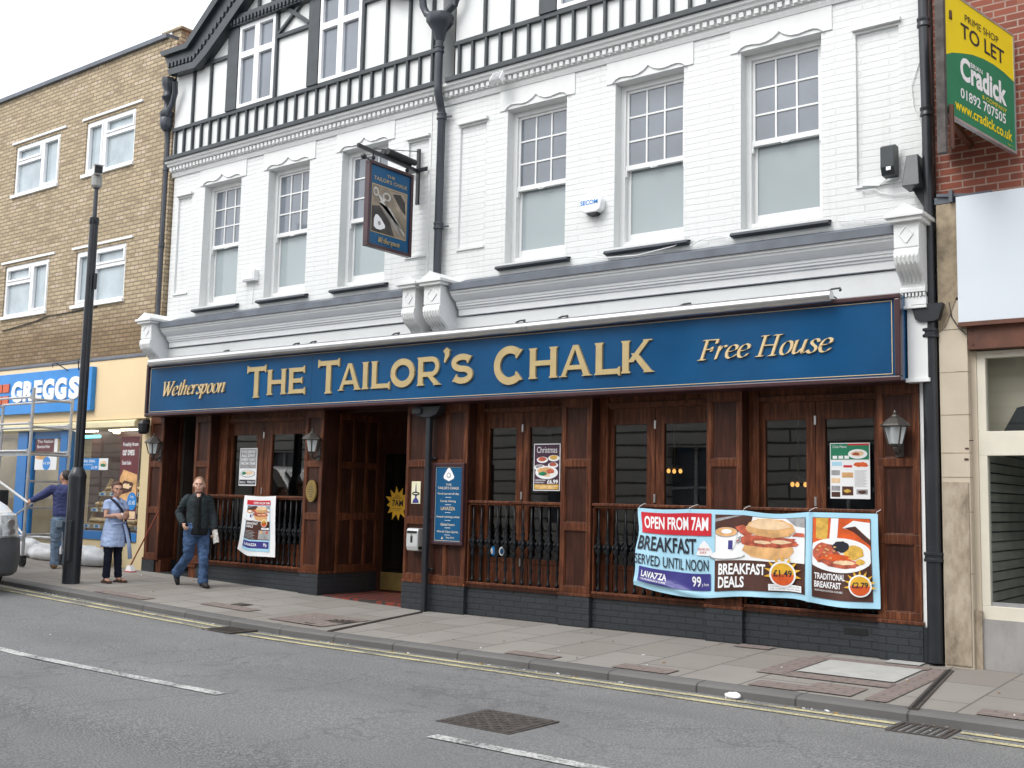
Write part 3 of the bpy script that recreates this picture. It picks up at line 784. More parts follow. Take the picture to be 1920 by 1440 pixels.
for a, b, c, hw in BAYS:
    mb = MB(); mb.box(a+.008, b-.008, .03, .33, -.2, .36); mb.box(a+.01, b-.01, .0, .33, .36, .40, 1)
    mb.build('window_plinth', [M['black_brick'], M['wood_dark']], pub)
    mb = MB(); Y0, Y1 = .23, .29
    j = .12 if hw < .15 else .22
    mb.box(a+.002, a+j, .16, .31, .40, HEAD); mb.box(b-j*.55, b-.002, .16, .31, .40, HEAD)
    mb.box(a+j, b-j*.55, .20, .31, 2.68, HEAD); mb.box(a+j, b-j*.55, .17, .20, 2.70, 2.75)
    for s0, s1 in ((a+j, a+j+.05), (c-hw, c-.003), (c+.003, c+hw), (b-j*.55-.05, b-j*.55)): mb.box(s0, s1, Y0, Y1, .42, 2.68)
    for s0, s1 in ((a+j+.05, c-hw), (c+hw, b-j*.55-.05)):
        mb.box(s0, s1, Y0, Y1, 2.48, 2.68); mb.box(s0, s1, Y0+.01, Y1-.01, .42, .74); mb.box(s0, s1, Y0, Y1, .70, .76)
    d = mb.build('folding_door', M['wood'], pub, bevel=.004)
    mb = MB(); mb.box(a+j+.045, c-hw+.005, .258, .264, .75, 2.49); mb.build('door_pane', M['glass'], d)
    mb = MB(); mb.box(c+hw-.005, b-j*.55-.045, .258, .264, .75, 2.49); mb.build('door_pane', M['glass'], d)
    mb = MB()
    for z in (2.42, 1.53, .66): mb.box(c-.012, c+.012, .212, .23, z, z+.10)
    mb.build('bolt', M['steel'], d)
    # balustrade
    mb = MB(); x0 = a+.06 if hw > .15 else a+.03
    mb.box(a+.005, b-.005, .0, .10, 1.47, 1.505); mb.box(a+.02, b-.02, .02, .08, 1.445, 1.47); mb.box(a+.005, b-.005, .0, .09, .402, .435); mb.box(a+.006, a+.03, .02, .08, .435, 1.445); mb.box(b-.03, b-.006, .02, .08, .435, 1.445)
    bal = mb.build('balustrade', M['wood'], pub, bevel=.006)
    n = int((b-a-.1)/.122); base = None
    for k in range(n):
        x = a+.08+(b-a-.16)*k/(n-1)
        if base is None:
            mb = MB(); mb.lathe([(.016, .435), (.028, .45), (.028, .47), (.015, .49), (.014, .58), (.026, .62), (.015, .66), (.016, .76), (.036, .80), (.020, .84), (.022, .87), (.052, .925), (.024, .955), (.048, .995), (.018, 1.03), (.034, 1.075), (.016, 1.115), (.024, 1.15), (.012, 1.21), (.011, 1.445)], (x, .05, 0), 8)
            for q in range(4):
                an = q*PI/2+PI/4; mb.ell((x+.042*math.cos(an), .05+.042*math.sin(an), .96), (.018, .018, .036), 6, 4)
            base = mb.build('baluster', M['black_iron'], bal, smooth='all'); bx0 = x
        else:
            o = base.copy(); COL.objects.link(o); o.parent = bal; o.location = (x-bx0, 0, 0)
# head beam over everything (mostly behind the sign)
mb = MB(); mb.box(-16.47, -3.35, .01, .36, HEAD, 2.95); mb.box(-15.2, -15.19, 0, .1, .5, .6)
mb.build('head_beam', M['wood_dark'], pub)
# recessed entrance
mb = MB(); X0, X1, D = -12.1, -10.4, 1.2
mb.box(X0-.04, X0, .30, D, .40, HEAD, 1)
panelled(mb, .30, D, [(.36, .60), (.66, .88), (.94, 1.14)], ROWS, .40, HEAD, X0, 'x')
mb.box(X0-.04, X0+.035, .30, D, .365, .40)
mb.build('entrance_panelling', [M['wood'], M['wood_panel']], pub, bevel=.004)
mb = MB(); mb.box(X1, X1+.04, .30, D, .40, HEAD); mb.build('entrance_panelling', M['wood'], pub)
mb = MB(); mb.box(X0-.05, X0+.012, .31, D, -.2, .364); mb.build('entrance_plinth', M['black_brick'], pub); mb = MB(); mb.box(X1-.012, X1+.05, .31, D, -.2, .364); mb.build('entrance_plinth', M['black_brick'], pub)
mb = MB()
for s0, s1 in ((X0, X0+.12), (-11.30, -11.20), (X1-.12, X1)): mb.box(s0, s1, D, D+.06, .05, HEAD)
mb.box(X0+.12, X1-.12, D, D+.06, 2.2, HEAD)
for s0, s1 in ((X0+.12, -11.30), (-11.20, X1-.12)): mb.box(s0, s1, D, D+.06, .05, .12)
dd = mb.build('entrance_door', M['wood_dark'], pub, bevel=.004)
for s0, s1 in ((X0+.12, -11.30), (-11.20, X1-.12)):
    mb = MB(); mb.box(s0, s1, D+.025, D+.035, .12, 2.2); mb.build('door_pane', M['glass'], dd)
    mb = MB(); mb.box(s0, s1, D-.012, D, .09, .36); mb.build('kick_plate', M['brass'], dd)
mb = MB(); mb.tube([(-11.38, D-.05, 1.0), (-11.38, D-.05, 1.45)], .014, 8); mb.tube([(-11.38, D-.05, 1.02), (-11.38, D, 1.02)], .01, 6); mb.build('door_handle', M['brass'], dd)
# red and black tiled threshold
def tilemat():
    m, t, b = _new('red_and_black_threshold_tiles'); v = objco(t)
    ck = _n(t, 'ShaderNodeTexChecker', Scale=6.6); ck.inputs[1].default_value = (.20, .032, .018, 1); ck.inputs[2].default_value = (.035, .03, .03, 1)
    mp = _n(t, 'ShaderNodeMapping'); mp.inputs['Rotation'].default_value = (0, 0, R(32)); t.links.new(v, mp.inputs[0]); t.links.new(mp.outputs[0], ck.inputs[0])
    c = mixc(t, ramp(t, nz(t, v, 9, 5), [(.4, (0, 0, 0)), (.8, (.5,)*3)]), ck.outputs[0], (.06, .045, .04)); t.links.new(c, b.inputs['Base Color']); b.inputs['Roughness'].default_value = .5; return m
mb = MB(); z = gz(-11.2); mb.box(X0+.02, X1-.02, .02, D+.2, z-.1, z+.03, 0)
mb.build('threshold_tiles', tilemat(), pub)
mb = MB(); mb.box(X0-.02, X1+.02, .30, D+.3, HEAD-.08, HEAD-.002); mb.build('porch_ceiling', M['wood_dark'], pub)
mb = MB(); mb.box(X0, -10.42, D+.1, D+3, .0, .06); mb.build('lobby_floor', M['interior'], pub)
# side passage at the left end
mb = MB(); X0, X1 = -16.08, -15.2
mb.box(X0-.04, X0, .30, .95, .40, HEAD); panelled(mb, .30, .95, [(.36, .60), (.66, .90)], ROWS, .40, HEAD, X0, 'x')
mb.box(X0-.04, X0+.03, .30, .95, .365, .40)
mb.build('passage_panelling', M['wood'], pub, bevel=.004)
mb = MB(); mb.box(X1, X1+.03, .30, 1.1, .1, HEAD); mb.build('passage_panelling', M['wood'], pub)
mb = MB(); mb.box(X0-.05, X0+.012, .2, .95, -.1, .364); mb.box(X0, X1, .0, 2, .0, gz(-15.6)+.02); mb.build('passage_plinth', M['black_brick'], pub)
mb = MB(); mb.box(X0, X1, 1.0, 1.06, .1, HEAD); panelled(mb, X0, X1, [(X0+.14, X1-.14)], [(.4, 1.1), (1.25, 2.2)], .18, 2.4, 1.0)
mb.build('passage_door', M['wood_dark'], pub)
# rainwater pipes
def pipe(name, pts, r, extra=None, mat='grey_pipe', collars=()):
    mb = MB(); mb.tube(pts, r, 12)
    for z in collars: mb.lathe([(r*1.0, z-.05), (r*1.28, z-.045), (r*1.28, z-.02), (r*1.12, z-.015), (r*1.12, z+.015), (r*1.28, z+.02), (r*1.28, z+.045), (r, z+.05)], (pts[-1][0] if z < pts[-1][2] else pts[0][0], pts[0][1], 0), 12)
    if extra: extra(mb)
    return mb.build(name, M[mat], pub, smooth=True)
def hop_mid(mb):
    c = (-9.93, -.12, 0)
    mb.lathe([(.06, 8.02), (.075, 8.05), (.10, 8.16), (.17, 8.26), (.20, 8.30), (.20, 8.40), (.17, 8.40)], c, 8)
    for s in (-1, 1): mb.tube([(c[0]+s*.04, -.12, 8.36), (c[0]+s*.12, -.12, 8.42), (c[0]+s*.26, -.12, 8.50), (c[0]+s*.33, -.12, 8.62), (c[0]+s*.32, -.2, 8.95)], .055, 10)
pipe('drainpipe', [(-9.93, -.12, 8.1), (-9.93, -.12, 7.34), (-9.93, -.12, 7.27), (-9.95, -.04, 7.12), (-9.95, .0, 7.02), (-9.95, 0, 3.5)], .058, hop_mid, collars=(7.9,))
mb = MB()
for z in (6.95, 5.35): mb.lathe([(.058, z-.05), (.074, z-.045), (.074, z-.02), (.066, z-.015), (.066, z+.015), (.074, z+.02), (.074, z+.045), (.058, z+.05)], (-9.95, 0, 0), 12); mb.bar((-9.93, .01, z-.01), (-9.80, .05, z-.01), .02)
mb.build('pipe_collar', M['grey_pipe'], pub, smooth=True)
def hop_left(mb):
    c = (-16.48, -.06, 0)
    mb.lathe([(.055, 7.98), (.09, 8.02), (.115, 8.08), (.115, 8.20), (.10, 8.22), (.125, 8.26), (.125, 8.32), (.07, 8.36), (.055, 8.44), (.055, 8.52), (.09, 8.56), (.11, 8.60), (.075, 8.64), (.07, 8.72), (.11, 8.80), (.125, 8.90), (.125, 8.95)], c, 8)
    mb.tube([(-16.42, -.1, 8.25), (-16.28, -.1, 8.42), (-16.2, -.1, 8.62), (-16.15, -.15, 8.80)], .05, 8)
    for z in (7.3, 5.9): mb.lathe([(.052, z-.04), (.068, z-.035), (.068, z+.035), (.052, z+.04)], (-16.5, 0.02, 0), 10)
pipe('drainpipe', [(-16.5, -.06, 8.1), (-16.5, .0, 7.9), (-16.5, .02, 7.7), (-16.5, .02, 4.6)], .05, hop_left)
def top_p4(mb):
    mb.prism([(-10.16, 2.78), (-9.66, 2.78), (-9.74, 2.66), (-9.86, 2.62), (-9.98, 2.62), (-10.12, 2.66)], -.17, -.03); mb.box(-10.16, -10.0, -.20, -.17, 2.67, 2.76)
    for z in (2.05, 1.22, .55): mb.box(-9.99, -9.82, -.07, -.02, z, z+.03)
mb = MB(); mb.box(-9.945, -9.872, -.145, -.07, gz(-9.9)-.05, 2.64); top_p4(mb); mb.build('drainpipe', M['black_metal'], pub, bevel=.012)
def hop_right(mb):
    mb.prism([(-3.37, 3.59), (-3.06, 3.59), (-3.10, 3.44), (-3.14, 3.41), (-3.28, 3.41), (-3.33, 3.44)], -.16, .06)
    for z, xx, rr in ((6.60, -3.225, .055), (5.63, -3.21, .055), (3.30, -3.22, .078), (1.05, -3.22, .078)): mb.lathe([(rr, z-.05), (rr*1.22, z-.045), (rr*1.22, z-.02), (rr*1.1, z-.01), (rr*1.1, z+.01), (rr*1.22, z+.02), (rr*1.22, z+.045), (rr, z+.05)], (xx, -.05, 0), 14)
pipe('drainpipe', [(-3.23, -.05, 9.0), (-3.225, -.05, 6.5), (-3.21, -.05, 5.6), (-3.205, -.05, 3.55)], .052, hop_right, 'black_metal')
mb = MB(); mb.tube([(-3.22, -.05, 3.45), (-3.22, -.05, .02)], .075, 14); mb.box(-3.36, -3.29, -.02, .06, 0, .35); mb.build('drainpipe', M['black_metal'], pub, smooth=True)
mb = MB(); mb.box(-3.345, -3.285, .0, .2, .3, 2.84); mb.box(-3.30, -3.27, -.03, .0, .1, 2.84); mb.build('edge_strip', M['cornice_white'], pub)
# loose cables on the right-hand pier and over the cornice
for pts_, r_ in (
 ([(-3.31, .09, 6.25), (-3.40, .08, 6.0), (-3.38, .08, 5.75), (-3.30, .08, 5.54)], .006),
 ([(-3.62, .05, 5.04), (-3.75, .06, 4.96), (-3.93, .07, 4.99), (-3.95, .07, 4.93), (-3.80, .07, 4.93), (-3.74, .07, 4.88), (-3.60, .07, 4.84), (-3.42, .06, 4.84)], .007),
 ([(-6.0, .04, 4.58), (-5.85, .05, 4.64), (-5.65, .05, 4.66), (-5.45, .05, 4.60)], .007),
 ([(-7.45, .04, 4.62), (-7.2, .02, 4.57), (-6.7, .0, 4.54), (-6.2, .03, 4.60), (-6.0, .05, 4.70)], .007),
 ([(-4.2, .06, 4.63), (-3.8, .06, 4.60), (-3.55, .05, 4.60)], .007)):
    mb = MB(); mb.tube(pts_, r_, 5); mb.build('wall_cable', M['cornice_white'], pub)
# ------------------------------------------------------------------ lettering built stroke by stroke
_eps = [0]
def nxt():
    _eps[0] = (_eps[0]+1) % 40; return _eps[0]*.00025
def thick(mb, pts, w, y, dep, m=0, flare=(0, 0), axis='y'):
    """stroke of width w along pts, solid from y to y-dep; flare widens the ends like small serifs"""
    n = len(pts); Lp = []; Rp = []
    ws = w if isinstance(w, (list, tuple)) else [w]*n
    for k in range(n):
        a = Vector(pts[max(0, k-1)]); b = Vector(pts[min(n-1, k+1)]); d = (b-a).normalized(); nn = Vector((-d.y, d.x))
        p = Vector(pts[k])
        Lp.append(p+nn*ws[k]/2); Rp.append(p-nn*ws[k]/2)
    d0 = (Vector(pts[1])-Vector(pts[0])).normalized(); d1 = (Vector(pts[-1])-Vector(pts[-2])).normalized()
    if flare[0]:
        n0 = Vector((-d0.y, d0.x)); p = Vector(pts[0]); f = flare[0]
        Lp = [p+n0*(ws[0]/2+f), p+d0*f*.7+n0*(ws[0]/2+f*.8), p+d0*f*1.5+n0*ws[0]/2]+Lp[1:]; Rp = [p-n0*(ws[0]/2+f), p+d0*f*.7-n0*(ws[0]/2+f*.8), p+d0*f*1.5-n0*ws[0]/2]+Rp[1:]
    if flare[1]:
        n1 = Vector((-d1.y, d1.x)); p = Vector(pts[-1]); f = flare[1]
        Lp = Lp[:-1]+[p-d1*f*1.5+n1*ws[-1]/2, p-d1*f*.7+n1*(ws[-1]/2+f*.8), p+n1*(ws[-1]/2+f)]; Rp = Rp[:-1]+[p-d1*f*1.5-n1*ws[-1]/2, p-d1*f*.7-n1*(ws[-1]/2+f*.8), p-n1*(ws[-1]/2+f)]
    e = nxt()
    # strip of solid quads so that curved strokes stay clean
    N = len(Lp); i = len(mb.v)
    for yy in (y-dep-e, y):
        for q in Lp: mb.v.append((q.x, yy, q.y))
        for q in Rp: mb.v.append((q.x, yy, q.y))
    for k in range(N-1):
        for f in ((k, k+1, N+k+1, N+k), (2*N+k, 3*N+k, 3*N+k+1, 2*N+k+1), (k, 2*N+k, 2*N+k+1, k+1), (N+k, N+k+1, 3*N+k+1, 3*N+k)):
            mb.f.append(tuple(i+j for j in f)); mb.m.append(m)
    for f in ((0, N, 3*N, 2*N), (N-1, 3*N-1, 4*N-1, 2*N-1)): mb.f.append(tuple(i+j for j in f)); mb.m.append(m)
def arc(cx, cz, rx, rz, a0, a1, n=16):
    return [(cx+rx*math.cos(R(a0+(a1-a0)*k/n)), cz+rz*math.sin(R(a0+(a1-a0)*k/n))) for k in range(n+1)]
def roman(mb, ch, x0, x1, z0, z1, t, y, dep, m=0):
    """wide engraved-style capitals with small spurs, in metres"""
    f = t*.22; h = z1-z0; c = (x0+x1)/2; T = lambda pts, fl=(0, 0), w=t: thick(mb, pts, w, y, dep, m, fl)
    hb = t*.72
    if ch == 'T': T([(c, z0), (c, z1-hb)], (f, 0)); T([(x0, z1-hb/2), (x1, z1-hb/2)], (f*1.3, f*1.3), hb)
    elif ch == 'H':
        T([(x0+t*.7, z0), (x0+t*.7, z1)], (f, f)); T([(x1-t*.7, z0), (x1-t*.7, z1)], (f, f)); T([(x0+t*1.1, (z0+z1)/2), (x1-t*1.1, (z0+z1)/2)], (0, 0), hb)
    elif ch in 'EL':
        T([(x0+t*.7, z0), (x0+t*.7, z1)], (f, f)); T([(x0+t*.7, z0+hb/2), (x1, z0+hb/2)], (0, f*1.3), hb)
        if ch == 'E': T([(x0+t*.7, z1-hb/2), (x1-.02, z1-hb/2)], (0, f*1.3), hb); T([(x0+t*.7, (z0+z1)/2), (x1-t*.8, (z0+z1)/2)], (0, f), hb)
    elif ch == 'I': T([(c, z0), (c, z1)], (f, f))
    elif ch == 'A':
        P4 = lambda a, b, c_, d, za, zb: mb.prism([(a, za), (b, za), (d, zb), (c_, zb)], y-dep-nxt(), y, 'y', m)
        P4(x0+t*.30, x0+t*.98, c-t*.42, c+t*.20, z0, z1); P4(x1-t*1.32, x1-t*.30, c-t*.30, c+t*.42, z0, z1)
        P4(x0+t*1.15, x1-t*1.3, x0+t*1.35, x1-t*1.5, z0+h*.22, z0+h*.36)
        for a, b in ((x0, x0+t*1.30), (x1-t*1.65, x1)): P4(a, b, a+t*.10, b-t*.10, z0, z0+t*.16)
    elif ch == 'O':
        T(arc(c, z0+h/2, (x1-x0-t)/2, (h-t*.85)/2, 0, 180), (0, 0)); T(arc(c, z0+h/2, (x1-x0-t)/2, (h-t*.85)/2, 180, 360), (0, 0))
    elif ch == 'C':
        T(arc(c+.02, z0+h/2, (x1-x0-t)/2, (h-t*.85)/2, 42, 318, 26), (f*1.2, f*1.2))
    elif ch == 'R':
        s = x0+t*.7; T([(s, z0), (s, z1)], (f, f)); r = h*.265
        T([(s, z1-hb/2), (x1-t*1.2-r*.6, z1-hb/2)]+arc(x1-t*1.35-r*.4, z1-hb/2-r, r, r, 84, -84, 10)+[(s, z1-hb/2-2*r)], (0, 0), hb*1.05)
        mb.prism([(x1-t*1.15, z0), (x1-t*.02, z0), (c+t*.35, z1-2*r-hb*.4), (c-t*.60, z1-2*r-hb*.4)], y-dep-nxt(), y, 'y', m); mb.prism([(x1-t*1.4, z0), (x1+t*.12, z0), (x1+t*.02, z0+t*.16), (x1-t*1.3, z0+t*.16)], y-dep-nxt(), y, 'y', m)
    elif ch == 'S':
        r = (h-t*.8)/4; w = (x1-x0)/2-t*.5
        T(arc(c, z1-t*.4-r, w, r, 28, 265, 14)+arc(c, z0+t*.4+r, w, r, 85, -152, 14), (f, f), t*.92)
    elif ch == 'K':
        P4 = lambda a, b, c_, d, za, zb: mb.prism([(a, za), (b, za), (d, zb), (c_, zb)], y-dep-nxt(), y, 'y', m)
        T([(x0+t*.7, z0), (x0+t*.7, z1)], (f, f)); P4(x0+t*1.0, x0+t*1.9, x1-t*1.35, x1-t*.55, z0+h*.33, z1); P4(x1-t*1.25, x1-t*.10, x0+t*1.55, x0+t*2.55, z0, z0+h*.60)
        P4(x1-t*1.65, x1-t*.20, x1-t*1.55, x1-t*.30, z1-t*.16, z1); P4(x1-t*1.55, x1+t*.10, x1-t*1.45, x1, z0, z0+t*.16)
    elif ch == "'":
        T([(c+.012, z1-.03), (c+.02, z1-.09), (c-.025, z0)], (0, 0), [.095, .075, .02]); T([(c-.036, z1-.05), (c+.01, z1-.01), (c+.055, z1-.05)], (0, 0), .05)
GL = {
 'W': (1.62, [[(-.05,1.5),(.30,1.5)], [(.12,1.5),(.38,0)], [(.38,0),(.80,1.38)], [(.72,1.5),(1.0,0)], [(1.0,0),(1.55,1.5)], [(1.36,1.5),(1.72,1.5)], [(.6,1.5),(.95,1.5)]]),
 'e': (.80, [[(.10,.50),(.45,.54),(.70,.66),(.68,.90),(.46,1.0),(.22,.84),(.10,.48),(.18,.12),(.40,.0),(.62,.10),(.74,.26)]]),
 't': (.58, [[(.34,1.34),(.24,.25),(.32,.03),(.44,.02),(.58,.18)], [(.05,.96),(.60,.98)]]),
 'h': (.92, [[(.02,1.56),(.22,1.6)], [(.22,1.6),(.08,0)], [(.14,.50),(.36,.90),(.56,1.0),(.68,.86),(.60,.18),(.68,.02),(.90,.16)]]),
 'r': (.68, [[(.0,.92),(.18,1.0)], [(.18,1.0),(.10,0)], [(.16,.55),(.36,.92),(.56,1.0),(.62,.88)]]),
 's': (.66, [[(.60,.78),(.50,.97),(.30,.98),(.16,.80),(.28,.60),(.48,.42),(.52,.20),(.36,.01),(.14,.03),(.04,.22)]]),
 'p': (.86, [[(.0,.92),(.16,1.0)], [(.16,1.0),(.06,-.45)], [(-.08,-.45),(.24,-.45)], [(.14,.5),(.36,.92),(.56,1.0),(.74,.74),(.66,.28),(.46,.0),(.26,.04),(.10,.24)]]),
 'o': (.84, [[(.44,1.0),(.20,.82),(.10,.46),(.18,.10),(.40,.0),(.64,.18),(.74,.54),(.66,.90),(.44,1.0)]]),
 'n': (.96, [[(.0,.92),(.18,1.0)], [(.18,1.0),(.10,0)], [(.16,.50),(.40,.90),(.60,1.0),(.72,.86),(.64,.18),(.72,.02),(.94,.16)]]),
 'F': (1.08, [[(.04,1.5),(1.02,1.5),(1.0,1.2)], [(.30,1.5),(.22,0)], [(.0,0),(.50,0)], [(.28,.78),(.72,.78)], [(.74,.62),(.74,.95)]]),
 'H': (1.42, [[(.06,1.5),(.52,1.5)], [(.86,1.5),(1.36,1.5)], [(.30,1.5),(.22,0)], [(1.12,1.5),(1.04,0)], [(.0,0),(.46,0)], [(.82,0),(1.28,0)], [(.26,.78),(1.1,.78)]]),
 'u': (.94, [[(.0,.92),(.16,1.0)], [(.16,1.0),(.10,.25),(.18,.03),(.36,.06),(.60,.40)], [(.72,1.0),(.64,.18),(.72,.02),(.92,.16)]]),
 ' ': (.55, []),
}
def italic(mb, body, x0, x1, zb, cap, y, dep, m=0, nib=.185, sh=.24):
    tot = sum(GL[c][0] for c in body); sx = (x1-x0)/(tot+.3); sz = cap/1.5; x = x0
    nx, nzv = math.cos(R(22))*nib, math.sin(R(22))*nib
    for c in body:
        adv, strokes = GL[c]
        for st in strokes:
            if len(st) > 3:          # round the curves off
                q = [Vector(p) for p in st]; out = []
                for k in range(len(q)-1):
                    p0 = q[max(0, k-1)]; p1 = q[k]; p2 = q[k+1]; p3 = q[min(len(q)-1, k+2)]
                    for t in (0, .33, .67): out.append(tuple(.5*((2*p1)+(p2-p0)*t+(2*p0-5*p1+4*p2-p3)*t*t+(3*p1-p0-3*p2+p3)*t**3)))
                st = out+[tuple(q[-1])]
            for a, b in zip(st, st[1:]):
                qs = []
                for (px_, pz_), s in ((a, -1), (b, -1), (b, 1), (a, 1)):
                    ux = px_+s*nx/2; uz = pz_+s*nzv/2
                    qs.append((x+(ux+uz*sh)*sx, zb+uz*sz))
                e = nxt()
                mb.prism(qs, y-dep-e, y, 'y', m)
        x += adv*sx
# ------------------------------------------------------------------ the long fascia sign
SX0, SX1, SZ0, SZ1, SY = -16.24, -3.43, 2.80, 3.70, -.30
fs = thing('fascia_sign', (-9.8, -.3, 3.25), 'long blue fascia sign with raised gold lettering over the pub ground floor', 'sign')
mb = MB(); mb.box(SX0+.05, -12.122, SY+.012, .0, SZ0+.03, SZ1-.05); mb.box(-12.118, SX1-.03, SY+.012, .0, SZ0+.03, SZ1-.05); mb.build('sign_panel', M['sign_blue'], fs)
mb = MB()
fr = [(SX0, SX1, SZ1-.055, SZ1), (SX0, SX1, SZ0, SZ0+.055), (SX0, SX0+.055, SZ0+.055, SZ1-.055), (SX1-.06, SX1, SZ0+.055, SZ1-.055)]
for a, b, c, d in fr: mb.box(a, b, SY-.03, SY+.05, c, d)
mb.box(SX0+.05, SX1-.02, SY+.05, .005, SZ0, SZ0+.028)
mb.build('sign_frame', M['maroon'], fs, bevel=.012)
mb = MB(); mb.box(SX1-.028, SX1-.004, SY+.05, .0, SZ0+.02, SZ1-.01); mb.build('sign_side', M['sign_blue'], fs)
mb = MB()
a, b, c, d = SX0+.085, SX1-.09, SZ0+.082, SZ1-.075
for q in ((a, b, d, d+.007), (a, b, c-.007, c), (a, a+.007, c, d), (b-.007, b, c, d)): mb.box(q[0], q[1], SY+.006, SY+.013, q[2], q[3])
mb.build('gold_line', M['pale_gold'], fs)
FY = SY+.012
words = [[('T', -13.58, -13.13, 1), ('H', -13.10, -12.66, 0), ('E', -12.61, -12.23, 0)],
         [('T', -11.96, -11.51, 1), ('A', -11.53, -11.06, 0), ('I', -11.05, -10.90, 0), ('L', -10.86, -10.49, 0), ('O', -10.48, -10.03, 0), ('R', -9.98, -9.56, 0), ("'", -9.53, -9.40, 2), ('S', -9.37, -8.99, 0)],
         [('C', -8.66, -8.15, 1), ('H', -8.08, -7.64, 0), ('A', -7.61, -7.13, 0), ('L', -7.09, -6.73, 0), ('K', -6.72, -6.28, 0)]]
for wd in words:
    mb = MB()
    for ch, a, b, big in wd:
        z0, z1 = ((3.045, 3.435), (3.015, 3.50), (3.34, 3.53))[big]
        if ch == 'C': z0, z1 = 2.995, 3.485
        roman(mb, ch, a, b, z0, z1, .098 if big else .088, FY, .024)
    mb.build('gold_lettering', M['gold'], fs)
mb = MB(); italic(mb, 'Wetherspoon', -15.80, -14.08, 3.135, .235, FY, .02); mb.build('gold_lettering', M['pale_gold'], fs)
mb = MB(); italic(mb, 'Free House', -5.70, -4.11, 3.145, .22, FY, .018); mb.build('gold_lettering', M['pale_gold'], fs)
# steel trough light above it
tl = thing('sign_light', (-10, -.36, 3.72), 'long brushed steel tube light running along the top of the blue fascia sign', 'sign light')
mb = MB(); mb.tube([(-16.06, -.37, 3.715), (-12.1, -.37, 3.71)], .066, 16); mb.tube([(-12.095, -.37, 3.71), (-8.05, -.37, 3.705)], .066, 16); mb.tube([(-8.045, -.37, 3.705), (-4.12, -.37, 3.725)], .066, 16)
mb.build('light_tube', M['steel'], tl, smooth=True)
for x in (-14.11, -12.45, -12.08, -10.39, -8.21, -7.55, -5.85, -4.10):
    mb = MB(); mb.tube([(x-.10, -.30, 3.79), (x-.04, -.30, 3.81), (x+.05, -.31, 3.81), (x+.07, -.34, 3.785), (x+.07, -.37, 3.77)], .012, 6); mb.tube([(x-.10, -.3, 3.79), (x-.10, .0, 3.76)], .01, 6)
    mb.build('bracket', M['black_metal'], tl)
# ------------------------------------------------------------------ hanging sign
hx = -10.44
hg = thing('hanging_sign', (hx, -.5, 5.5), 'blue hanging pub sign painted with scissors and white chalk on an iron bracket', 'hanging sign')
def hmap(p): return (hx-p.y, p.x, p.z)
U0, U1, Z0, Z1 = -.955, -.055, 4.94, 6.15
mb = MB(); mb.box(U0+.04, U1-.04, -.015, .015, Z0+.04, Z1-.04, 0)
for q in ((U0, U1, Z1-.045, Z1), (U0, U1, Z0, Z0+.045), (U0, U0+.045, Z0+.045, Z1-.045), (U1-.045, U1, Z0+.045, Z1-.045)): mb.box(q[0], q[1], -.045, .045, q[2], q[3], 1)
mb.map(hmap).build('sign_board', [M['board_blue'], M['maroon']], hg, bevel=.006)
mb = MB(); y = -.017
PZ0, PZ1 = 5.17, 5.83
rect(mb, U0+.085, U1-.10, PZ0-.012, PZ1+.012, y, 0)
rect(mb, U0+.095, U1-.11, PZ0, PZ1, y-.002, 1)
flat(mb, [(-.86, PZ0), (-.40, PZ0), (-.50, 5.36), (-.72, 5.55), (-.86, 5.52)], y-.004, 3)                 # dark cloth
flat(mb, [(-.52, 5.80), (-.17, 5.82), (-.17, 5.45), (-.34, 5.55), (-.45, 5.68)], y-.004, 2)                # folds
flat(mb, [(-.46, 5.77), (-.30, 5.80), (-.20, 5.70), (-.19, 5.52), (-.30, 5.60)], y-.006, 3)
flat(mb, [(-.74, 5.60), (-.66, 5.64), (-.36, 5.34), (-.19, 5.21), (-.20, 5.25), (-.50, 5.55)], y-.010, 4)   # blades
flat(mb, [(-.70, 5.55), (-.63, 5.60), (-.34, 5.30), (-.27, 5.20), (-.33, 5.22), (-.58, 5.44)], y-.008, 5)
for cx, cz, rx, rz_ in ((-.80, 5.73, .055, .065), (-.585, 5.70, .085, .06)):
    o_ = ellipse(cx, cz, rx, rz_, 20); i_ = ellipse(cx, cz, rx*.62, rz_*.62, 20)
    for k in range(20): mb.face([(o_[k][0], y-.012, o_[k][1]), (o_[(k+1) % 20][0], y-.012, o_[(k+1) % 20][1]), (i_[(k+1) % 20][0], y-.012, i_[(k+1) % 20][1]), (i_[k][0], y-.012, i_[k][1])], 4)
flat(mb, [(-.76, 5.69), (-.70, 5.62), (-.66, 5.60), (-.64, 5.64), (-.72, 5.70)], y-.013, 4)
flat(mb, [(-.66, 5.68), (-.70, 5.60), (-.66, 5.585), (-.60, 5.66)], y-.0135, 4)
flat(mb, [(-.82, 5.24), (-.77, 5.21), (-.69, 5.21), (-.60, 5.25), (-.60, 5.29), (-.68, 5.37), (-.75, 5.415), (-.79, 5.41), (-.82, 5.35)], y-.010, 6)
flat(mb, ellipse(-.715, 5.30, .03, .03, 12), y-.012, 7)
text_box(mb, 'THE', -.58, -.42, 5.985, 6.025, y-.002, 0, .01)
text_box(mb, "TAILOR'S CHALK", -.84, -.16, 5.90, 5.955, y-.002, 0, .012)
italic(mb, 'Wetherspoon', -.73, -.27, 5.035, .075, y-.002, .002, 0)
mb.map(hmap).build('sign_painting', [M['gold'], pm('painted_brown_cloth', (.25, .205, .155), .5, .35, 7), pm('painted_tan_fold', (.36, .30, .235), .5, .3, 9), pm('painted_dark_cloth', (.045, .04, .038), .5, .5, 7), pm('painted_silver', (.52, .50, .47), .4, .25, 12), pm('painted_grey_steel', (.28, .265, .25), .4, .3, 12), M['print_white'], M['print_grey']], hg)
mb = MB(); ir = M['black_metal']
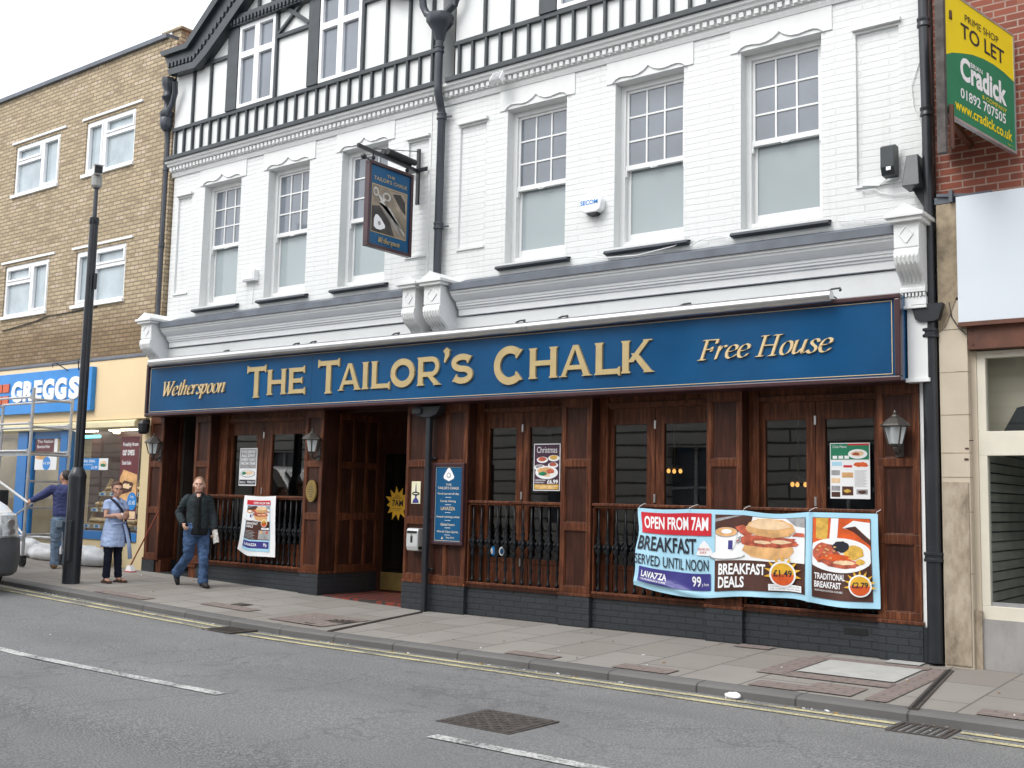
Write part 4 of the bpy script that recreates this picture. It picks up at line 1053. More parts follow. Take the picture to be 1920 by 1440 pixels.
mb.box(hx-.025, hx+.025, .06, .098, 5.75, 6.58); mb.box(hx-.20, hx+.20, .055, .06, 6.22, 6.285)
mb.bar((hx, .07, 6.245), (hx, -1.16, 6.30), .035, .05)
mb.tube([(hx, .06, 6.54), (hx, -.85, 6.33)], .006, 6)
for yy in (-.85, -.16): mb.tube([(hx, yy, 6.26), (hx, yy, 6.15)], .014, 6); mb.ell((hx, yy, 6.20), (.03, .03, .03), 8, 6)
mb.tube([(hx, -.95, 6.16), (hx+.05, -1.06, 6.14), (hx+.12, -1.15, 6.13)], .012, 6); mb.ell((hx+.14, -1.17, 6.11), (.04, .05, .04), 8, 6)
mb.build('iron_bracket', ir, hg)
for s in (-1, 1):
    mb = MB(); mb.tube([(hx+s*.05, -.05, 6.33), (hx+s*.05, -.62, 6.35)], .045, 12); mb.build('sign_lamp', M['black'], hg, smooth=True)
# ------------------------------------------------------------------ wall lanterns
def lantern(x, label):
    t = thing('wall_lantern', (x, -.02, 2.15), label, 'lantern', 'lanterns on the wooden pilasters')
    mb = MB(); c = (x, -.17, 0)
    mb.lathe([(.055, 2.155), (.062, 2.17), (.055, 2.18)], c, 4); mb.lathe([(.115, 2.345), (.155, 2.355), (.15, 2.372), (.085, 2.43), (.04, 2.455), (.03, 2.47), (.014, 2.48), (.018, 2.495), (.006, 2.52)], c, 6)
    for q in range(4):
        an = q*PI/2+PI/4
        mb.bar((x+.075*math.cos(an), -.17+.075*math.sin(an), 2.17), (x+.125*math.cos(an), -.17+.125*math.sin(an), 2.35), .014)
    mb.tube([(x, -.17, 2.155), (x, -.165, 2.10), (x, -.10, 2.07), (x, -.03, 2.12)], .014, 6); mb.box(x-.04, x+.04, -.035, -.021, 2.05, 2.25); mb.lathe([(.012, 2.10), (.03, 2.13), (.02, 2.155)], c, 8)
    mb.build('lantern_frame', M['bronze_lamp'], t)
    mb = MB(); i = len(mb.v)
    mb.lathe([(.068, 2.175), (.112, 2.345)], c, 4); mb.build('lantern_glass', M['lamp_glass'], t)
    mb = MB(); mb.lathe([(.018, 2.18), (.03, 2.22), (.03, 2.28), (.012, 2.31)], c, 8); mb.build('lantern_bulb', M['white'], t)
    return t
lantern(-16.14, 'weathered lantern on the leftmost wooden pilaster, beside the dark side passage')
lantern(-12.18, 'weathered lantern above the oval brass plaque left of the pub entrance')
lantern(-3.545, 'weathered lantern on the rightmost wooden pilaster, above the end of the banner')
# oval plaque
mb = MB(); mb.prism(ellipse(-12.295, 1.59, .115, .165, 32), -.045, -.022); mb.prism(ellipse(-12.295, 1.59, .10, .148, 32), -.05, -.045)
for k in range(7): mb.box(-12.36+.01*abs(k-3), -12.23-.01*abs(k-3), -.0525, -.05, 1.50+.026*k, 1.508+.026*k, 1)
mb.lathe([(.018, 0), (.018, .01)], (-12.295, -.05, 1.70), 8)
tag(mb.build('oval_plaque', [M['brass'], M['bronze_lamp']], loc=(-12.295, -.04, 1.59)), 'oval brass plaque on the pilaster left of the pub entrance', 'plaque')
# blue menu board
bd = thing('menu_board', (-9.58, -.03, 1.45), 'tall blue wall board with white chalk emblem and gold writing, right of the entrance', 'sign board')
a, b, c, d = -9.86, -9.30, .90, 2.0
mb = MB()
for q in ((a, b, d-.04, d), (a, b, c, c+.04), (a, a+.04, c+.04, d-.04), (b-.04, b, c+.04, d-.04)): mb.box(q[0], q[1], -.075, -.022, q[2], q[3])
mb.build('board_frame', M['maroon'], bd, bevel=.006)
mb = MB(); mb.box(a+.035, b-.035, -.05, -.022, c+.035, d-.035, 0); y = -.0515; cx = -9.58
for q in ((a+.05, b-.05, d-.058, d-.052), (a+.05, b-.05, c+.052, c+.058), (a+.05, a+.055, c+.058, d-.058), (b-.055, b-.05, c+.058, d-.058)): rect(mb, *q, y, 1)
flat(mb, [(cx-.085, 1.79), (cx, 1.755), (cx+.085, 1.79), (cx+.095, 1.82), (cx+.05, 1.89), (cx+.015, 1.935), (cx, 1.94), (cx-.015, 1.935), (cx-.05, 1.89), (cx-.095, 1.82)], y, 2)
flat(mb, ellipse(cx, 1.835, .036, .036, 16), y-.002, 3); flat(mb, ellipse(cx, 1.835, .024, .024, 16), y-.004, 2)
for k, (tx, w_, z, h, mm) in enumerate((('THE', .05, 1.695, .028, 4), ("TAILOR'S CHALK", .19, 1.645, .036, 4), ('Food served all day', .19, 1.565, .036, 4), ('Family Dining', .135, 1.465, .036, 4), ('LAVAZZA', .125, 1.365, .045, 1), ('Award winning wines', .205, 1.255, .036, 4), ('Global beers', .125, 1.155, .036, 4), ('World Class Spirits', .19, 1.055, .036, 4), ('Free Wi-fi', .07, .985, .026, 4))):
    text_box(mb, tx, cx-w_+(.05 if k == 8 else 0), cx+w_+(.05 if k == 8 else 0), z, z+h, y, mm, .012)
for z in (1.535, 1.435, 1.33, 1.225, 1.125, 1.03): rect(mb, cx-.05, cx+.05, z, z+.005, y, 2)
flat(mb, [(cx-.11, .975), (cx-.07, .975), (cx-.09, 1.01)], y, 4)
mb.build('board_face', [M['board_blue'], M['pale_gold'], M['print_white'], M['print_grey'], pm('print_pale_lettering', (.66, .58, .46), .5), M['orange']], bd)
# cigarette bin
t = thing('cigarette_bin', (-10.14, -.05, .95), 'grey metal cigarette bin fixed beside the slim black downpipe', 'ashtray')
mb = MB(); mb.prism([(-.022, .79), (-.12, .80), (-.14, .86), (-.14, 1.07), (-.12, 1.105), (-.022, 1.105)], -10.245, -10.035, 'x'); mb.build('bin_body', pm('grey_painted_steel', (.55, .56, .56), .35, .05, metal=.2), t, bevel=.012)
mb = MB(); mb.box(-10.23, -10.05, -.1425, -.139, 1.035, 1.07, 0); mb.box(-10.165, -10.125, -.1425, -.139, .91, 1.0, 0); mb.lathe([(.012, -.002), (.012, .006)], (-10.145, -.142, 1.015), 8); mb.box(-10.036, -10.028, -.12, -.05, .82, .86)
mb.build('bin_slot', M['black'], t)
# small notice with a bottle drawing
mb = MB(); a, b, c, d = -10.29, -10.125, 1.44, 1.75; y = -.0105
mb.box(a, b, -.010, -.0005, c, d, 0); cx = (a+b)/2
flat(mb, [(cx-.06, c+.01), (cx+.06, c+.01), (cx+.05, c+.05), (cx+.014, c+.085), (cx+.014, c+.12), (cx-.014, c+.12), (cx-.014, c+.085), (cx-.05, c+.05)], y-.001, 1)
flat(mb, [(cx-.012, c+.16), (cx+.012, c+.16), (cx+.007, c+.25), (cx, c+.295), (cx-.007, c+.25)], y-.001, 1)
flat(mb, ellipse(cx, c+.14, .07, .028, 18), y-.002, 2); rect(mb, cx-.04, cx+.04, c+.134, c+.146, y-.004, 0)
tag(mb.build('bottle_notice', [pm('pale_yellow_card', (.74, .72, .50), .5), M['print_navy'], M['print_black']], loc=(a, -.02, c)), 'small cream notice with a dark bottle picture, above the cigarette bin', 'notice')
# star poster on the entrance door
mb = MB(); y = 1.2+.022; cx, cz = -11.70, 1.425; pts = []
rs = random.Random(5)
for k in range(24): 
    rr = (.25+rs.uniform(-.02, .03)) if k % 2 == 0 else .165
    pts.append((cx+rr*math.cos(2*PI*k/24+.12), cz+rr*math.sin(2*PI*k/24+.12)))
flat(mb, pts, y, 0); text_box(mb, '7AM', cx-.11, cx+.12, cz-.045, cz+.06, y-.003, 1, .02)
text_box(mb, 'OPEN', cx-.05, cx+.05, cz+.105, cz+.125, y-.003, 1); text_box(mb, 'BREAKFAST', cx-.09, cx+.10, cz+.075, cz+.095, y-.003, 1)
text_box(mb, 'served until noon', cx-.10, cx+.10, cz-.085, cz-.065, y-.003, 1); text_box(mb, 'every day', cx-.06, cx+.06, cz-.115, cz-.095, y-.003, 1)
tag(mb.build('star_poster', [M['sunburst'], M['print_black']], loc=(cx, y, cz)), 'yellow star shaped 7AM poster on the dark entrance door', 'poster')
# ---- printed pictures of food, drawn as layers of flat shapes on (u, v)
def blob(cx, cz, rx, rz_, n=26, j=.07, seed=1):
    rr = random.Random(seed); return [(cx+rx*math.cos(2*PI*k/n)*(1+rr.uniform(-j, j)), cz+rz_*math.sin(2*PI*k/n)*(1+rr.uniform(-j, j))) for k in range(n)]
PR = ['print_white', 'print_red', 'print_cyan', 'print_navy', 'print_black', 'print_brown', 'bun', 'bun_pale', 'bacon', 'egg', 'sunburst', 'sun_red', 'print_grey', 'plum', 'green']
PM = [M[k] for k in PR]; PI_ = {k: i for i, k in enumerate(PR)}
def F_(mb, poly, lay, k): flat(mb, poly, -.0012*lay, PI_[k])
def Rr_(mb, a, b, c, d, lay, k): rect(mb, a, b, c, d, -.0012*lay, PI_[k])
def T_(mb, tx, a, b, c, d, lay, k, bold=.02): text_box(mb, tx, a, b, c, d, -.0012*lay, PI_[k], bold)
def burger(mb, x0, x1, z0, z1, l0=2):
    w_, h = x1-x0, z1-z0; P = lambda q: [(x0+a*w_, z0+b*h) for a, b in q]; X = lambda a: x0+a*w_; Z = lambda b: z0+b*h
    Rr_(mb, x0, x1, z0, z1, l0, 'print_white')
    F_(mb, P([(0, .55), (.25, .62), (.40, .85), (.42, 1), (0, 1)]), l0+1, 'print_brown'); F_(mb, P([(.80, 1), (1, 1), (1, .78), (.9, .82)]), l0+1, 'print_grey')
    F_(mb, P([(.0, .85), (.3, 1), (.22, 1), (0, .92)]), l0+2, 'print_grey')
    F_(mb, P([(.30, .22), (.40, .08), (.62, .04), (.82, .10), (.88, .25), (.86, .42), (.34, .42)]), l0+2, 'bun')
    F_(mb, blob(X(.60), Z(.45), .33*w_, .14*h, 30, .16, 4), l0+3, 'bacon'); F_(mb, P([(.22, .74), (.32, .80), (.42, .62), (.36, .5), (.28, .6)]), l0+3, 'bacon'); F_(mb, P([(.86, .60), (1.0, .58), (.99, .66), (.9, .68)]), l0+3, 'bacon')
    F_(mb, blob(X(.52), Z(.43), .10*w_, .04*h, 16, .2, 5), l0+4, 'bun_pale'); F_(mb, blob(X(.74), Z(.46), .11*w_, .045*h, 16, .2, 6), l0+4, 'bun_pale')
    F_(mb, P([(.34, .72), (.38, .86), (.48, .96), (.62, .99), (.76, .97), (.87, .86), (.90, .72), (.84, .60), (.66, .55), (.46, .58), (.37, .64)]), l0+5, 'bun'); F_(mb, P([(.37, .78), (.42, .89), (.52, .96), (.66, .97), (.80, .91), (.86, .80), (.70, .74), (.50, .73)]), l0+6, 'bun_pale')
    F_(mb, ellipse(X(.13), Z(.10), .20*w_, .09*h), l0+3, 'print_grey'); F_(mb, ellipse(X(.13), Z(.12), .19*w_, .085*h), l0+4, 'print_white')
    F_(mb, P([(.0, .62), (.25, .62), (.22, .30), (.17, .18), (.06, .18), (.01, .30)]), l0+5, 'print_white'); F_(mb, ellipse(X(.125), Z(.62), .128*w_, .115*h), l0+6, 'print_grey'); F_(mb, ellipse(X(.125), Z(.63), .120*w_, .10*h), l0+7, 'bun'); F_(mb, ellipse(X(.13), Z(.64), .06*w_, .05*h), l0+8, 'print_white')
    Rr_(mb, X(.15), X(.20), Z(.24), Z(.44), l0+6, 'print_navy')
    F_(mb, P([(.25, .50), (.29, .55), (.29, .42), (.24, .36), (.24, .40), (.275, .44)]), l0+5, 'print_grey')
def sunprice(mb, cx, cz, r, tx, l0=9):
    rs = random.Random(3)
    for k in range(9):
        an = R(-8+196*k/8); d = Vector((math.cos(an), math.sin(an))); nn = Vector((-d.y, d.x)); c = Vector((cx, cz))
        F_(mb, [tuple(c+d*r*.9+nn*r*.16), tuple(c+d*r*1.5), tuple(c+d*r*.9-nn*r*.16)], l0, 'sunburst')
    F_(mb, ellipse(cx, cz, r*1.03, r*1.03), l0+1, 'print_white'); F_(mb, ellipse(cx, cz, r*.88, r*.88), l0+2, 'sunburst'); F_(mb, ellipse(cx, cz, r*.88, r*.88, 20, PI, 2*PI)+[(cx+r*.88, cz)], l0+3, 'sun_red')
    T_(mb, tx, cx-r*.72, cx+r*.72, cz-r*.20, cz+r*.34, l0+4, 'print_black', .02)
def mapgrid(o_mb, fn, cut=.08):
    """cut long edges so printed shapes can follow the folds of the cloth, then displace"""
    bm = bmesh.new(); vs = [bm.verts.new(p) for p in o_mb.v]
    for f, m in zip(o_mb.f, o_mb.m):
        try: bm.faces.new([vs[i] for i in f]).material_index = m
        except ValueError: pass
    bmesh.ops.triangulate(bm, faces=bm.faces)
    for _ in range(6):
        es = [e for e in bm.edges if e.calc_length() > cut]
        if not es: break
        bmesh.ops.subdivide_edges(bm, edges=es, cuts=1); bmesh.ops.triangulate(bm, faces=[f for f in bm.faces if len(f.verts) > 3])
    for v in bm.verts: v.co = fn(v.co)
    me = bpy.data.meshes.new('x'); bm.to_mesh(me); bm.free()
    r = MB(); r.add_mesh(me, keep=True); bpy.data.meshes.remove(me); return r
mb = MB(); mb.box(-4.17, -3.92, .022, .03, .21, .275)
for k in range(4): mb.box(-4.16, -3.93, .018, .022, .215+.015*k, .222+.015*k)
mb.build('air_vent', M['black'], pub)
# ---- the wide breakfast banner, u 0..2.86, v 0..1
BN = thing('breakfast_banner', (-5.2, -.1, 1.0), 'wide pale blue breakfast banner with food pictures, tied along the right railings', 'banner')
BX0, BX1, BZ1 = -6.61, -3.75, 1.468
def bfold(p):
    u, v = p.x, p.z
    t = u/2.86
    z = BZ1-.004-(1-v)*(.955+.02*math.sin(t*9))
    # the top edge sags between its ties, the lower hem pulls up at the left
    sag = .028*max(0, math.sin(PI*min(1, max(0, (u-1.36)/.77))))**1.2+.014*math.sin(PI*min(1, max(0, (u-.0)/.70)))
    z -= sag*v**2
    z += (1-v)**2*(.055*math.exp(-(u/.25)**2)+.03*math.exp(-((u-2.0)/.25)**2))-.03*math.exp(-((u-.85)/.35)**2)*(1-v)
    x = BX0+u
    edge = math.exp(-(u/.16)**2)
    x += edge*(.10*math.sin(PI*v*1.02)**2*(.6+.4*math.cos(7*v))) - .02*(1-v)*edge
    y = -.100-.024*math.sin(6.0*u+2.6*v+.6)*(1-.3*v)-.016*math.sin(13*u-4*v)*(1-v)-.03*edge*math.sin(5*v)
    y -= .016*math.exp(-((u-.80+.10*v)/.035)**2)*(.3+.7*v) + .03*math.exp(-((u-2.12)/.04)**2) + .035*math.exp(-(v-.06-.04*math.sin(5*u))**2/.0016)*math.exp(-((u-.45)/.4)**2)
    y = min(y, -.055)
    return Vector((x, y+p.y*1.3-(.005 if p.y < -1e-6 else 0), z))
mb = MB()
nx_, nv_ = 190, 64
for i in range(nx_):
    for j in range(nv_):
        a, b = 2.86*i/nx_, 2.86*(i+1)/nx_; c, d = j/nv_, (j+1)/nv_
        mb.face([(a, 0, c), (b, 0, c), (b, 0, d), (a, 0, d)])
mb.map(bfold); o = mb.build('banner_cloth', M['print_cyan'], BN, smooth='all')
bm = bmesh.new(); bm.from_mesh(o.data); bmesh.ops.remove_doubles(bm, verts=bm.verts, dist=.0005); bmesh.ops.recalc_face_normals(bm, faces=bm.faces); bm.to_mesh(o.data); bm.free()
mb = MB(); L = 3
Rr_(mb, .05, .985, .70, .955, L, 'print_red'); T_(mb, 'OPEN FROM 7AM', .09, .95, .755, .91, L+1, 'print_white', .028)
T_(mb, 'BREAKFAST', .025, .80, .485, .665, L, 'print_black', .02); T_(mb, 'SERVED UNTIL NOON', .0, .95, .30, .43, L, 'print_black', .008)
F_(mb, [(.80, .48), (.99, .47), (1.0, .52), (.95, .60), (.90, .65), (.85, .60)], L, 'print_white'); T_(mb, 'SERVED ALL', .82, .97, .535, .56, L+1, 'print_red', .01); T_(mb, 'DAY', .85, .93, .50, .525, L+1, 'print_red', .01)
Rr_(mb, .06, .975, .08, .27, L, 'print_navy'); T_(mb, 'LAVAZZA', .10, .40, .145, .225, L+1, 'print_white', .03); T_(mb, "ITALY'S FAVOURITE COFFEE", .10, .40, .11, .13, L+1, 'print_white', .005); T_(mb, '99', .74, .85, .12, .24, L+1, 'print_white', .02); T_(mb, 'p from', .86, .95, .12, .17, L+1, 'print_white', .0)
Rr_(mb, 1.03, 2.09, .07, .945, L-1, 'print_brown'); burger(mb, 1.035, 2.085, .42, .94, L)
T_(mb, 'BREAKFAST', 1.08, 1.62, .255, .385, L+1, 'print_white', .03); T_(mb, 'DEALS', 1.08, 1.37, .105, .235, L+1, 'print_white', .03); sunprice(mb, 1.83, .28, .15, '£1.49', 13)
Rr_(mb, 1.66, 2.05, .085, .16, L+8, 'print_white'); T_(mb, 'INCLUDES A REGULAR TEA', 1.68, 2.03, .128, .148, L+9, 'print_grey', 0); T_(mb, 'OR COFFEE FROM 7AM', 1.68, 2.03, .097, .117, L+9, 'print_grey', 0)
Rr_(mb, 2.165, 2.785, .07, .945, L-1, 'print_brown'); Rr_(mb, 2.17, 2.78, .60, .94, L, 'sun_red')
F_(mb, [(2.20, .72), (2.32, .70), (2.33, .94), (2.20, .94)], L+1, 'egg'); F_(mb, [(2.34, .70), (2.42, .70), (2.44, .94), (2.36, .94)], L+1, 'print_white'); F_(mb, [(2.48, .84), (2.60, .92), (2.78, .90), (2.78, .70), (2.62, .80)], L+1, 'print_white'); F_(mb, [(2.5, .84), (2.6, .80), (2.78, .66), (2.78, .72), (2.62, .86)], L+2, 'print_brown')
F_(mb, [(max(2.17, min(2.78, a)), b) for a, b in ellipse(2.45, .545, .36, .185, 36)], L+3, 'print_white')
F_(mb, [(max(2.175, a), b) for a, b in blob(2.30, .56, .14, .11, 24, .1, 2)], L+4, 'bacon'); F_(mb, blob(2.47, .46, .19, .055, 24, .15, 7), L+4, 'bacon'); F_(mb, blob(2.50, .47, .12, .025, 18, .2, 9), L+5, 'bun_pale'); F_(mb, blob(2.42, .52, .17, .035, 20, .1, 8), L+5, 'sun_red'); F_(mb, blob(2.60, .585, .11, .075, 22, .12, 3), L+5, 'egg'); F_(mb, blob(2.46, .64, .085, .06, 20, .12, 5), L+6, 'print_black'); F_(mb, blob(2.67, .485, .05, .03, 16, .1, 6), L+5, 'egg')
for k in range(30):
    rs = random.Random(k); F_(mb, blob(2.30+rs.uniform(-.10, .11), .56+rs.uniform(-.08, .08), .014, .010, 8, .1, k), L+5+(k % 3), ('bacon', 'sun_red', 'bun')[k % 3])
T_(mb, 'TRADITIONAL', 2.19, 2.50, .275, .345, L+1, 'print_white', .025); T_(mb, 'BREAKFAST', 2.19, 2.46, .185, .255, L+1, 'print_white', .025); T_(mb, 'VEGETARIAN OPTION AVAILABLE', 2.19, 2.48, .145, .165, L+1, 'print_white', 0)
sunprice(mb, 2.665, .235, .115, '£2.79', 13)
mb = mapgrid(mb, bfold, .05); mb.build('banner_print', PM, BN)
mb = MB()
for u in (.02, .71, 1.36, 2.13, 2.84):
    p = bfold(Vector((u, 0, .985))); mb.tube([(p.x, p.y-.006, p.z), (p.x+.01, p.y-.012, p.z+.03), (p.x+.02, -.0, 1.512), (p.x+.03, .03, 1.512)], .004, 5)
mb.build('banner_tie', M['white'], BN)
# ---- hanging vertical poster on the left railing
VP = thing('hanging_poster', (-13.45, -.06, 1.0), 'white hanging poster with a burger picture, tied to the left railing behind the walking man', 'banner')
def vfold(p):
    u, v = p.x, p.z
    x = -13.83+u+(1-v)**2*(-.05)*(1-u/.74)+.02*(1-v)*(u/.74)
    z = 1.50-(1-v)*.94+.10*(1-v)**3*max(0, 1-u/.22)-.012*math.sin(PI*u/.74)*v
    y = -.035-.022*math.sin(5*u+1.2)*(1-v*.7)-.015*math.sin(3*v+8*u)-.04*(1-v)**4*(1-u/.74)
    return Vector((x, min(y, -.02)+p.y*1.3-(.004 if p.y < -1e-6 else 0), z))
mb = MB()
for i in range(16):
    for j in range(22): mb.face([(.74*i/16, 0, j/22), (.74*(i+1)/16, 0, j/22), (.74*(i+1)/16, 0, (j+1)/22), (.74*i/16, 0, (j+1)/22)])
mb.map(vfold); o = mb.build('poster_cloth', M['print_white'], VP, smooth='all')
bm = bmesh.new(); bm.from_mesh(o.data); bmesh.ops.remove_doubles(bm, verts=bm.verts, dist=.0005); bmesh.ops.recalc_face_normals(bm, faces=bm.faces); bm.to_mesh(o.data); bm.free()
mb = MB()
Rr_(mb, .09, .62, .08, .86, 1, 'print_cyan'); Rr_(mb, .08, .63, .85, .93, 2, 'print_red'); T_(mb, 'OPEN FROM 7AM', .22, .61, .865, .905, 3, 'print_white', .02); burger(mb, .10, .61, .58, .835, 2)
Rr_(mb, .10, .61, .27, .58, 2, 'print_brown'); T_(mb, 'BREAKFAST', .12, .34, .52, .56, 3, 'print_white', .02); T_(mb, 'DEALS', .12, .25, .47, .51, 3, 'print_white', .02); sunprice(mb, .50, .55, .065, '£1.49', 14); Rr_(mb, .42, .60, .445, .475, 4, 'print_white')
for k in range(6): Rr_(mb, .115, .30-.03*(k % 2), .29+.024*k, .30+.024*k, 3, 'print_grey')
Rr_(mb, .37, .61, .28, .43, 3, 'print_grey'); F_(mb, blob(.43, .40, .035, .02, 10, .1, 1), 5, 'bun'); F_(mb, blob(.55, .40, .035, .02, 10, .1, 2), 5, 'bacon')
Rr_(mb, .10, .60, .13, .245, 2, 'print_navy'); T_(mb, 'LAVAZZA', .13, .36, .165, .21, 3, 'print_white', .03); T_(mb, '99p', .48, .56, .15, .22, 3, 'print_white', .02)
mapgrid(mb, vfold, .06).build('poster_print', PM, VP)
# ---- paper posters in the door windows
def paper(name, x, z, w_, h, draw, label, y=.222):
    mb = MB(); mb.box(x, x+w_, y, y+.004, z, z+h, 0)
    m2 = MB(); draw(m2, w_, h); m2.map(lambda p: (x+p.x, y-.0005+p.y, z+p.z))
    i = len(mb.v); mb.v += m2.v; mb.f += [tuple(q+i for q in f) for f in m2.f]; mb.m += m2.m
    return tag(mb.build(name, PM, loc=(x, y, z)), label, 'poster')
def d_xmas(mb, w_, h):
    Rr_(mb, .012, w_-.012, .012, h-.012, 1, 'plum'); italic(mb, 'house', 9, 9.1, 0, .1, 0, .001) if False else T_(mb, 'Christmas', .05, w_-.05, h-.12, h-.04, 2, 'print_white', .0)
    for k, (cx, cz, r, kk) in enumerate(((.14, .40, .09, 'bacon'), (.32, .42, .09, 'egg'), (.10, .30, .09, 'print_grey'), (.31, .33, .08, 'bacon'))):
        F_(mb, ellipse(cx, cz, r, r*.45), 2, 'print_white'); F_(mb, blob(cx, cz+.01, r*.7, r*.32, 14, .15, k), 3, kk)
    F_(mb, ellipse(.21, .235, .18, .085), 4, 'print_white'); F_(mb, blob(.20, .255, .13, .05, 22, .2, 3), 5, 'bun'); F_(mb, blob(.15, .22, .07, .025, 14, .2, 4), 6, 'green'); F_(mb, blob(.27, .25, .06, .03, 14, .2, 5), 6, 'bacon'); F_(mb, blob(.22, .20, .05, .02, 12, .1, 6), 6, 'bun_pale')
    T_(mb, 'CHRISTMAS MEAL', .03, .20, .125, .145, 3, 'print_white', .01); T_(mb, 'FROM ONLY', .03, .18, .095, .115, 3, 'print_white', .01); T_(mb, '£6.99', .22, w_-.03, .09, .145, 3, 'print_white', .03)
    Rr_(mb, .02, w_-.02, .02, .08, 2, 'egg'); T_(mb, 'BOOK YOUR TABLE NOW', .05, w_-.05, .05, .065, 3, 'print_white', 0); T_(mb, 'ASK AT THE BAR', .09, w_-.09, .03, .042, 3, 'print_white', 0)
paper('christmas_poster', -8.36, 1.65, .42, .61, d_xmas, 'plum Christmas poster with food plates in the door right of the blue board')
def d_left(mb, w_, h):
    Rr_(mb, .015, w_-.015, h*.46, h-.015, 1, 'print_grey')
    for k in range(4): T_(mb, ('FOOD SERVED', 'ALL DAY', 'EVERY DAY', 'FROM 7AM')[k], .04, w_-.05, h*(.87-.105*k), h*(.94-.105*k), 2, 'print_white', .02)
    F_(mb, ellipse(w_*.5, h*.32, w_*.42, h*.10), 1, 'print_grey'); F_(mb, ellipse(w_*.5, h*.325, w_*.38, h*.085), 2, 'print_white'); F_(mb, blob(w_*.58, h*.34, w_*.26, h*.05, 16, .2, 1), 3, 'bun_pale'); F_(mb, blob(w_*.30, h*.33, w_*.12, h*.045, 12, .2, 2), 4, 'green')
    Rr_(mb, .015, w_-.015, .02, h*.16, 1, 'print_black'); T_(mb, 'FROM £2.99', w_*.5, w_-.03, .04, h*.13, 2, 'print_white', .02); T_(mb, 'MEALS', .03, w_*.4, .04, h*.12, 2, 'print_white', .01)
paper('meal_poster', -14.32, 1.655, .43, .61, d_left, 'pale poster with a plate picture in the left pub window, above the hanging poster')
def d_menu(mb, w_, h):
    Rr_(mb, .008, w_-.008, h*.70, h-.008, 1, 'green'); Rr_(mb, w_*.45, w_-.008, h*.955, h-.008, 2, 'print_red'); F_(mb, ellipse(w_*.70, h*.80, w_*.24, h*.085), 2, 'print_white'); F_(mb, blob(w_*.70, h*.805, w_*.17, h*.05, 18, .2, 1), 3, 'bun_pale'); F_(mb, blob(w_*.66, h*.80, w_*.09, h*.03, 14, .2, 2), 4, 'bacon')
    T_(mb, 'Club Menu', .03, w_*.42, h*.91, h*.955, 2, 'print_white', .0)
    for k in range(3): Rr_(mb, .03+.065*k, .08+.065*k, h*.715, h*.77, 2, 'print_white')
    Rr_(mb, .02, w_*.30, h*.59, h*.66, 1, 'print_cyan'); Rr_(mb, w_*.34, w_*.56, h*.56, h*.60, 1, 'print_red'); F_(mb, blob(w_*.78, h*.61, w_*.18, h*.045, 16, .25, 3), 1, 'sun_red')
    for k, (a, b, kk) in enumerate(((.03, .42, 'print_grey'), (.03, .28, 'bun_pale'), (.03, .14, 'print_grey'), (.03, .03, 'print_brown'), (.30, .38, 'bun'), (.30, .06, 'print_brown'), (.66, .08, 'print_grey'))): Rr_(mb, w_*a, w_*(a+(.22 if a < .1 else .28)), h*b, h*(b+.09 if k != 5 else b+.16), 1, kk)
    F_(mb, blob(w_*.44, h*.14, w_*.09, h*.03, 12, .2, 3), 2, 'egg'); F_(mb, blob(w_*.80, h*.12, w_*.10, h*.03, 12, .2, 5), 2, 'print_brown')
    for k in range(16): Rr_(mb, w_*.62, w_*(.93-.03*(k % 3)), h*(.50-.019*k), h*(.505-.019*k), 1, 'print_grey')
paper('menu_poster', -4.375, 1.615, .435, .60, d_menu, 'white menu sheet with small food pictures in the rightmost pub door window')
for x, kk, lab in ((-9.12, 0, 'square blue sticker low on the door glass right of the blue board'), (-8.94, 1, 'round pale sticker low on the door glass right of the blue board')):
    mb = MB(); rect(mb, x, x+.12, .78, .90, .256, 0)
    if kk: mb = MB(); flat(mb, ellipse(x+.06, .84, .06, .06, 18), .256, 1); flat(mb, ellipse(x+.06, .84, .03, .04, 14), .2545, 2)
    else: rect(mb, x+.03, x+.09, .80, .86, .2545, 1); flat(mb, [(x+.03, .86), (x+.09, .86), (x+.06, .885)], .2545, 1)
    tag(mb.build('window_sticker', [M['greggs_blue'], M['print_white'], M['board_blue']], loc=(x, .256, .84)), lab, 'sticker', 'small stickers on the door glass')
# ------------------------------------------------------------------ boxes and lamps on the upper wall
t = thing('alarm_box', (-7.40, .1, 5.28), 'white six sided alarm box with blue lettering between two sash windows', 'alarm box')
mb = MB(); mb.prism([(-7.52, 5.20), (-7.46, 5.17), (-7.30, 5.17), (-7.24, 5.20), (-7.22, 5.32), (-7.28, 5.42), (-7.50, 5.42), (-7.55, 5.32)], -.02, .1); mb.build('alarm_cover', M['white'], t, bevel=.02)
mb = MB(); text_box(mb, 'SECOM', -7.53, -7.27, 5.275, 5.335, -.024, 0, .02); mb.build('alarm_lettering', M['greggs_blue'], t)
mb = MB(); mb.prism([(-7.45, 5.172), (-7.42, 5.14), (-7.32, 5.14), (-7.29, 5.172)], -.01, .09); mb.build('alarm_strobe', M['black'], t)
mb = MB(); mb.box(-14.23, -13.92, .0, .1, 5.0, 5.18); mb.tube([(-14.03, .085, 5.0), (-14.03, .09, 4.8), (-14.05, .09, 4.62)], .006, 5); mb.box(-14.20, -13.95, -.012, .0, 5.02, 5.16)
tag(mb.build('junction_box', M['white'], loc=(-14.07, .05, 5.0), bevel=.008), 'plain white box on the wall between the two left sash windows', 'wall box')
t = thing('small_floodlight', (-8.85, -.1, 7.25), 'small grey and white floodlight on the string course under the timbered gable', 'floodlight')
mb = MB(); mb.bar((-8.85, .0, 7.20), (-8.83, -.10, 7.24), .03); mb.prism([(-.20, 7.19), (-.14, 7.16), (-.07, 7.29), (-.12, 7.32)], -8.94, -8.76, 'x'); mb.build('floodlight_body', M['white'], t)
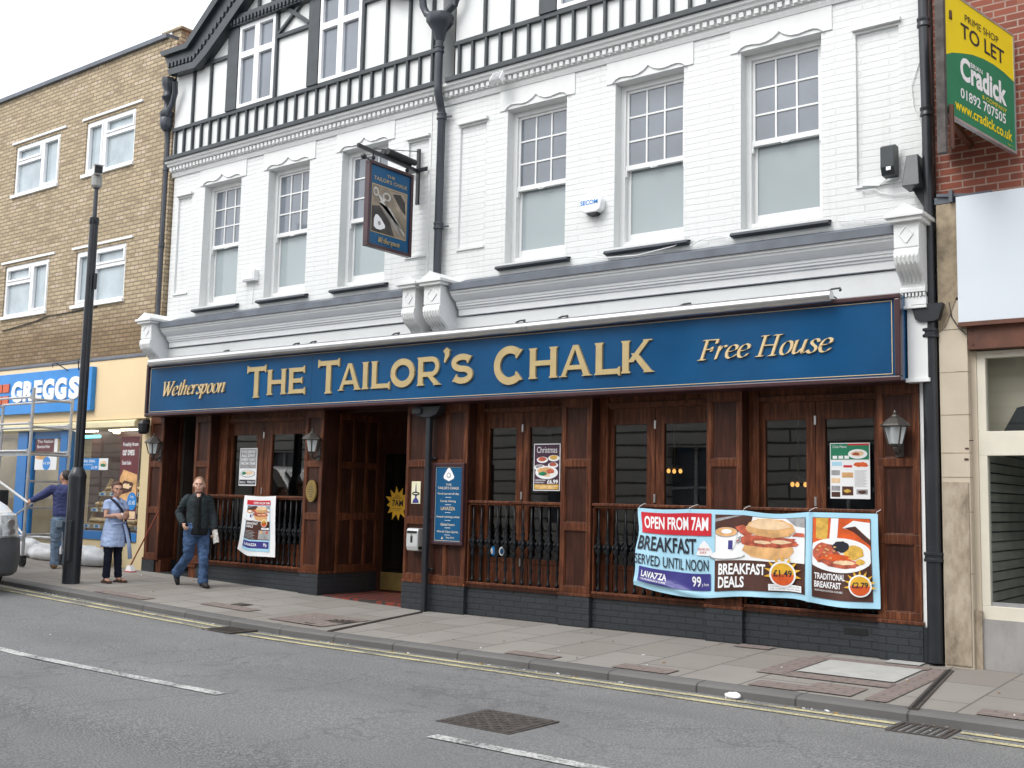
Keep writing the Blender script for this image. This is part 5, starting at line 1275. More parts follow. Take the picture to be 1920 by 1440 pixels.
mb = MB(); mb.face([(-8.925, -.201, 7.195), (-8.775, -.201, 7.195), (-8.775, -.127, 7.312), (-8.925, -.127, 7.312)]); mb.build('floodlight_glass', M['print_grey'], t)
mb = MB(); mb.prism([(.07, 5.02), (-.06, 5.02), (-.10, 5.10), (-.10, 5.32), (-.04, 5.35), (.07, 5.35)], -3.68, -3.54, 'x', 0); mb.box(-3.62, -3.57, -.104, -.1, 5.06, 5.10, 1); mb.box(-3.64, -3.58, .07, .1, 5.1, 5.3)
tag(mb.build('wall_speaker', [M['black_timber'], M['white']], loc=(-3.6, 0, 5.2), bevel=.008), 'slim black box tilted on the blind panel at the right of the pub upper wall', 'wall box')
t = thing('pipe_uplighter', (-3.32, -.1, 4.95), 'tapered black lamp housing beside the right hand drainpipe', 'lamp housing')
mb = MB()
mb.v += [(-3.42, -.24, 4.82), (-3.24, -.24, 4.82), (-3.24, .02, 4.82), (-3.42, .02, 4.82), (-3.40, -.14, 5.17), (-3.28, -.14, 5.17), (-3.28, .02, 5.17), (-3.40, .02, 5.17)]
for q in ((0, 3, 2, 1), (4, 5, 6, 7), (0, 1, 5, 4), (1, 2, 6, 5), (2, 3, 7, 6), (3, 0, 4, 7)): mb.f.append(q); mb.m.append(0)
mb.build('lamp_body', M['black_timber'], t, bevel=.008)
mb = MB(); mb.prism([(-3.36, 4.82), (-3.25, 4.82), (-3.22, 4.72), (-3.20, 4.52), (-3.24, 4.60)], -.08, .05); mb.build('lamp_bracket', M['black'], t)
# warm lamps inside
for x, y_, z_, lab in ((-7.80, 3.0, 2.0, 'lit warm lamp seen through the door glass above the left part of the banner'), (-5.88, 3.0, 1.82, 'lit warm lamp seen through the left glass of the rightmost pub doors')):
    t = thing('pendant_lamp', (x, y_, z_), lab, 'lamp', 'warm lamps inside the pub')
    mb = MB(); mb.tube([(x, y_, 2.87), (x, y_, z_+.08)], .012, 6); mb.lathe([(.02, .10), (.06, .08), (.11, .05), (.12, .04)], (x, y_, z_), 10); mb.build('lamp_fitting', M['brass'], t)
    mb = MB()
    for q in range(3): mb.ell((x+.10*math.cos(2.1*q), y_+.10*math.sin(2.1*q), z_), (.028, .028, .034), 10, 8)
    mb.build('lamp_bulb', emis('warm_lamp_glow', (1.0, .46, .12), 1.1), t)
# ------------------------------------------------------------------ brick building with the bakery, left
lb = thing('bakery_building', (-22, 0, 0), 'yellow brown brick building with white windows above a beige bakery shopfront', 'building')
LW = [(-21.82, -20.10, 7.60, 8.67), (-19.18, -17.53, 7.60, 8.67), (-21.91, -20.21, 5.03, 6.11), (-19.25, -17.58, 5.03, 6.10), (-26.5, -24.8, 7.6, 8.67), (-26.5, -24.8, 5.03, 6.11)]
mb = MB(); mb.wall(-31, -16.58, 3.93, 9.78, 0, .3, LW)
mb.box(-31, -16.58, .3, .4, 3.93, 9.7); mb.box(-31, -16.60, .4, 8, 9.55, 9.62); mb.box(-16.62, -16.40, .02, 8, 2.9, 9.7); mb.box(-31, -30.8, .4, 8, 0, 9.7); mb.box(-31, -16.4, 7.8, 8, 0, 9.7)
mb.build('brick_wall', M['brown_brick'], lb)
mb = MB(); mb.prism([(-.07, 9.77), (-.07, 9.85), (.4, 9.88), (.4, 9.77)], -31, -16.62, 'x'); mb.build('parapet_coping', M['lead'], lb)
for i, (a, b, c, d) in enumerate(LW):
    y = .03; left_vent = i in (0, 2, 4)
    ms = a+(b-a)*(.60 if left_vent else .37)
    mb = MB(); f = .065
    for q in ((a, b, c, c+f), (a, b, d-f, d), (a, a+f, c+f, d-f), (b-f, b, c+f, d-f), (ms-.05, ms+.05, c+f, d-f)): mb.box(q[0], q[1], y, y+.08, q[2], q[3])
    v0, v1 = (a+f, ms-.05) if left_vent else (ms+.05, b-f)
    zt = c+(d-c)*.66
    mb.box(v0, v1, y, y+.08, zt-.035, zt+.035)
    for q in ((v0, v1, zt+.035, zt+.075), (v0, v1, d-f-.04, d-f), (v0, v0+.04, zt+.075, d-f-.04), (v1-.04, v1, zt+.075, d-f-.04)): mb.box(q[0], q[1], y-.02, y+.05, q[2], q[3])
    c0, c1 = (ms+.05, b-f) if left_vent else (a+f, ms-.05)
    for q in ((c0, c1, c+f, c+f+.045), (c0, c1, d-f-.045, d-f), (c0, c0+.045, c+f+.045, d-f-.045), (c1-.045, c1, c+f+.045, d-f-.045)): mb.box(q[0], q[1], y-.02, y+.05, q[2], q[3])
    mb.box(a-.03, b+.03, -.05, y, c-.05, c+.015)
    w_ = mb.build('window', M['upvc'], lb, bevel=.004)
    mb = MB(); mb.box(a+.05, b-.05, y+.055, y+.062, c+.05, d-.05); mb.build('pane', M['net_pane'], w_)
    mb = MB(); mb.box(a-.12, b+.22, -.03, .02, d+.05, d+.095); mb.build('lintel_strip', M['white_trim'], w_)
mb = MB(); mb.tube([(-21.8, -.02, 4.75), (-20.5, -.02, 4.86), (-20.1, -.02, 4.92), (-19.2, -.02, 4.93), (-18.4, -.02, 4.96)], .012, 5); mb.build('wall_cable', M['black'], lb)
mb = MB(); mb.prism([(-.075, 2.83), (-.075, 3.90), (.0, 3.93), (.0, 2.83)], -31, -16.53, 'x'); mb.box(-31, -16.53, -.09, .0, 2.80, 2.83); mb.build('fascia', M['beige_fascia'], lb, bevel=.004)
mb = MB(); mb.prism([(-.09, 3.905), (-.09, 3.93), (.0, 3.985), (.0, 3.935)], -31, -16.53, 'x'); mb.build('lead_flashing', M['lead'], lb)
mb = MB(); mb.prism([(-.13, 2.66), (-.13, 2.76), (-.06, 2.80), (.05, 2.80), (.05, 2.64)], -31, -16.80, 'x'); mb.build('awning_casing', M['cream'], lb, bevel=.006)
mb = MB(); mb.box(-16.70, -16.45, -.02, .3, -.1, 2.80); mb.box(-31, -20.9, -.0, .3, 0, .62); mb.box(-19.1, -16.70, .0, .3, -.1, .64); mb.box(-24.2, -24.0, 0, .2, .6, 2.8)
mb.build('beige_wall', M['beige_wall'], lb)
mb = MB()
for q in ((-20.88, -20.52), (-19.33, -19.09)): mb.box(q[0], q[1], -.02, .18, .1, 2.64)
mb.box(-19.09, -16.70, -.03, .2, .645, .79); mb.box(-24, -20.88, -.03, .2, .625, .79); mb.box(-20.52, -19.33, .05, .13, .18, .34); mb.box(-20.52, -19.33, .05, .13, 2.5, 2.64); mb.box(-19.43, -19.33, .05, .13, .34, 2.5); mb.box(-20.52, -20.42, .05, .13, .34, 2.5)
mb.build('shopfront_frame', M['blue_frame'], lb, bevel=.004)
mb = MB(); mb.box(-19.09, -16.70, .10, .108, .79, 2.66); mb.build('shop_pane', M['shop_glass'], lb)
mb = MB(); mb.box(-20.42, -19.43, .085, .093, .34, 2.5); mb.box(-24, -20.88, .10, .108, .79, 2.66); mb.build('shop_pane', M['shop_glass'], lb)
sh = pm('bakery_interior_wall', (.46, .40, .31), .8, .2, 1.2); 
mb = MB(); mb.box(-31, -16.6, .3, 6, .10, .18, 0); mb.box(-31, -16.6, 4.5, 4.6, 0, 2.9, 0); mb.box(-31, -16.6, .3, 6, 2.86, 2.92, 0); mb.box(-16.7, -16.62, .3, 4.5, .1, 2.9, 0); mb.box(-22.5, -20.0, 2.6, 2.7, .2, 2.86, 1); mb.box(-21.0, -18.8, 3.0, 3.6, .2, 1.2, 2); mb.box(-18.2, -17.2, 3.4, 3.5, .4, 2.4, 1)
mb.build('bakery_interior', [sh, M['print_brown'], M['white']], lb)
mb = MB()
for x in (-30, -27, -24.5, -22.6, -20.9, -18.9, -17.4):
    for y in (.9, 2.4, 3.9): mb.box(x-.55, x+.55, y-.06, y+.06, 2.835, 2.856)
mb.build('added_fill_strip', emis('added_fill_glow', (1.0, .93, .80), 8.0), lb)  # glowing strips added out of sight to brighten the bakery interior
for x, y in ((-17.0, .45), (-18.3, .5)):
    mb = MB(); mb.lathe([(.05, 2.60), (.07, 2.62), (.06, 2.66)], (x, y, 0), 10); mb.build('ceiling_spot', emis('warm_spot_glow', (1.0, .8, .5), 6.0), lb)
# illuminated tube and ceiling spots in the shop
mb = MB(); mb.tube([(-20.25, 1.0, 2.60), (-19.65, 1.0, 2.60)], .03, 8)
tag(mb.build('neon_tube', emis('cyan_tube_glow', (.10, .75, .85), 3.0), loc=(-20, 1, 2.6)), 'cyan glowing tube under the ceiling inside the bakery window', 'tube light')
# bakery sign
gs = thing('bakery_sign', (-19.9, -.1, 3.4), 'bright blue bakery sign with white capital letters and orange squares', 'sign')
mb = MB(); mb.box(-21.66, -18.16, -.17, -.076, 2.985, 3.795); mb.build('sign_panel', M['greggs_blue'], gs, bevel=.006)
mb = MB(); me = None
xs = [-20.95, -20.50, -20.11, -19.79, -19.36, -18.88]; ws = [.40, .37, .29, .40, .40, .37]
for ch, x, w_ in zip('GREGGS', xs, ws): text_box(mb, ch, x, x+w_, 3.225-(.012 if ch in 'GS' else 0), 3.625+(.012 if ch in 'GS' else 0), -.172, 0, .055, .02)
mb.build('sign_lettering', M['white'], gs)
for a, b, c, d in ((-21.56, -21.33, 3.435, 3.60), (-21.29, -21.06, 3.435, 3.60), (-21.57, -21.33, 3.20, 3.36), (-21.29, -21.06, 3.20, 3.36)):
    mb = MB(); mb.box(a, b, -.19, -.171, c, d); mb.build('emblem_square', M['orange'], gs)
mb = MB()
for s in (-1, 1):
    x = -18.80+s*.38; mb.tube([(-18.80+s*.15, -.15, 3.74), (x, -.30, 3.90), (x+s*.06, -.34, 3.88), (x+s*.05, -.33, 3.82)], .01, 6)
mb.tube([(-19.20, -.30, 3.90), (-18.40, -.30, 3.92)], .01, 6); mb.build('sign_bracket', M['black_metal'], gs)
t = thing('corner_lamp', (-16.55, -.1, 2.62), 'small black lamp under the beige bakery fascia next to the pub', 'wall lamp')
mb = MB(); mb.lathe([(.06, 2.52), (.09, 2.56), (.10, 2.70), (.06, 2.76)], (-16.54, -.12, 0), 8); mb.box(-16.58, -16.50, -.1, -.02, 2.70, 2.78); mb.build('lamp_body', M['black'], t)
# bakery window posters
def gposter(name, x, z, w_, h, draw, label, y=.07):
    mb = MB(); mb.box(x, x+w_, y, y+.004, z, z+h, 0)
    m2 = MB(); draw(m2, w_, h); m2.map(lambda p: (x+p.x, y-.0005+p.y, z+p.z))
    i = len(mb.v); mb.v += m2.v; mb.f += [tuple(q+i for q in f) for f in m2.f]; mb.m += m2.m
    return tag(mb.build(name, PM, loc=(x, y, z)), label, 'poster')
PM.append(pm('print_dark_red', (.13, .028, .035), .4, .1)); PI_['dred'] = len(PM)-1
PM.append(M['greggs_blue']); PI_['gblue'] = len(PM)-1
def g_r(mb, w_, h):
    Rr_(mb, 0, w_, 0, h, 1, 'dred'); T_(mb, 'Freshly from', .06, w_-.04, h*.87, h*.93, 2, 'print_white', .02); T_(mb, 'our ovens', .06, w_*.75, h*.77, h*.84, 2, 'print_white', .02); T_(mb, 'Steak bake', .06, w_*.6, h*.66, h*.71, 2, 'print_white', .01)
    F_(mb, [(.02, h*.50), (.12, h*.60), (w_-.02, h*.54), (w_-.02, h*.20), (.20, h*.14), (.02, h*.26)], 2, 'bun'); F_(mb, [(.04, h*.40), (.16, h*.47), (w_*.8, h*.44), (w_*.7, h*.34), (.1, h*.30)], 3, 'print_brown'); F_(mb, blob(w_*.4, h*.40, .14, .05, 14, .3, 2), 4, 'bun_pale'); F_(mb, ellipse(w_*.76, h*.22, .14, .16), 5, 'gblue'); T_(mb, '£1.45', w_*.60, w_*.93, h*.18, h*.23, 6, 'print_white', .02); T_(mb, 'Only', w_*.66, w_*.86, h*.25, h*.29, 6, 'print_white', .01)
    Rr_(mb, .02, w_-.02, .02, h*.10, 2, 'bun_pale')
gposter('pasty_poster', -17.46, 1.02, .56, 1.48, g_r, 'dark red poster with a large pasty picture at the right of the bakery window')
def g_b(mb, w_, h):
    Rr_(mb, 0, w_*.68, 0, h, 1, 'gblue'); T_(mb, 'MEAL DEAL', .05, w_*.55, h*.66, h*.88, 2, 'print_white', .02); T_(mb, 'sandwich', .05, w_*.45, h*.40, h*.54, 2, 'print_white', 0); T_(mb, '£1.99', w_*.42, w_*.64, h*.1, h*.34, 2, 'print_white', .02); F_(mb, blob(w_*.84, h*.5, w_*.12, h*.28, 14, .2, 2), 2, 'bun_pale'); F_(mb, blob(w_*.84, h*.4, w_*.09, h*.14, 14, .2, 3), 3, 'green')
gposter('meal_deal_poster', -18.75, 1.90, .90, .215, g_b, 'low wide blue poster hanging in the middle of the bakery window')
def g_l(mb, w_, h):
    Rr_(mb, .0, w_*.85, h*.50, h, 1, 'dred'); T_(mb, 'The Nation', .05, w_*.8, h*.84, h*.94, 2, 'print_white', .01); T_(mb, 'favourite', .05, w_*.65, h*.68, h*.79, 2, 'print_white', .01); F_(mb, ellipse(w_*.55, h*.2, .14, .13), 2, 'gblue'); T_(mb, '£1.20', w_*.4, w_*.72, h*.17, h*.25, 3, 'print_white', .02); F_(mb, blob(w_*.3, h*.40, .2, .06, 14, .2, 2), 1, 'bun')
gposter('door_poster', -20.33, 1.90, .78, .62, g_l, 'dark red and white poster on the bakery door behind the scaffold', .055)
# bread racks
rk = thing('bread_rack', (-18.3, .8, .2), 'sloping wooden bread racks with pale loaves inside the bakery window', 'rack')
wd = pm('pale_beech', (.42, .30, .17), .55, .2, 5)
for k, z in enumerate((.85, 1.15, 1.45)):
    mb = MB(); y0 = .35+.15*k
    mb.prism([(y0, z), (y0, z+.04), (y0+.45, z+.16), (y0+.45, z+.12)], -19.0, -17.0, 'x', 0)
    mb.box(-19.0, -17.0, y0-.02, y0, z-.03, z+.05, 0)
    for x in (-18.95, -18.6, -18.2, -17.75, -17.3): mb.box(x, x+.22, y0-.024, y0-.0205, z-.02, z+.04, 1); mb.box(x+.06, x+.15, y0-.027, y0-.0245, z-.01, z+.03, 2)
    mb.build('rack_shelf', [wd, M['white'], M['greggs_blue']], rk)
    mb = MB(); rs = random.Random(k)
    for j in range(16): mb.ell((-18.9+.12*j, y0+.16+rs.uniform(-.03, .05), z+.12), (.058, .13, .045), 8, 6)
    mb.build('bread_rolls', M['bun_pale'], rk, smooth='all')
for x in (-18.98, -18.0, -17.02):
    mb = MB(); mb.bar((x, .30, .55), (x, .90, 1.75), .05, .05); mb.build('rack_post', wd, rk)
def stained():
    m, t, b = _new('stained_stone_panel'); f = nz(t, objco(t, (2.2, 2.2, .9)), 2.2, 8, .7)
    c = ramp(t, f, [(.30, (.13, .10, .075)), (.44, (.30, .245, .18)), (.60, (.44, .375, .29)), (.75, (.34, .275, .20))]); t.links.new(c, b.inputs['Base Color']); b.inputs['Roughness'].default_value = .9; bump(t, b, nz(t, objco(t), 40, 4), .4, .006); return m
# ------------------------------------------------------------------ building at the right
rb = thing('vacant_shop_building', (2, 0, 0), 'red brick building with a vacant beige stone shopfront and blank white fascia', 'building')
mb = MB(); mb.wall(-3.16, 9, 4.60, 11, .06, .3, [(-1.0, .3, 6.2, 8.2), (2.2, 3.5, 6.2, 8.2), (5.4, 6.7, 6.2, 8.2)]); mb.box(-3.16, 9, 7, 7.2, 0, 11); mb.box(-3.16, -3.10, .36, 7, 0, 10.9); mb.box(8.9, 9, .4, 7, 0, 10.9); mb.box(-3.1, 8.9, .4, 7, 10.6, 10.7)
mb.build('brick_wall', M['red_brick'], rb)
for a in (-1.0, 2.2, 5.4):
    mb = MB(); mb.box(a, a+1.3, .2, .26, 6.2, 8.2, 0); mb.box(a, a+1.3, .17, .2, 7.17, 7.24, 1); mb.box(a+.62, a+.68, .17, .2, 6.2, 8.2, 1); mb.build('window', [M['sash_pane'], M['upvc']], rb)
mb = MB(); mb.box(-3.13, -2.86, -.05, .3, -.1, 3.62, 0)
for z in (.9, 1.50, 1.84, 2.08, 2.46, 2.89, 3.32): mb.box(-3.131, -2.859, -.052, .3, z, z+.008, 1)
mb.box(-2.86, -2.80, .04, .3, -.1, 3.1, 0)
mb.build('stone_pilaster', [M['stone'], M['worn_stone']], rb)
mb = MB(); mb.prism([(-3.13, 4.62), (-2.86, 4.62), (-2.86, 3.65), (-2.95, 3.65), (-3.06, 3.36), (-3.13, 3.30)], -.062, .3); mb.build('bare_stone_head', M['worn_stone'], rb)
mb = MB(); mb.box(-3.12, -2.875, -.066, -.052, .02, 1.795); mb.box(-2.86, -2.79, -.01, .04, -.05, .55); mb.build('bare_stone_panel', stained(), rb)
mb = MB(); mb.box(-3.15, -2.6, -.05, .06, 4.63, 4.70); mb.bar((-3.12, -.06, 4.72), (-2.7, -.08, 4.66), .03); mb.box(-2.99, -2.955, -.12, -.04, 4.62, 4.74); mb.build('lead_flashing', M['lead'], rb)
mb = MB(); mb.box(-2.92, 8, -.12, -.08, 3.38, 4.66); mb.build('blank_fascia', pm('blank_white_panel', (.62, .67, .72), .35, .03, .7), rb)
mb = MB(); mb.box(-2.92, 8, -.14, .0, 3.335, 3.375); mb.box(-2.85, 8, -.07, .05, 3.11, 3.335)
for x, z in ((-2.80, 3.15), (-2.80, 3.29)): mb.lathe([(.008, 0), (.008, .01)], (x, -.075, z), 6)
mb.build('bare_beam', M['rust_wood'], rb)
mb = MB(); y = .10
for q in ((-2.80, 4, 3.03, 3.10), (-2.80, 4, 2.06, 2.30), (-2.80, 4, .47, .60), (-2.80, -2.72, .60, 2.06), (-2.80, -2.72, 2.30, 3.03), (-.9, -.8, .60, 2.06), (-.9, -.8, 2.3, 3.03)): mb.box(q[0], q[1], y-.05, y+.05, q[2], q[3])
mb.build('window_frame', pm('cream_window_frame', (.66, .62, .52), .45, .05), rb, bevel=.004)
mb = MB(); mb.box(-2.72, 4, y, y+.008, 2.30, 3.03); mb.box(-2.72, 4, y, y+.008, .60, 2.06); mb.build('shop_pane', M['shop_glass'], rb)
mb = MB(); mb.box(-2.72, 4, y-.03, y-.01, .60, .64); mb.build('glazing_bar', M['alu'], rb)
mb = MB(); mb.box(-2.80, 4, .02, .3, -.1, .47); mb.build('stall_riser', M['render_grey'], rb)
si = pm('vacant_interior', (.20, .19, .16), .8, .2, 1)
mb = MB(); mb.box(-3.1, 4, .3, 6, .05, .12, 0); mb.box(-3.1, 4, 3.4, 3.5, 0, 3.2, 0); mb.box(-3.1, 4, .3, 6, 3.1, 3.16, 0); mb.box(-2.84, -2.80, .3, 3.4, .1, 3.1, 1); mb.box(4, 4.1, .1, 6, 0, 3.1, 0)
k = .2
while k < 2.2: mb.box(-2.80, -2.79, .35, 3.3, k, k+.012, 2); k += .10
mb.prism([(-2.65, 2.28), (4, 2.28), (4, 2.60), (-2.3, 2.60), (-2.5, 2.55)], .34, .36, 'y', 2); mb.box(-2.8, 4, .40, .42, 2.2, 3.1, 3)  # wedge and board added to paint the upper pane's dark and light tones
mb.build('shop_interior', [si, pm('cream_slat_wall', (.42, .40, .34), .7), M['black'], pm('added_pane_tone_board', (.62, .52, .40), .6, .05, 1)], rb)
mb = MB(); mb.tube([(-3.02, -.06, 3.6), (-3.0, -.06, 3.45), (-2.93, -.06, 3.33), (-2.86, -.075, 3.26)], .006, 5); mb.build('wall_cable', M['black'], rb)
mb = MB(); mb.box(-2.99+.13, -2.82, -.055, -.051, 2.2, 2.21); mb.box(-2.90, -2.865, -.056, -.0515, 2.12, 2.135); mb.box(-2.91, -2.87, -.056, -.0515, 2.01, 2.03); mb.build('pilaster_marks', M['print_brown'], rb)
# ---- to let board, two boards meeting in a V
tb = thing('to_let_board', (-2.72, -1.2, 5.7), 'yellow and green TO LET board standing out in a V from the red brick wall', 'estate board')
A_ = Vector((-2.72, -1.2)); B_ = Vector((-2.37, -.02)); dU = (B_-A_).normalized(); nU = Vector((dU.y, -dU.x)); LU = (B_-A_).length
def tmap(p):
    q = A_+dU*p.x+nU*(-p.y); return (q.x, q.y, p.z+.13*(1-p.x/LU))
H0, H1 = 5.06, 6.25; hh = H1-H0
mb = MB(); mb.box(0, LU, .0, .03, H0, H1, 0); mb.box(0, LU, -.006, .034, H0-.025, H0, 1); mb.box(LU, LU+.02, -.006, .034, H0-.02, H1, 1); mb.box(0, LU, -.006, .034, H1, H1+.02, 1)
mb.map(tmap).build('board_panel', [M['yellow'], M['alu']], tb)
mb = MB(); y = -.0012; fz = lambda f: H0+hh*f
curve = [(0, .45), (.12, .515), (.25, .56), (.40, .605), (.55, .63), (.70, .64), (.85, .63), (1, .605)]
mb.face([(0, y, H0), (LU, y, H0)]+[(LU*u, y, fz(v)) for u, v in reversed(curve)], 0)
Tt = lambda s, a, b, c, d, m, bo=.0, e=.0025: text_box(mb, s, LU*a, LU*b, fz(c), fz(d), y-e, m, bo)
Tt('PRIME SHOP', .30, .78, .845, .905, 1, .0); Tt('TO LET', .24, .86, .69, .815, 1, .012)
Tt('Cradick', .22, .88, .34, .535, 2, .035); Tt('BRIAN', .365, .53, .487, .527, 2, .01, .004); Tt('& COMPANY', .52, .88, .285, .32, 3, .0); Tt('01892 707505', .22, .86, .185, .27, 2, .012); Tt('www.cradick.co.uk', .14, .95, .065, .155, 3, .02); Tt('sign co', .88, .97, .02, .035, 3, .0)
mb.map(tmap).build('board_print', [M['green'], M['print_black'], M['print_white'], M['yellow']], tb)
mb = MB(); C_ = Vector((-3.02, .0)); dV = (C_-A_).normalized(); nV = Vector((-dV.y, dV.x)); LV = (C_-A_).length
mb.box(0, LV, 0, .03, H0+.05, H1+.1)
mb.map(lambda p: ((A_+dV*p.x+nV*(p.y)).x, (A_+dV*p.x+nV*p.y).y, p.z+.06)).build('board_panel', pm('weathered_board_back', (.16, .14, .12), .8, .4, 10), tb)
mb = MB(); mb.box(-2.775, -2.70, -1.26, -1.18, 4.78, 6.8); mb.build('board_post', pm('weathered_timber', (.085, .075, .07), .85, .45, 9, .4, 30), tb)
mb = MB(); mb.bar((-2.70, -1.1, 6.15), (-2.80, .05, 6.1), .06, .08); mb.build('board_strut', M['rust_wood'], tb); mb = MB(); mb.bar((-2.672, -1.15, 5.25), (-2.672, -1.15, 4.84), .035, .05); mb.build('board_strut', M['rust_wood'], tb); mb = MB(); mb.bar((-2.73, -1.17, 5.18), (-2.80, .05, 5.22), .05, .06); mb.build('board_strut', M['rust_wood'], tb)
# ------------------------------------------------------------------ the far side of the street, seen only in the window panes
ob = thing('opposite_building', (-8, -16, 0), 'pale rusticated stone building across the street, reflected in the pub windows', 'building')
mb = MB(); oh = [(x, x+1.5, .9, 3.0) for x in range(-38, 24, 4)]+[(x, x+1.3, 4.6, 6.6) for x in range(-38, 24, 4)]
mb.wall(-42, 26, 0, 7.6, -13.4, -.5, oh); mb.box(-42, 26, -13.2, -13.9, 7.6, 7.9); mb.build('stone_wall', M['opp_stone'], ob)
mb = MB()
for a, b, c, d in oh: mb.box(a, b, -13.75, -13.72, c, d, 0); mb.box((a+b)/2-.04, (a+b)/2+.04, -13.71, -13.66, c, d, 1); mb.box(a, b, -13.71, -13.66, (c+d)/2-.03, (c+d)/2+.03, 1)
mb.build('window', [M['sash_pane'], M['upvc']], ob)
mb = MB(); mb.prism([(-13.2, 7.9), (-13.9, 7.9), (-17, 9.2), (-16.9, 9.3)], -42, 26, 'x'); mb.box(-42, 26, -17.2, -17, 0, 9.2); mb.build('slate_roof', M['lead'], ob)
# ------------------------------------------------------------------ lamp post with camera
lz = pz(-15.47, -1.95)
lp = thing('lamp_post', (-15.47, -1.95, lz), 'tall black street pole on the pavement with a grey camera on top', 'street pole')
mb = MB(); c = (-15.47, -1.95, lz); mb.lathe([(.132, -.05), (.130, 1.60)], c, 20); mb.lathe([(.134, 1.60), (.134, 1.63), (.082, 1.76), (.074, 1.765)], c, 20)
mb.box(-15.40, -15.32, -2.095, -2.05, lz+.35, lz+.95); mb.box(-15.41, -15.31, -2.10, -2.05, lz+.93, lz+.955)
mb.build('pole_base', M['black_metal'], lp, smooth=True, bevel=0)
mb = MB(); mb.lathe([(.072, 1.75), (.067, 5.70), (.0665, 5.70)], c, 18); mb.tube([(-15.415, -2.005, lz+1.8), (-15.42, -2.0, lz+5.66)], .016, 6); mb.lathe([(.06, 5.58), (.075, 5.60), (.075, 5.70), (.04, 5.72)], c, 18)
mb.tube([(-15.37, -1.93, lz+4.55), (-15.36, -1.93, lz+4.8)], .03, 6)
mb.build('pole_shaft', M['black_metal'], lp, smooth=True)
mb = MB(); mb.lathe([(.034, 5.70), (.030, 6.17), (.05, 6.175), (.05, 6.20)], c, 12); mb.build('pole_top', M['grey_pipe'], lp, smooth=True)
ca = MB(); ca.lathe([(.06, 6.19), (.085, 6.22), (.085, 6.36), (.06, 6.38)], c, 10); ca.box(-15.50, -15.44, -1.98, -1.92, lz+6.37, lz+6.43); cm = ca.build('surveillance_camera', pm('grey_camera_metal', (.30, .30, .28), .4, .1), lp, bevel=.004)
mb = MB(); d = Vector((.62, -.30, -.1)).normalized(); q = Vector((-15.47, -1.95, lz+6.47)); mb.bar(q-d*.22, q+d*.16, .13, .13, m=0); mb.bar(q+d*.155, q+d*.175, .11, .11, m=1); mb.bar(q-d*.24+Vector((0, 0, .075)), q+d*.21+Vector((0, 0, .075)), .15, .012, m=0)
mb.build('camera_housing', [M['white_trim'], M['black']], cm)
# ------------------------------------------------------------------ scaffold tower
sz = pz(-18, -1)
sc = thing('scaffold_tower', (-19.2, -1.0, sz), 'narrow aluminium scaffold tower on wheels in front of the bakery', 'scaffold')
FX = (-18.0, -20.4); FYs = (-1.35, -.62)
for x in FX:
    for y in FYs:
        top = 3.28 if y < -1 else 3.14
        mb = MB(); mb.tube([(x, y, sz+.16), (x, y, top)], .027, 10)
        for z in (.74, 1.2, 1.66, 2.12, 2.6, 3.08): mb.lathe([(.028, z-.03), (.034, z-.028), (.034, z+.028), (.028, z+.03)], (x, y, 0), 10)
        mb.build('scaffold_post', M['alu'], sc, smooth=True)
        mb = MB(); mb.loft([(x, y-.028, sz+.085), (x, y+.028, sz+.085)], [.085, .085], 16); mb.box(x-.05, x+.05, y-.045, y-.03, sz+.08, sz+.17); mb.box(x-.05, x+.05, y+.03, y+.045, sz+.08, sz+.17); mb.box(x-.05, x+.05, y-.045, y+.045, sz+.17, sz+.19)
        mb.build('castor', M['rubber'], sc, smooth=True)
    for z in (.74, 1.2, 1.66, 2.12, 2.6, 3.08):
        mb = MB(); mb.tube([(x, FYs[0], z), (x, FYs[1], z)], .022, 8); mb.build('scaffold_rung', M['alu'], sc, smooth=True)
for y in FYs:
    for z in (.66, 2.18, 2.66, 3.12):
        mb = MB(); mb.tube([(FX[0], y, z), (FX[1], y, z)], .022, 8); mb.lathe([(.03, z-.035), (.042, z-.03), (.042, z+.03), (.03, z+.035)], (FX[0]-.04, y, 0), 8); mb.build('scaffold_rail', M['alu'], sc, smooth=True)
mb = MB(); mb.tube([(FX[0], FYs[1], 1.72), (FX[1], FYs[1], .74)], .018, 8); mb.build('scaffold_brace', M['alu'], sc, smooth=True)
mb = MB(); mb.tube([(FX[1], FYs[0]+.03, 2.10), (FX[0]-.1, FYs[0]+.03, .75)], .018, 8); mb.build('scaffold_brace', M['alu'], sc, smooth=True)
mb = MB(); mb.box(FX[1]+.03, FX[0]-.03, FYs[0]+.05, FYs[1]-.05, 2.15, 2.18, 0); mb.box(FX[1]+.03, FX[0]-.05, FYs[0]+.03, FYs[0]+.05, 2.10, 2.20, 1); mb.build('scaffold_deck', [pm('grey_plywood', (.30, .27, .22), .8, .25, 6), M['alu']], sc)
# ------------------------------------------------------------------ plastic sacks and broom
rs = random.Random(11)
def sack(x, y, rx, ry, h, label, seed):
    mb = MB(); mb.ell((x, y, pz(x, y)+h*.42), (rx, ry, h*.58), 26, 16)
    zb = pz(x, y)
    def f(p):
        q = (p-Vector((x, y, zb+h*.3)))
        n = noise.noise(p*4.5+Vector((seed, 0, 0)))*.22+noise.noise(p*11+Vector((0, seed, 0)))*.12+abs(noise.noise(p*19))*.08
        p = p+q*n
        p.z = max(zb+.004, p.z); return p
    mb.map(f); o = mb.build('plastic_sack', pm('white_plastic_sheet', (.66, .68, .71), .35, .12, 7, .35, 16), loc=(x, y, zb), smooth='all')
    return tag(o, label, 'sack', 'white plastic sacks by the bakery wall')
sack(-19.7, -.30, .34, .24, .34, 'crumpled white plastic sack behind the scaffold wheel at the bakery wall', 1)
sack(-18.95, -.32, .55, .24, .30, 'long crumpled white plastic sack at the bakery wall behind the worker', 2)
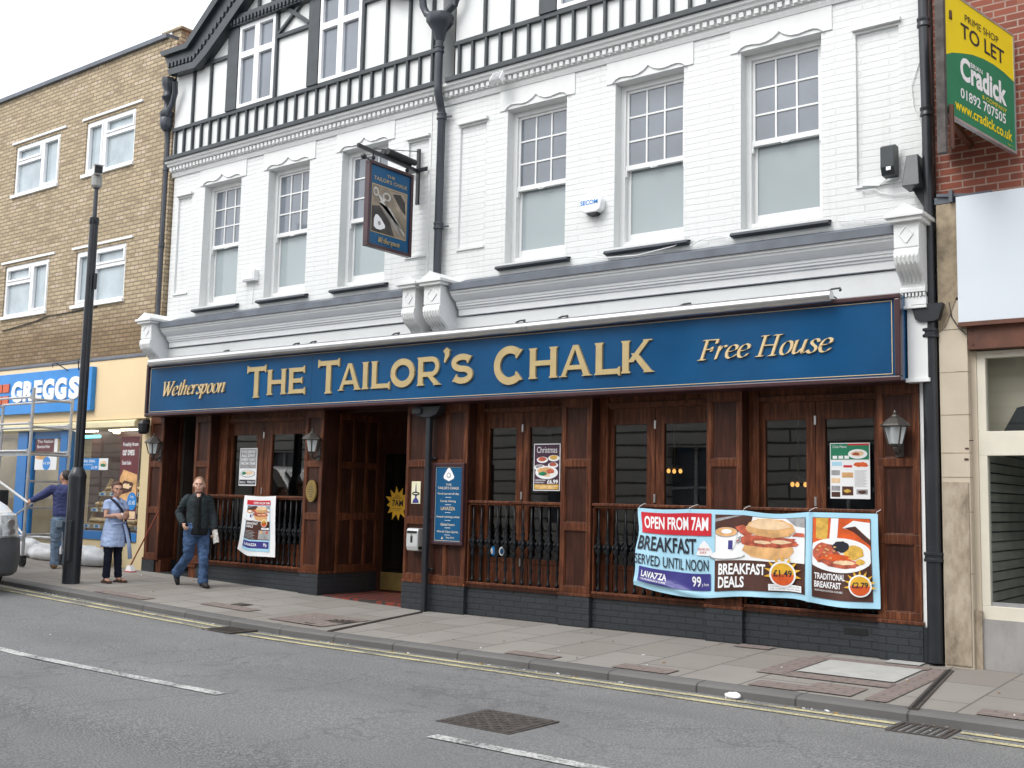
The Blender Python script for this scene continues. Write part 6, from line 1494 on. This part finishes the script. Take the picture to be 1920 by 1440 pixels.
sack(-17.75, -.30, .58, .22, .34, 'white plastic sack at the bakery wall right of the black street pole', 3)
mb = MB(); mb.tube([(-16.05, -.06, 1.12), (-16.38, -.32, .20)], .013, 8, 0); mb.prism([(-16.47, .11), (-16.29, .11), (-16.34, .2), (-16.42, .2)], -.36, -.28, 'y', 1)
mb.prism([(-16.50, .05), (-16.26, .05), (-16.29, .11), (-16.47, .11)], -.38, -.26, 'y', 2)
mb.map(lambda p: (p.x, p.y, p.z+.07)); tag(mb.build('broom', [pm('red_brown_handle', (.22, .045, .025), .5), M['white'], pm('red_bristles', (.42, .05, .06), .7, .2, 30)], loc=(-16.2, -.2, .2)), 'red handled broom leaning on the corner between bakery and pub', 'broom')
# litter
mb = MB(); x, y = -4.22, -2.50
mb.ell((x, y, gz(x)-.115), (.075, .055, .028), 12, 6); mb.map(lambda p: p+Vector((0, 0, .02*noise.noise(p*30)))); tag(mb.build('paper_litter', M['white'], loc=(x, y, -.15)), 'crumpled white paper in the gutter near the right end of the pub', 'litter')
mb = MB(); rs = random.Random(21)
for k in range(170):
    x = rs.uniform(-19, 1); g = rs.random()
    y = rs.uniform(-2.56, -2.47) if g < .62 else rs.uniform(-2.3, -.1) if g < .9 else rs.uniform(-5, -2.7)
    z = (gz(x)-.135) if y < KY else pz(x, y)+.006
    if y < -2.6: z = gz(x)+rz(y)
    r = rs.uniform(.006, .018)*(1.5 if g < .3 else 1); a = rs.uniform(0, PI)
    mb.bar((x-r*math.cos(a), y-r*math.sin(a), z), (x+r*math.cos(a), y+r*math.sin(a), z+.004), r, .006, m=k % 4)
o = mb.build('gutter_litter', [M['white_trim'], pm('dry_leaf', (.28, .16, .05), .8, .3), pm('grit', (.20, .18, .15), .9), M['concrete']]); tag(o, 'scattered small litter and leaf scraps along the gutter and pavement', 'litter', kind='stuff')
# ------------------------------------------------------------------ white van, nose towards the camera side
vz = gz(-16)-.16; XF = -15.36
van = thing('parked_van', (XF-2.6, -3.72, vz), 'white van with grey bumper parked at the kerb, nose showing at the left edge', 'van')
HW = .98; YC = -2.74-HW
def loft_y(mb, prof, y0, y1, n=14, rnd=.26, power=5, m=0, xr=XF-1.4, tum=.06):
    rings = []
    for k in range(n+1):
        yn = -1+2*k/n; yn = math.copysign(abs(yn)**.6, yn); y = (y0+y1)/2+yn*(y1-y0)/2; i = len(mb.v)
        for px_, pz_ in prof:
            t = max(0, min(1, (px_-xr)/(XF-xr))); f = abs((y-YC)/HW)
            mb.v.append((px_-rnd*t*f**power, YC+(y-YC)*(1-tum*max(0, pz_-.95)), vz+pz_))
        rings.append(i)
    P = len(prof)
    for a, b in zip(rings, rings[1:]):
        for j in range(P): mb.f.append((a+j, a+(j+1) % P, b+(j+1) % P, b+j)); mb.m.append(m)
    mb.f.append(tuple(rings[0]+j for j in range(P))); mb.m.append(m); mb.f.append(tuple(rings[-1]+j for j in reversed(range(P)))); mb.m.append(m)
vw = pm('white_van_paint', (.78, .80, .80), .22, .02, coat=.6); vg = pm('grey_bumper_plastic', (.085, .09, .10), .5, .12, 8, .1, 90)
mb = MB(); loft_y(mb, [(XF-.05, .80), (XF-.10, 1.02), (XF-.20, 1.14), (XF-.45, 1.26), (XF-.85, 1.36), (XF-1.62, 2.02), (XF-1.9, 2.10), (XF-5.1, 2.12), (XF-5.22, 1.9), (XF-5.25, .45), (XF-.9, .45), (XF-.25, .60)], YC-HW, YC+HW)
mb.build('body', vw, van, smooth=True)
mb = MB(); loft_y(mb, [(XF+.0, .80), (XF+.03, .60), (XF+.03, .46), (XF-.04, .30), (XF-.20, .24), (XF-.55, .26), (XF-.55, .74), (XF-.15, .815)], YC-HW-.015, YC+HW+.015, rnd=.24); mb.build('bumper', vg, van, smooth=True)
mb = MB(); loft_y(mb, [(XF+.005, .86), (XF-.05, 1.03), (XF-.2, 1.03), (XF-.2, .84)], YC-.55, YC+.55, 6, .26)
for k in range(3): loft_y(mb, [(XF+.03, .86+.055*k), (XF+.02, .885+.055*k), (XF-.1, .885+.055*k), (XF-.1, .86+.055*k)], YC-.53, YC+.53, 4, .26)
mb.build('grille', M['black'], van)
hl = pm('headlamp_glass', (.55, .57, .58), .06, .3, 14, spec=.9)
for s in (-1, 1):
    mb = MB(); y0, y1 = (YC+.60, YC+.955) if s > 0 else (YC-.955, YC-.60)
    loft_y(mb, [(XF+.0, .83), (XF-.045, 1.0), (XF-.09, 1.13), (XF-.22, 1.17), (XF-.22, .82)], y0, y1, 8, .26); o = mb.build('headlight', hl, van, smooth=True)
    mb = MB()
    for z, r in ((.90, .05), (1.02, .06)): mb.loft([(XF-.10-.06*(z-.9), YC+s*.74, vz+z), (XF-.005-.3*(z-.86), YC+s*.74, vz+z)], [r, r*.9], 12)
    mb.build('headlight_lens', M['steel'], o, smooth=True)
mb = MB(); loft_y(mb, [(XF-.93, 1.43), (XF-1.55, 1.97), (XF-1.58, 1.95), (XF-.96, 1.41)], YC-.82, YC+.82, 8, .22); mb.map(lambda p: (p.x+.022, p.y, p.z+.02)); mb.build('windscreen', M['sash_pane'], van)
for s in (-1, 1):
    mb = MB(); mb.prism([(XF-1.25, vz+1.38), (XF-1.72, vz+1.85), (XF-2.3, vz+1.88), (XF-2.3, vz+1.38)], YC+s*(HW-.045), YC+s*(HW-.005)); mb.build('side_window', M['sash_pane'], van)
    mb = MB(); mb.bar((XF-1.15, YC+s*.93, vz+1.36), (XF-1.10, YC+s*1.10, vz+1.38), .04); mb.box(XF-1.14, XF-1.04, YC+s*1.05, YC+s*1.20, vz+1.22, vz+1.50); mb.build('mirror', M['black'], van, bevel=.02)
    for xw in (XF-.92, XF-4.2):
        mb = MB(); yc = YC+s*(HW-.12); mb.loft([(xw, yc-.11, vz+.33), (xw, yc-.10, vz+.33), (xw, yc+.10, vz+.33), (xw, yc+.11, vz+.33)], [.29, .33, .33, .29], 26, (1, 0, 0)); o = mb.build('wheel', M['rubber'], van, smooth=True)
        mb = MB(); mb.loft([(xw, yc+s*.09, vz+.33), (xw, yc+s*.118, vz+.33)], [.20, .19], 20, (1, 0, 0)); mb.build('rim', M['alu'], o, smooth=True)
# ------------------------------------------------------------------ people
SK = pm('skin', (.60, .36, .27), .5, .06, 9); SKr = pm('tanned_skin', (.44, .235, .16), .5, .06, 9)
def cloth(n, col, v=.22, sc=9, b=.35, bs=26): return pm(n, col, .85, v, sc, b, bs, spec=.2)
def person(loc, ang, label):
    t = thing('person', loc, label, 'person'); ca, sa = math.cos(R(ang)), math.sin(R(ang))
    L = Vector(loc)
    return t, (lambda p: (L.x+p[0]*ca-p[1]*sa, L.y+p[0]*sa+p[1]*ca, L.z+p[2]))
def tw(p, a, pivot=(0, 0)):
    c, s = math.cos(R(a)), math.sin(R(a)); x, y = p[0]-pivot[0], p[1]-pivot[1]
    return (pivot[0]+x*c-y*s, pivot[1]+x*s+y*c, p[2])
def head(mb, c, a, k=1.0):
    """skull, jaw, nose, ears, neck stub; c = head centre"""
    T = lambda x, y, z: tuple(Vector(c)+Vector(tw((x*k, y*k, z*k), a)))
    def el(p, r, n=12):
        m2 = MB(); m2.ell((0, 0, 0), (r[0]*k, r[1]*k, r[2]*k), n, 8)
        m2.map(lambda q: tuple(Vector(T(*p))+Vector(tw(q, a)))); i = len(mb.v); mb.v += m2.v; mb.f += [tuple(q+i for q in f) for f in m2.f]; mb.m += m2.m
    el((-.010, 0, .025), (.098, .078, .095)); el((.022, 0, -.030), (.068, .062, .085)); el((.050, 0, -.082), (.035, .036, .028))
    el((.092, 0, -.012), (.020, .014, .026)); el((.080, 0, .028), (.022, .05, .016)); el((.075, 0, -.055), (.024, .030, .014))
    for s in (-1, 1): el((-.008, s*.080, -.008), (.022, .011, .034)); el((.062, s*.040, -.025), (.026, .022, .028))
    return T, el
def features(T, a, parent, k=1.0, lip=(.42, .16, .13), brow=(.10, .07, .05)):
    for s in (-1, 1):
        mb = MB(); mb.ell((-.002*k, 0, 0), (.005*k, .012*k, .0045*k), 10, 6, 0); mb.ell((.0015*k, 0, 0), (.003*k, .007*k, .0046*k), 8, 6, 1); mb.map(lambda q: tuple(Vector(T(.086, s*.034, .005))+Vector(tw(q, a)))); mb.build('eye', [M['print_grey'], M['print_black']], parent)
        mb = MB(); mb.ell((0, 0, 0), (.004*k, .020*k, .004*k), 8, 5); mb.map(lambda q: tuple(Vector(T(.094, s*.035, .026))+Vector(tw(q, a)))); mb.build('eyebrow', pm('brow_hair', brow, .8), parent)
    mb = MB(); mb.ell((0, 0, 0), (.008*k, .026*k, .006*k), 10, 5); mb.map(lambda q: tuple(Vector(T(.098, 0, -.055))+Vector(tw(q, a)))); mb.build('mouth', pm('lips', lip, .5), parent)
def hand(mb, wrist, d, palm_n, thumb, curl=.5, k=1.0):
    """palm, four unequal curled fingers and a thumb leaving the side of the palm"""
    w_ = Vector(wrist); d = Vector(d).normalized(); pn = Vector(palm_n); pn = (pn-d*pn.dot(d)).normalized(); s = Vector(thumb); s = (s-d*s.dot(d)-pn*s.dot(pn)).normalized()
    mb.loft([w_-d*.02, w_+d*.03*k, w_+d*.085*k], [(.024*k, .018*k), (.038*k, .016*k), (.040*k, .013*k)], 10, s)
    for j, (o, ln) in enumerate(((.030, .070), (.010, .078), (-.010, .072), (-.029, .056))):
        b = w_+d*.078*k+s*o*k; m_ = b+(d*math.cos(curl*.6)+pn*math.sin(curl*.6))*ln*.45*k; e = m_+(d*math.cos(curl*1.7)+pn*math.sin(curl*1.7))*ln*.35*k; g = e+(d*math.cos(curl*2.6)+pn*math.sin(curl*2.6))*ln*.25*k
        mb.loft([b-d*.01, m_, e, g], [.0098*k, .0092*k, .0086*k, .0068*k], 7, s)
    b = w_+d*.025*k+s*.026*k; m_ = b+(s*.7+d*.7+pn*.2)*.034*k; e = m_+(s*.2+d*.9+pn*.45)*.032*k
    mb.loft([b-s*.012, m_, e], [.014*k, .011*k, .008*k], 7, pn)
# --- man walking
man, Mm = person((-14.02, -.78, pz(-13.9, -.75)), -14, 'walking man in a dark jacket and blue jeans, one hand in his pocket')
A = -20
TW = lambda x, y, z: tw((x, y, z), A)
shR, elR, wrR = TW(-.02, -.168, 1.34), TW(-.09, -.275, 1.12), TW(.10, -.21, .955)
shL, elL, wrL = TW(.0, .168, 1.34), TW(-.03, .225, 1.10), TW(.06, .245, .875)
hipR, knR, anR = (-.01, -.095, .86), (-.02, -.11, .46), (-.38, -.12, .20)
hipL, knL, anL = (.0, .095, .86), (.10, .09, .47), (.14, .085, .09)
hc = Vector(TW(.035, 0, 1.555)); HA = -26
mb = MB()
mb.loft([(0, 0, .80), (0, 0, .92), TW(0, 0, 1.10), TW(0, 0, 1.30), TW(0, 0, 1.40), TW(.0, 0, 1.43)], [(.11, .14), (.11, .145), (.10, .13), (.10, .145), (.07, .10), (.05, .06)], 14, TW(1, 0, 0))
mb.loft([TW(0, 0, 1.36), TW(.005, 0, 1.44), TW(.02, 0, 1.53)], [(.065, .075), (.055, .058), (.055, .055)], 12, (1, 0, 0))
for s, e, w_ in ((shR, elR, wrR), (shL, elL, wrL)): mb.loft([s, e, w_], [.046, .040, .028], 10)
for h, k, a in ((hipR, knR, anR), (hipL, knL, anL)): mb.loft([h, k, a], [.085, .058, .04], 10)
T, el = head(mb, hc, HA, 1.05)
dL = (Vector(wrL)-Vector(elL)).normalized(); hand(mb, Vector(wrL)+dL*.02, dL+Vector((.1, 0, 0)), TW(.2, -1, 0), TW(1, .2, 0), 1.0)
hand(mb, wrR, Vector(wrR)-Vector(elR), TW(0, 1, 0), TW(.3, 0, 1), .7)
mb.map(Mm); skin(mb, 'body', SK, man, .008, 4, .5)
T2 = lambda x, y, z: Mm(T(x, y, z)); features(T2, HA-14, man, 1.05)
mb = MB(); m2 = MB(); m2.ell((0, 0, 0), (.1025, .0815, .0855), 14, 10); m2.v = [v for v in m2.v]
m2.map(lambda q: tuple(Vector(T(-.014, 0, .040))+Vector(tw((q.x, q.y, max(q.z, -.03 if q.x < .02 else .045-.2*min(0, q.x)))), HA)) if False else tuple(Vector(T(-.016, 0, .042))+Vector(tw((min(q.x, .078), q.y, max(q.z, -.055 if q.x < -.03 else .028 if q.x > .03 else -.02)), HA))))
m2.map(Mm); m2.build('hair', pm('short_fair_hair', (.27, .165, .10), .85, .3, 60), man, smooth='all')
mb = MB()
mb.loft([(0, 0, .77), (0, 0, .88), (0, 0, .98)], [(.125, .165), (.13, .165), (.125, .16)], 14, (1, 0, 0))
for h, k, a, fl in ((hipR, knR, anR, 0), (hipL, knL, anL, 0)):
    h, k, a = Vector(h), Vector(k), Vector(a); mb.loft([h+Vector((0, 0, .04)), h.lerp(k, .35), k, k.lerp(a, .5), a+(a-k).normalized()*.03], [(.10, .10), .098, .075, .068, .080], 12)
mb.map(Mm); skin(mb, 'jeans', cloth('blue_denim', (.052, .094, .185), .6, 5), man, .011, 5, folds=0.009)
mb = MB()
mb.loft([TW(.0, 0, .86), TW(.0, 0, .96), TW(0, 0, 1.14), TW(0, 0, 1.30), TW(-.005, 0, 1.385), TW(-.005, 0, 1.435)], [(.138, .168), (.138, .168), (.130, .160), (.132, .172), (.095, .125), (.06, .065)], 16, TW(1, 0, 0))
for s, e, w_ in ((shR, elR, wrR), (shL, elL, wrL)): mb.loft([TW(0, .12 if s is shL else -.12, 1.36), s, Vector(s).lerp(Vector(e), .5), e, Vector(e).lerp(Vector(w_), .5), w_], [.060, .063, .060, .057, .054, .048], 12)
mb.map(Mm); jk = cloth('dark_green_grey_jacket', (.028, .037, .041), .4, 7); skin(mb, 'jacket', jk, man, .011, 4, folds=0.008)
mb = MB(); mb.loft([TW(.055, 0, .80), TW(.060, .0, 1.0), TW(.060, 0, 1.2), TW(.062, 0, 1.32), TW(.030, 0, 1.405)], [(.108, .082), (.108, .070), (.102, .060), (.094, .056), (.055, .055)], 12, TW(1, 0, 0))
mb.loft([TW(.0, 0, .79), TW(.0, 0, .90)], [(.145, .18), (.145, .18)], 14, TW(1, 0, 0)); mb.map(Mm); skin(mb, 'shirt', cloth('black_shirt', (.012, .013, .015), .2), man, .011, 4, folds=0.004)
mb = MB(); mb.loft([TW(.062, -.052, 1.43), TW(.098, -.030, 1.385), TW(.125, -.008, 1.31)], [(.012, .03), (.012, .028), (.008, .012)], 8); mb.loft([TW(.062, .052, 1.43), TW(.098, .030, 1.385), TW(.125, .008, 1.31)], [(.012, .03), (.012, .028), (.008, .012)], 8); mb.map(Mm); mb.build('collar', M['black'], man, smooth='all')
mb = MB(); mb.loft([TW(.095, 0, 1.42), TW(.115, 0, 1.36), TW(.132, 0, 1.315)], [(.012, .035), (.010, .024), (.006, .006)], 8, TW(1, 0, 0)); mb.map(Mm); mb.build('throat', SK, man, smooth='all')
mb = MB(); mb.loft([(anL[0]-.06, .085, .045), (anL[0]+.0, .085, .05), (anL[0]+.10, .085, .042), (anL[0]+.20, .083, .026)], [(.04, .035), (.05, .044), (.044, .036), (.03, .02)], 12, (0, 1, 0)); mb.map(lambda p: (p.x, p.y, max(.004, p.z))); mb.map(Mm); mb.build('shoe', M['rubber'], man, smooth='all')
mb = MB(); mb.loft([(-.44, -.12, .23), (-.42, -.12, .17), (-.37, -.12, .09), (-.32, -.12, .015)], [(.038, .036), (.046, .044), (.044, .036), (.03, .018)], 12, (0, 1, 0)); mb.map(Mm); mb.build('shoe', M['rubber'], man, smooth='all')
mb = MB(); q = Vector(wrL)+dL*.07; ax = Vector((.25, .05, -.9)).normalized(); sd_ = Vector((.9, .3, .3))
mb.loft([q+Vector((.045, 0, .03))-ax*.03, q+Vector((.045, 0, .03))+ax*.17], [(.055, .024), (.06, .026)], 14, sd_, 0); mb.loft([q+Vector((.05, 0, .03))+ax*.171, q+Vector((.05, 0, .03))+ax*.173], [(.028, .010), (.026, .010)], 10, sd_, 1)
mb.map(Mm); tag(mb.build('newspaper', [pm('newsprint', (.52, .51, .48), .8, .45, 30), M['black']], loc=Mm(q)), 'folded newspaper in the hand of the walking man', 'newspaper')
# --- woman with folded arms
wom, Wm = person((-15.24, -1.42, pz(-15.2, -1.4)), 6, 'woman in a pale blue tunic with folded arms beside the black street pole')
mb = MB(); hc = Vector((.03, 0, 1.43)); HA = -24
mb.loft([(0, 0, .74), (0, 0, .84), (0, 0, 1.0), (0, 0, 1.16), (0, 0, 1.26), (0, 0, 1.30)], [(.10, .14), (.105, .145), (.085, .115), (.10, .14), (.075, .12), (.045, .05)], 14)
mb.loft([(0, 0, 1.24), (.005, 0, 1.32), (.018, 0, 1.40)], [.058, .045, .045], 12)
sR, eR, wR = (.0, -.148, 1.225), (.04, -.200, 1.015), (.20, -.01, 1.045)
sL, eL, wL = (.0, .148, 1.225), (.05, .200, 1.01), (.215, .015, 1.000)
for s, e, w_ in ((sR, eR, wR), (sL, eL, wL)): mb.loft([s, Vector(s).lerp(Vector(e), .5), e, Vector(e).lerp(Vector(w_), .5), w_], [.048, .044, .040, .037, .026], 10)
for y, x in ((-.085, -.01), (.095, .05)): mb.loft([(0, y, .80), (.01, y, .44), (x, y, .07)], [.08, .052, .034], 10)
T, el = head(mb, hc, HA, .99)
hand(mb, wR, (.12, 1, .1), (-1, 0, 0), (0, 0, 1), .35, .88); hand(mb, wL, (-.05, -1, .12), (-1, 0, 0), (0, 0, 1), .35, .88)
for y, x in ((-.085, -.01), (.095, .05)): mb.loft([(x-.03, y, .05), (x+.06, y+(.01 if y > 0 else -.03), .045), (x+.14, y+(.02 if y > 0 else -.05), .035)], [(.03, .03), (.034, .022), (.036, .014)], 10, (0, 1, 0))
mb.map(Wm); skin(mb, 'body', pm('lightly_tanned_skin', (.55, .31, .22), .5, .06, 9), wom, .008, 4, .5)
features(lambda x, y, z: Wm(T(x, y, z)), HA+6, wom, .99, brow=(.06, .03, .02))
mb = MB(); m2 = MB(); m2.ell((0, 0, 0), (.104, .087, .106), 16, 12)
m2.map(lambda q: tuple(Vector(T(-.016, 0, .030))+Vector(tw((min(q.x, .094 if q.z > .05 else .03 if abs(q.y) > .055 else .0), q.y, max(q.z, -.075)), HA))))
m2.loft([T(-.09, 0, .03), T(-.125, .0, -.0), T(-.12, 0, -.08), T(-.095, 0, -.15)], [.022, .034, .028, .008], 10)
m2.map(Wm); m2.build('hair', pm('auburn_hair', (.105, .038, .020), .6, .3, 30), wom, smooth='all')
mb = MB()
mb.loft([(0, 0, .55), (.0, 0, .70), (0, 0, .85), (0, 0, 1.00), (.015, 0, 1.14), (.0, 0, 1.235), (0, 0, 1.285)], [(.155, .200), (.148, .188), (.130, .160), (.104, .125), (.124, .142), (.085, .122), (.050, .055)], 18, (1, 0, 0))
for s, e in ((sR, eR), (sL, eL)): mb.loft([(0, s[1]*.6, 1.235), s, Vector(s).lerp(Vector(e), .52)], [.052, .056, .058], 12)
mb.map(Wm); tun = cloth('pale_blue_tunic', (.42, .53, .78), .10, 5, .4, 18); skin(mb, 'tunic', tun, wom, .011, 4, folds=0.008)
mb = MB()
for y, x in ((-.085, -.01), (.095, .05)): mb.loft([(0, y*.9, .82), (.005, y, .62), (.01, y, .44), ((.01+x)/2, y, .25), (x, y, .075)], [.092, .082, .064, .056, .058], 12)
mb.map(Wm); skin(mb, 'trousers', cloth('navy_trousers', (.010, .013, .024), .3), wom, .011, 4, folds=0.005)
mb = MB()
for s in (-1, 1): mb.loft([(.035, s*.05, 1.30), (.085, s*.05, 1.275), (.125, s*.030, 1.225)], [(.03, .012), (.03, .010), (.02, .008)], 8, (0, 1, 0))
mb.map(Wm); mb.build('collar', tun, wom, smooth='all')
mb = MB(); mb.loft([(.02, -.10, 1.29), (.105, -.06, 1.22), (.150, .0, 1.13), (.150, .04, 1.06), (.12, .12, .95), (.10, .185, .80), (.05, .215, .62)], [(.010, .024)]*7, 8, (1, 0, .3)); mb.loft([(.10, .19, .84), (.07, .235, .60)], [(.05, .02), (.07, .03)], 8); mb.map(Wm); mb.build('bag_strap', M['print_navy'] if False else pm('navy_webbing', (.012, .016, .045), .7), wom, smooth='all')
mb = MB(); mb.loft([(.125, .08, .93), (.17, .11, .78), (.19, .15, .60), (.185, .19, .36)], [(.008, .03), (.008, .03), (.008, .038), (.006, .042)], 8, (1, 0, 0)); mb.loft([(.140, -.13, .90), (.155, 0, .92), (.125, .13, .93)], [.014]*3, 8); mb.map(Wm); mb.build('apron_tie', tun, wom, smooth='all')
mb = MB(); mb.loft([(wR[0]-.004, -.035, 1.043), (wR[0]-.002, -.02, 1.044)], [.031, .031], 12, (1, 0, 0)); mb.map(Wm); mb.build('watch', M['white'], wom)
for y, x in ((-.085, -.01), (.095, .05)):
    sy = .012 if y > 0 else -.03; mb = MB(); mb.prism([(x-.07, y-.035), (x-.075, y+.03), (x+.05, y+.045+sy), (x+.15, y+.042+sy*1.5), (x+.175, y+sy*1.6), (x+.14, y-.04+sy*1.5), (x+.04, y-.042+sy)], .0, .026, 'z')
    for q in (.02, .09): mb.loft([(x+q, y-.042+sy, .02), (x+q, y-.02+sy, .072-.2*q), (x+q, y+.02+sy, .072-.2*q), (x+q, y+.046+sy, .02)], [(.016, .006)]*4, 6, (1, 0, 0))
    mb.map(Wm); mb.build('sandal', pm('brown_leather', (.06, .028, .018), .6, .3, 20), wom)
# --- worker at the scaffold, seen from behind
wk, Km = person((-17.47, -.96, pz(-17.5, -.96)), 160, 'worker in a blue jumper and faded jeans reaching for the scaffold, seen from behind')
mb = MB(); hc = Vector((.03, .01, 1.55)); HA = 42
hL = Vector((.30, .50, 1.13))
shL, elL, wrL = (.02, .20, 1.345), (.14, .36, 1.22), (.27, .48, 1.14)
shR, elR, wrR = (.0, -.20, 1.345), (.06, -.27, 1.10), (.24, -.20, 1.0)
mb.loft([(0, 0, .80), (0, 0, .92), (0, 0, 1.10), (0, 0, 1.28), (0, 0, 1.38), (0, 0, 1.42)], [(.12, .15), (.12, .155), (.11, .145), (.12, .18), (.09, .15), (.05, .06)], 14)
mb.loft([(0, 0, 1.34), (.005, 0, 1.43), (.02, 0, 1.52)], [.065, .055, .055], 12)
for s, e, w_ in ((shR, elR, wrR), (shL, elL, wrL)): mb.loft([s, e, w_], [.055, .042, .028], 10)
for y, x in ((-.10, .03), (.10, -.02)): mb.loft([(0, y, .84), (.01, y, .46), (x, y, .08)], [.085, .058, .04], 10)
T, el = head(mb, hc, HA, .97)
hand(mb, wrL, Vector(wrL)-Vector(elL), (.5, -.5, -.2), (0, 0, 1), .9); hand(mb, wrR, Vector(wrR)-Vector(elR), (0, 1, 0), (0, 0, 1), .7)
mb.map(Km); skin(mb, 'body', SKr, wk, .008, 4, .5)
features(lambda x, y, z: Km(T(x, y, z)), HA+160, wk, .97)
m2 = MB(); m2.ell((0, 0, 0), (.102, .084, .098), 16, 12); m2.map(lambda q: tuple(Vector(T(-.018, 0, .034))+Vector(tw((min(q.x, .09 if q.z > .05 else .02), q.y, max(q.z, -.085 if q.x < -.02 else -.03)), HA)))); m2.map(Km); m2.build('hair', pm('dark_grey_hair', (.035, .030, .028), .7, .4, 40), wk, smooth='all')
mb = MB(); mb.loft([(0, 0, .88), (0, 0, .93), (0, 0, 1.1), (0, 0, 1.28), (-.005, 0, 1.37), (0, 0, 1.425)], [(.135, .17), (.142, .178), (.135, .176), (.14, .20), (.105, .165), (.062, .072)], 16)
for s, e, w_ in ((shR, elR, wrR), (shL, elL, wrL)): mb.loft([(0, s[1]*.6, 1.34), s, Vector(s).lerp(Vector(e), .5), e, Vector(e).lerp(Vector(w_), .5), w_], [.075, .080, .072, .064, .056, .042], 12)
mb.map(Km); skin(mb, 'jumper', cloth('blue_jumper', (.052, .062, .155), .25, 6, .4, 20), wk, .011, 4, folds=0.008)
mb = MB(); mb.loft([(0, 0, .78), (0, 0, .88), (0, 0, .95)], [(.12, .16), (.128, .163), (.12, .155)], 14)
for y, x in ((-.10, .03), (.10, -.02)): mb.loft([(0, y*.95, .84), (.0, y, .64), (.01, y, .46), ((.01+x)/2, y, .28), (x, y, .10), (x, y, .06)], [.10, .092, .076, .068, .070, .074], 12)
mb.map(Km); skin(mb, 'jeans', cloth('faded_denim', (.145, .205, .285), .35, 6), wk, .011, 4, folds=0.009)
for s in (-1, 1): 
    mb = MB(); mb.box(-.155, -.135, s*.085-.05, s*.085+.05, .70, .82); mb.map(Km); mb.build('pocket', cloth('denim_pocket', (.20, .255, .32), .2), wk, bevel=.006)
for y, x in ((-.10, .03), (.10, -.02)): 
    mb = MB(); mb.loft([(x-.06, y, .05), (x, y, .055), (x+.10, y, .045), (x+.19, y, .03)], [(.045, .042), (.052, .05), (.048, .04), (.034, .024)], 12, (0, 1, 0)); mb.map(lambda p: (p.x, p.y, max(.004, p.z))); mb.map(Km); mb.build('boot', pm('tan_boot', (.22, .12, .055), .7, .25, 14), wk, smooth='all')
# pole end held by the worker
mb = MB(); p = Vector(Km(Vector(wrL)+(Vector(wrL)-Vector(elL)).normalized()*.08)); mb.tube([p, p+Vector((-.55, -.35, .42))], .022, 10); tag(mb.build('metal_pole', M['white_trim'], loc=p, smooth=True), 'short white pole held by the worker at the scaffold', 'pole')
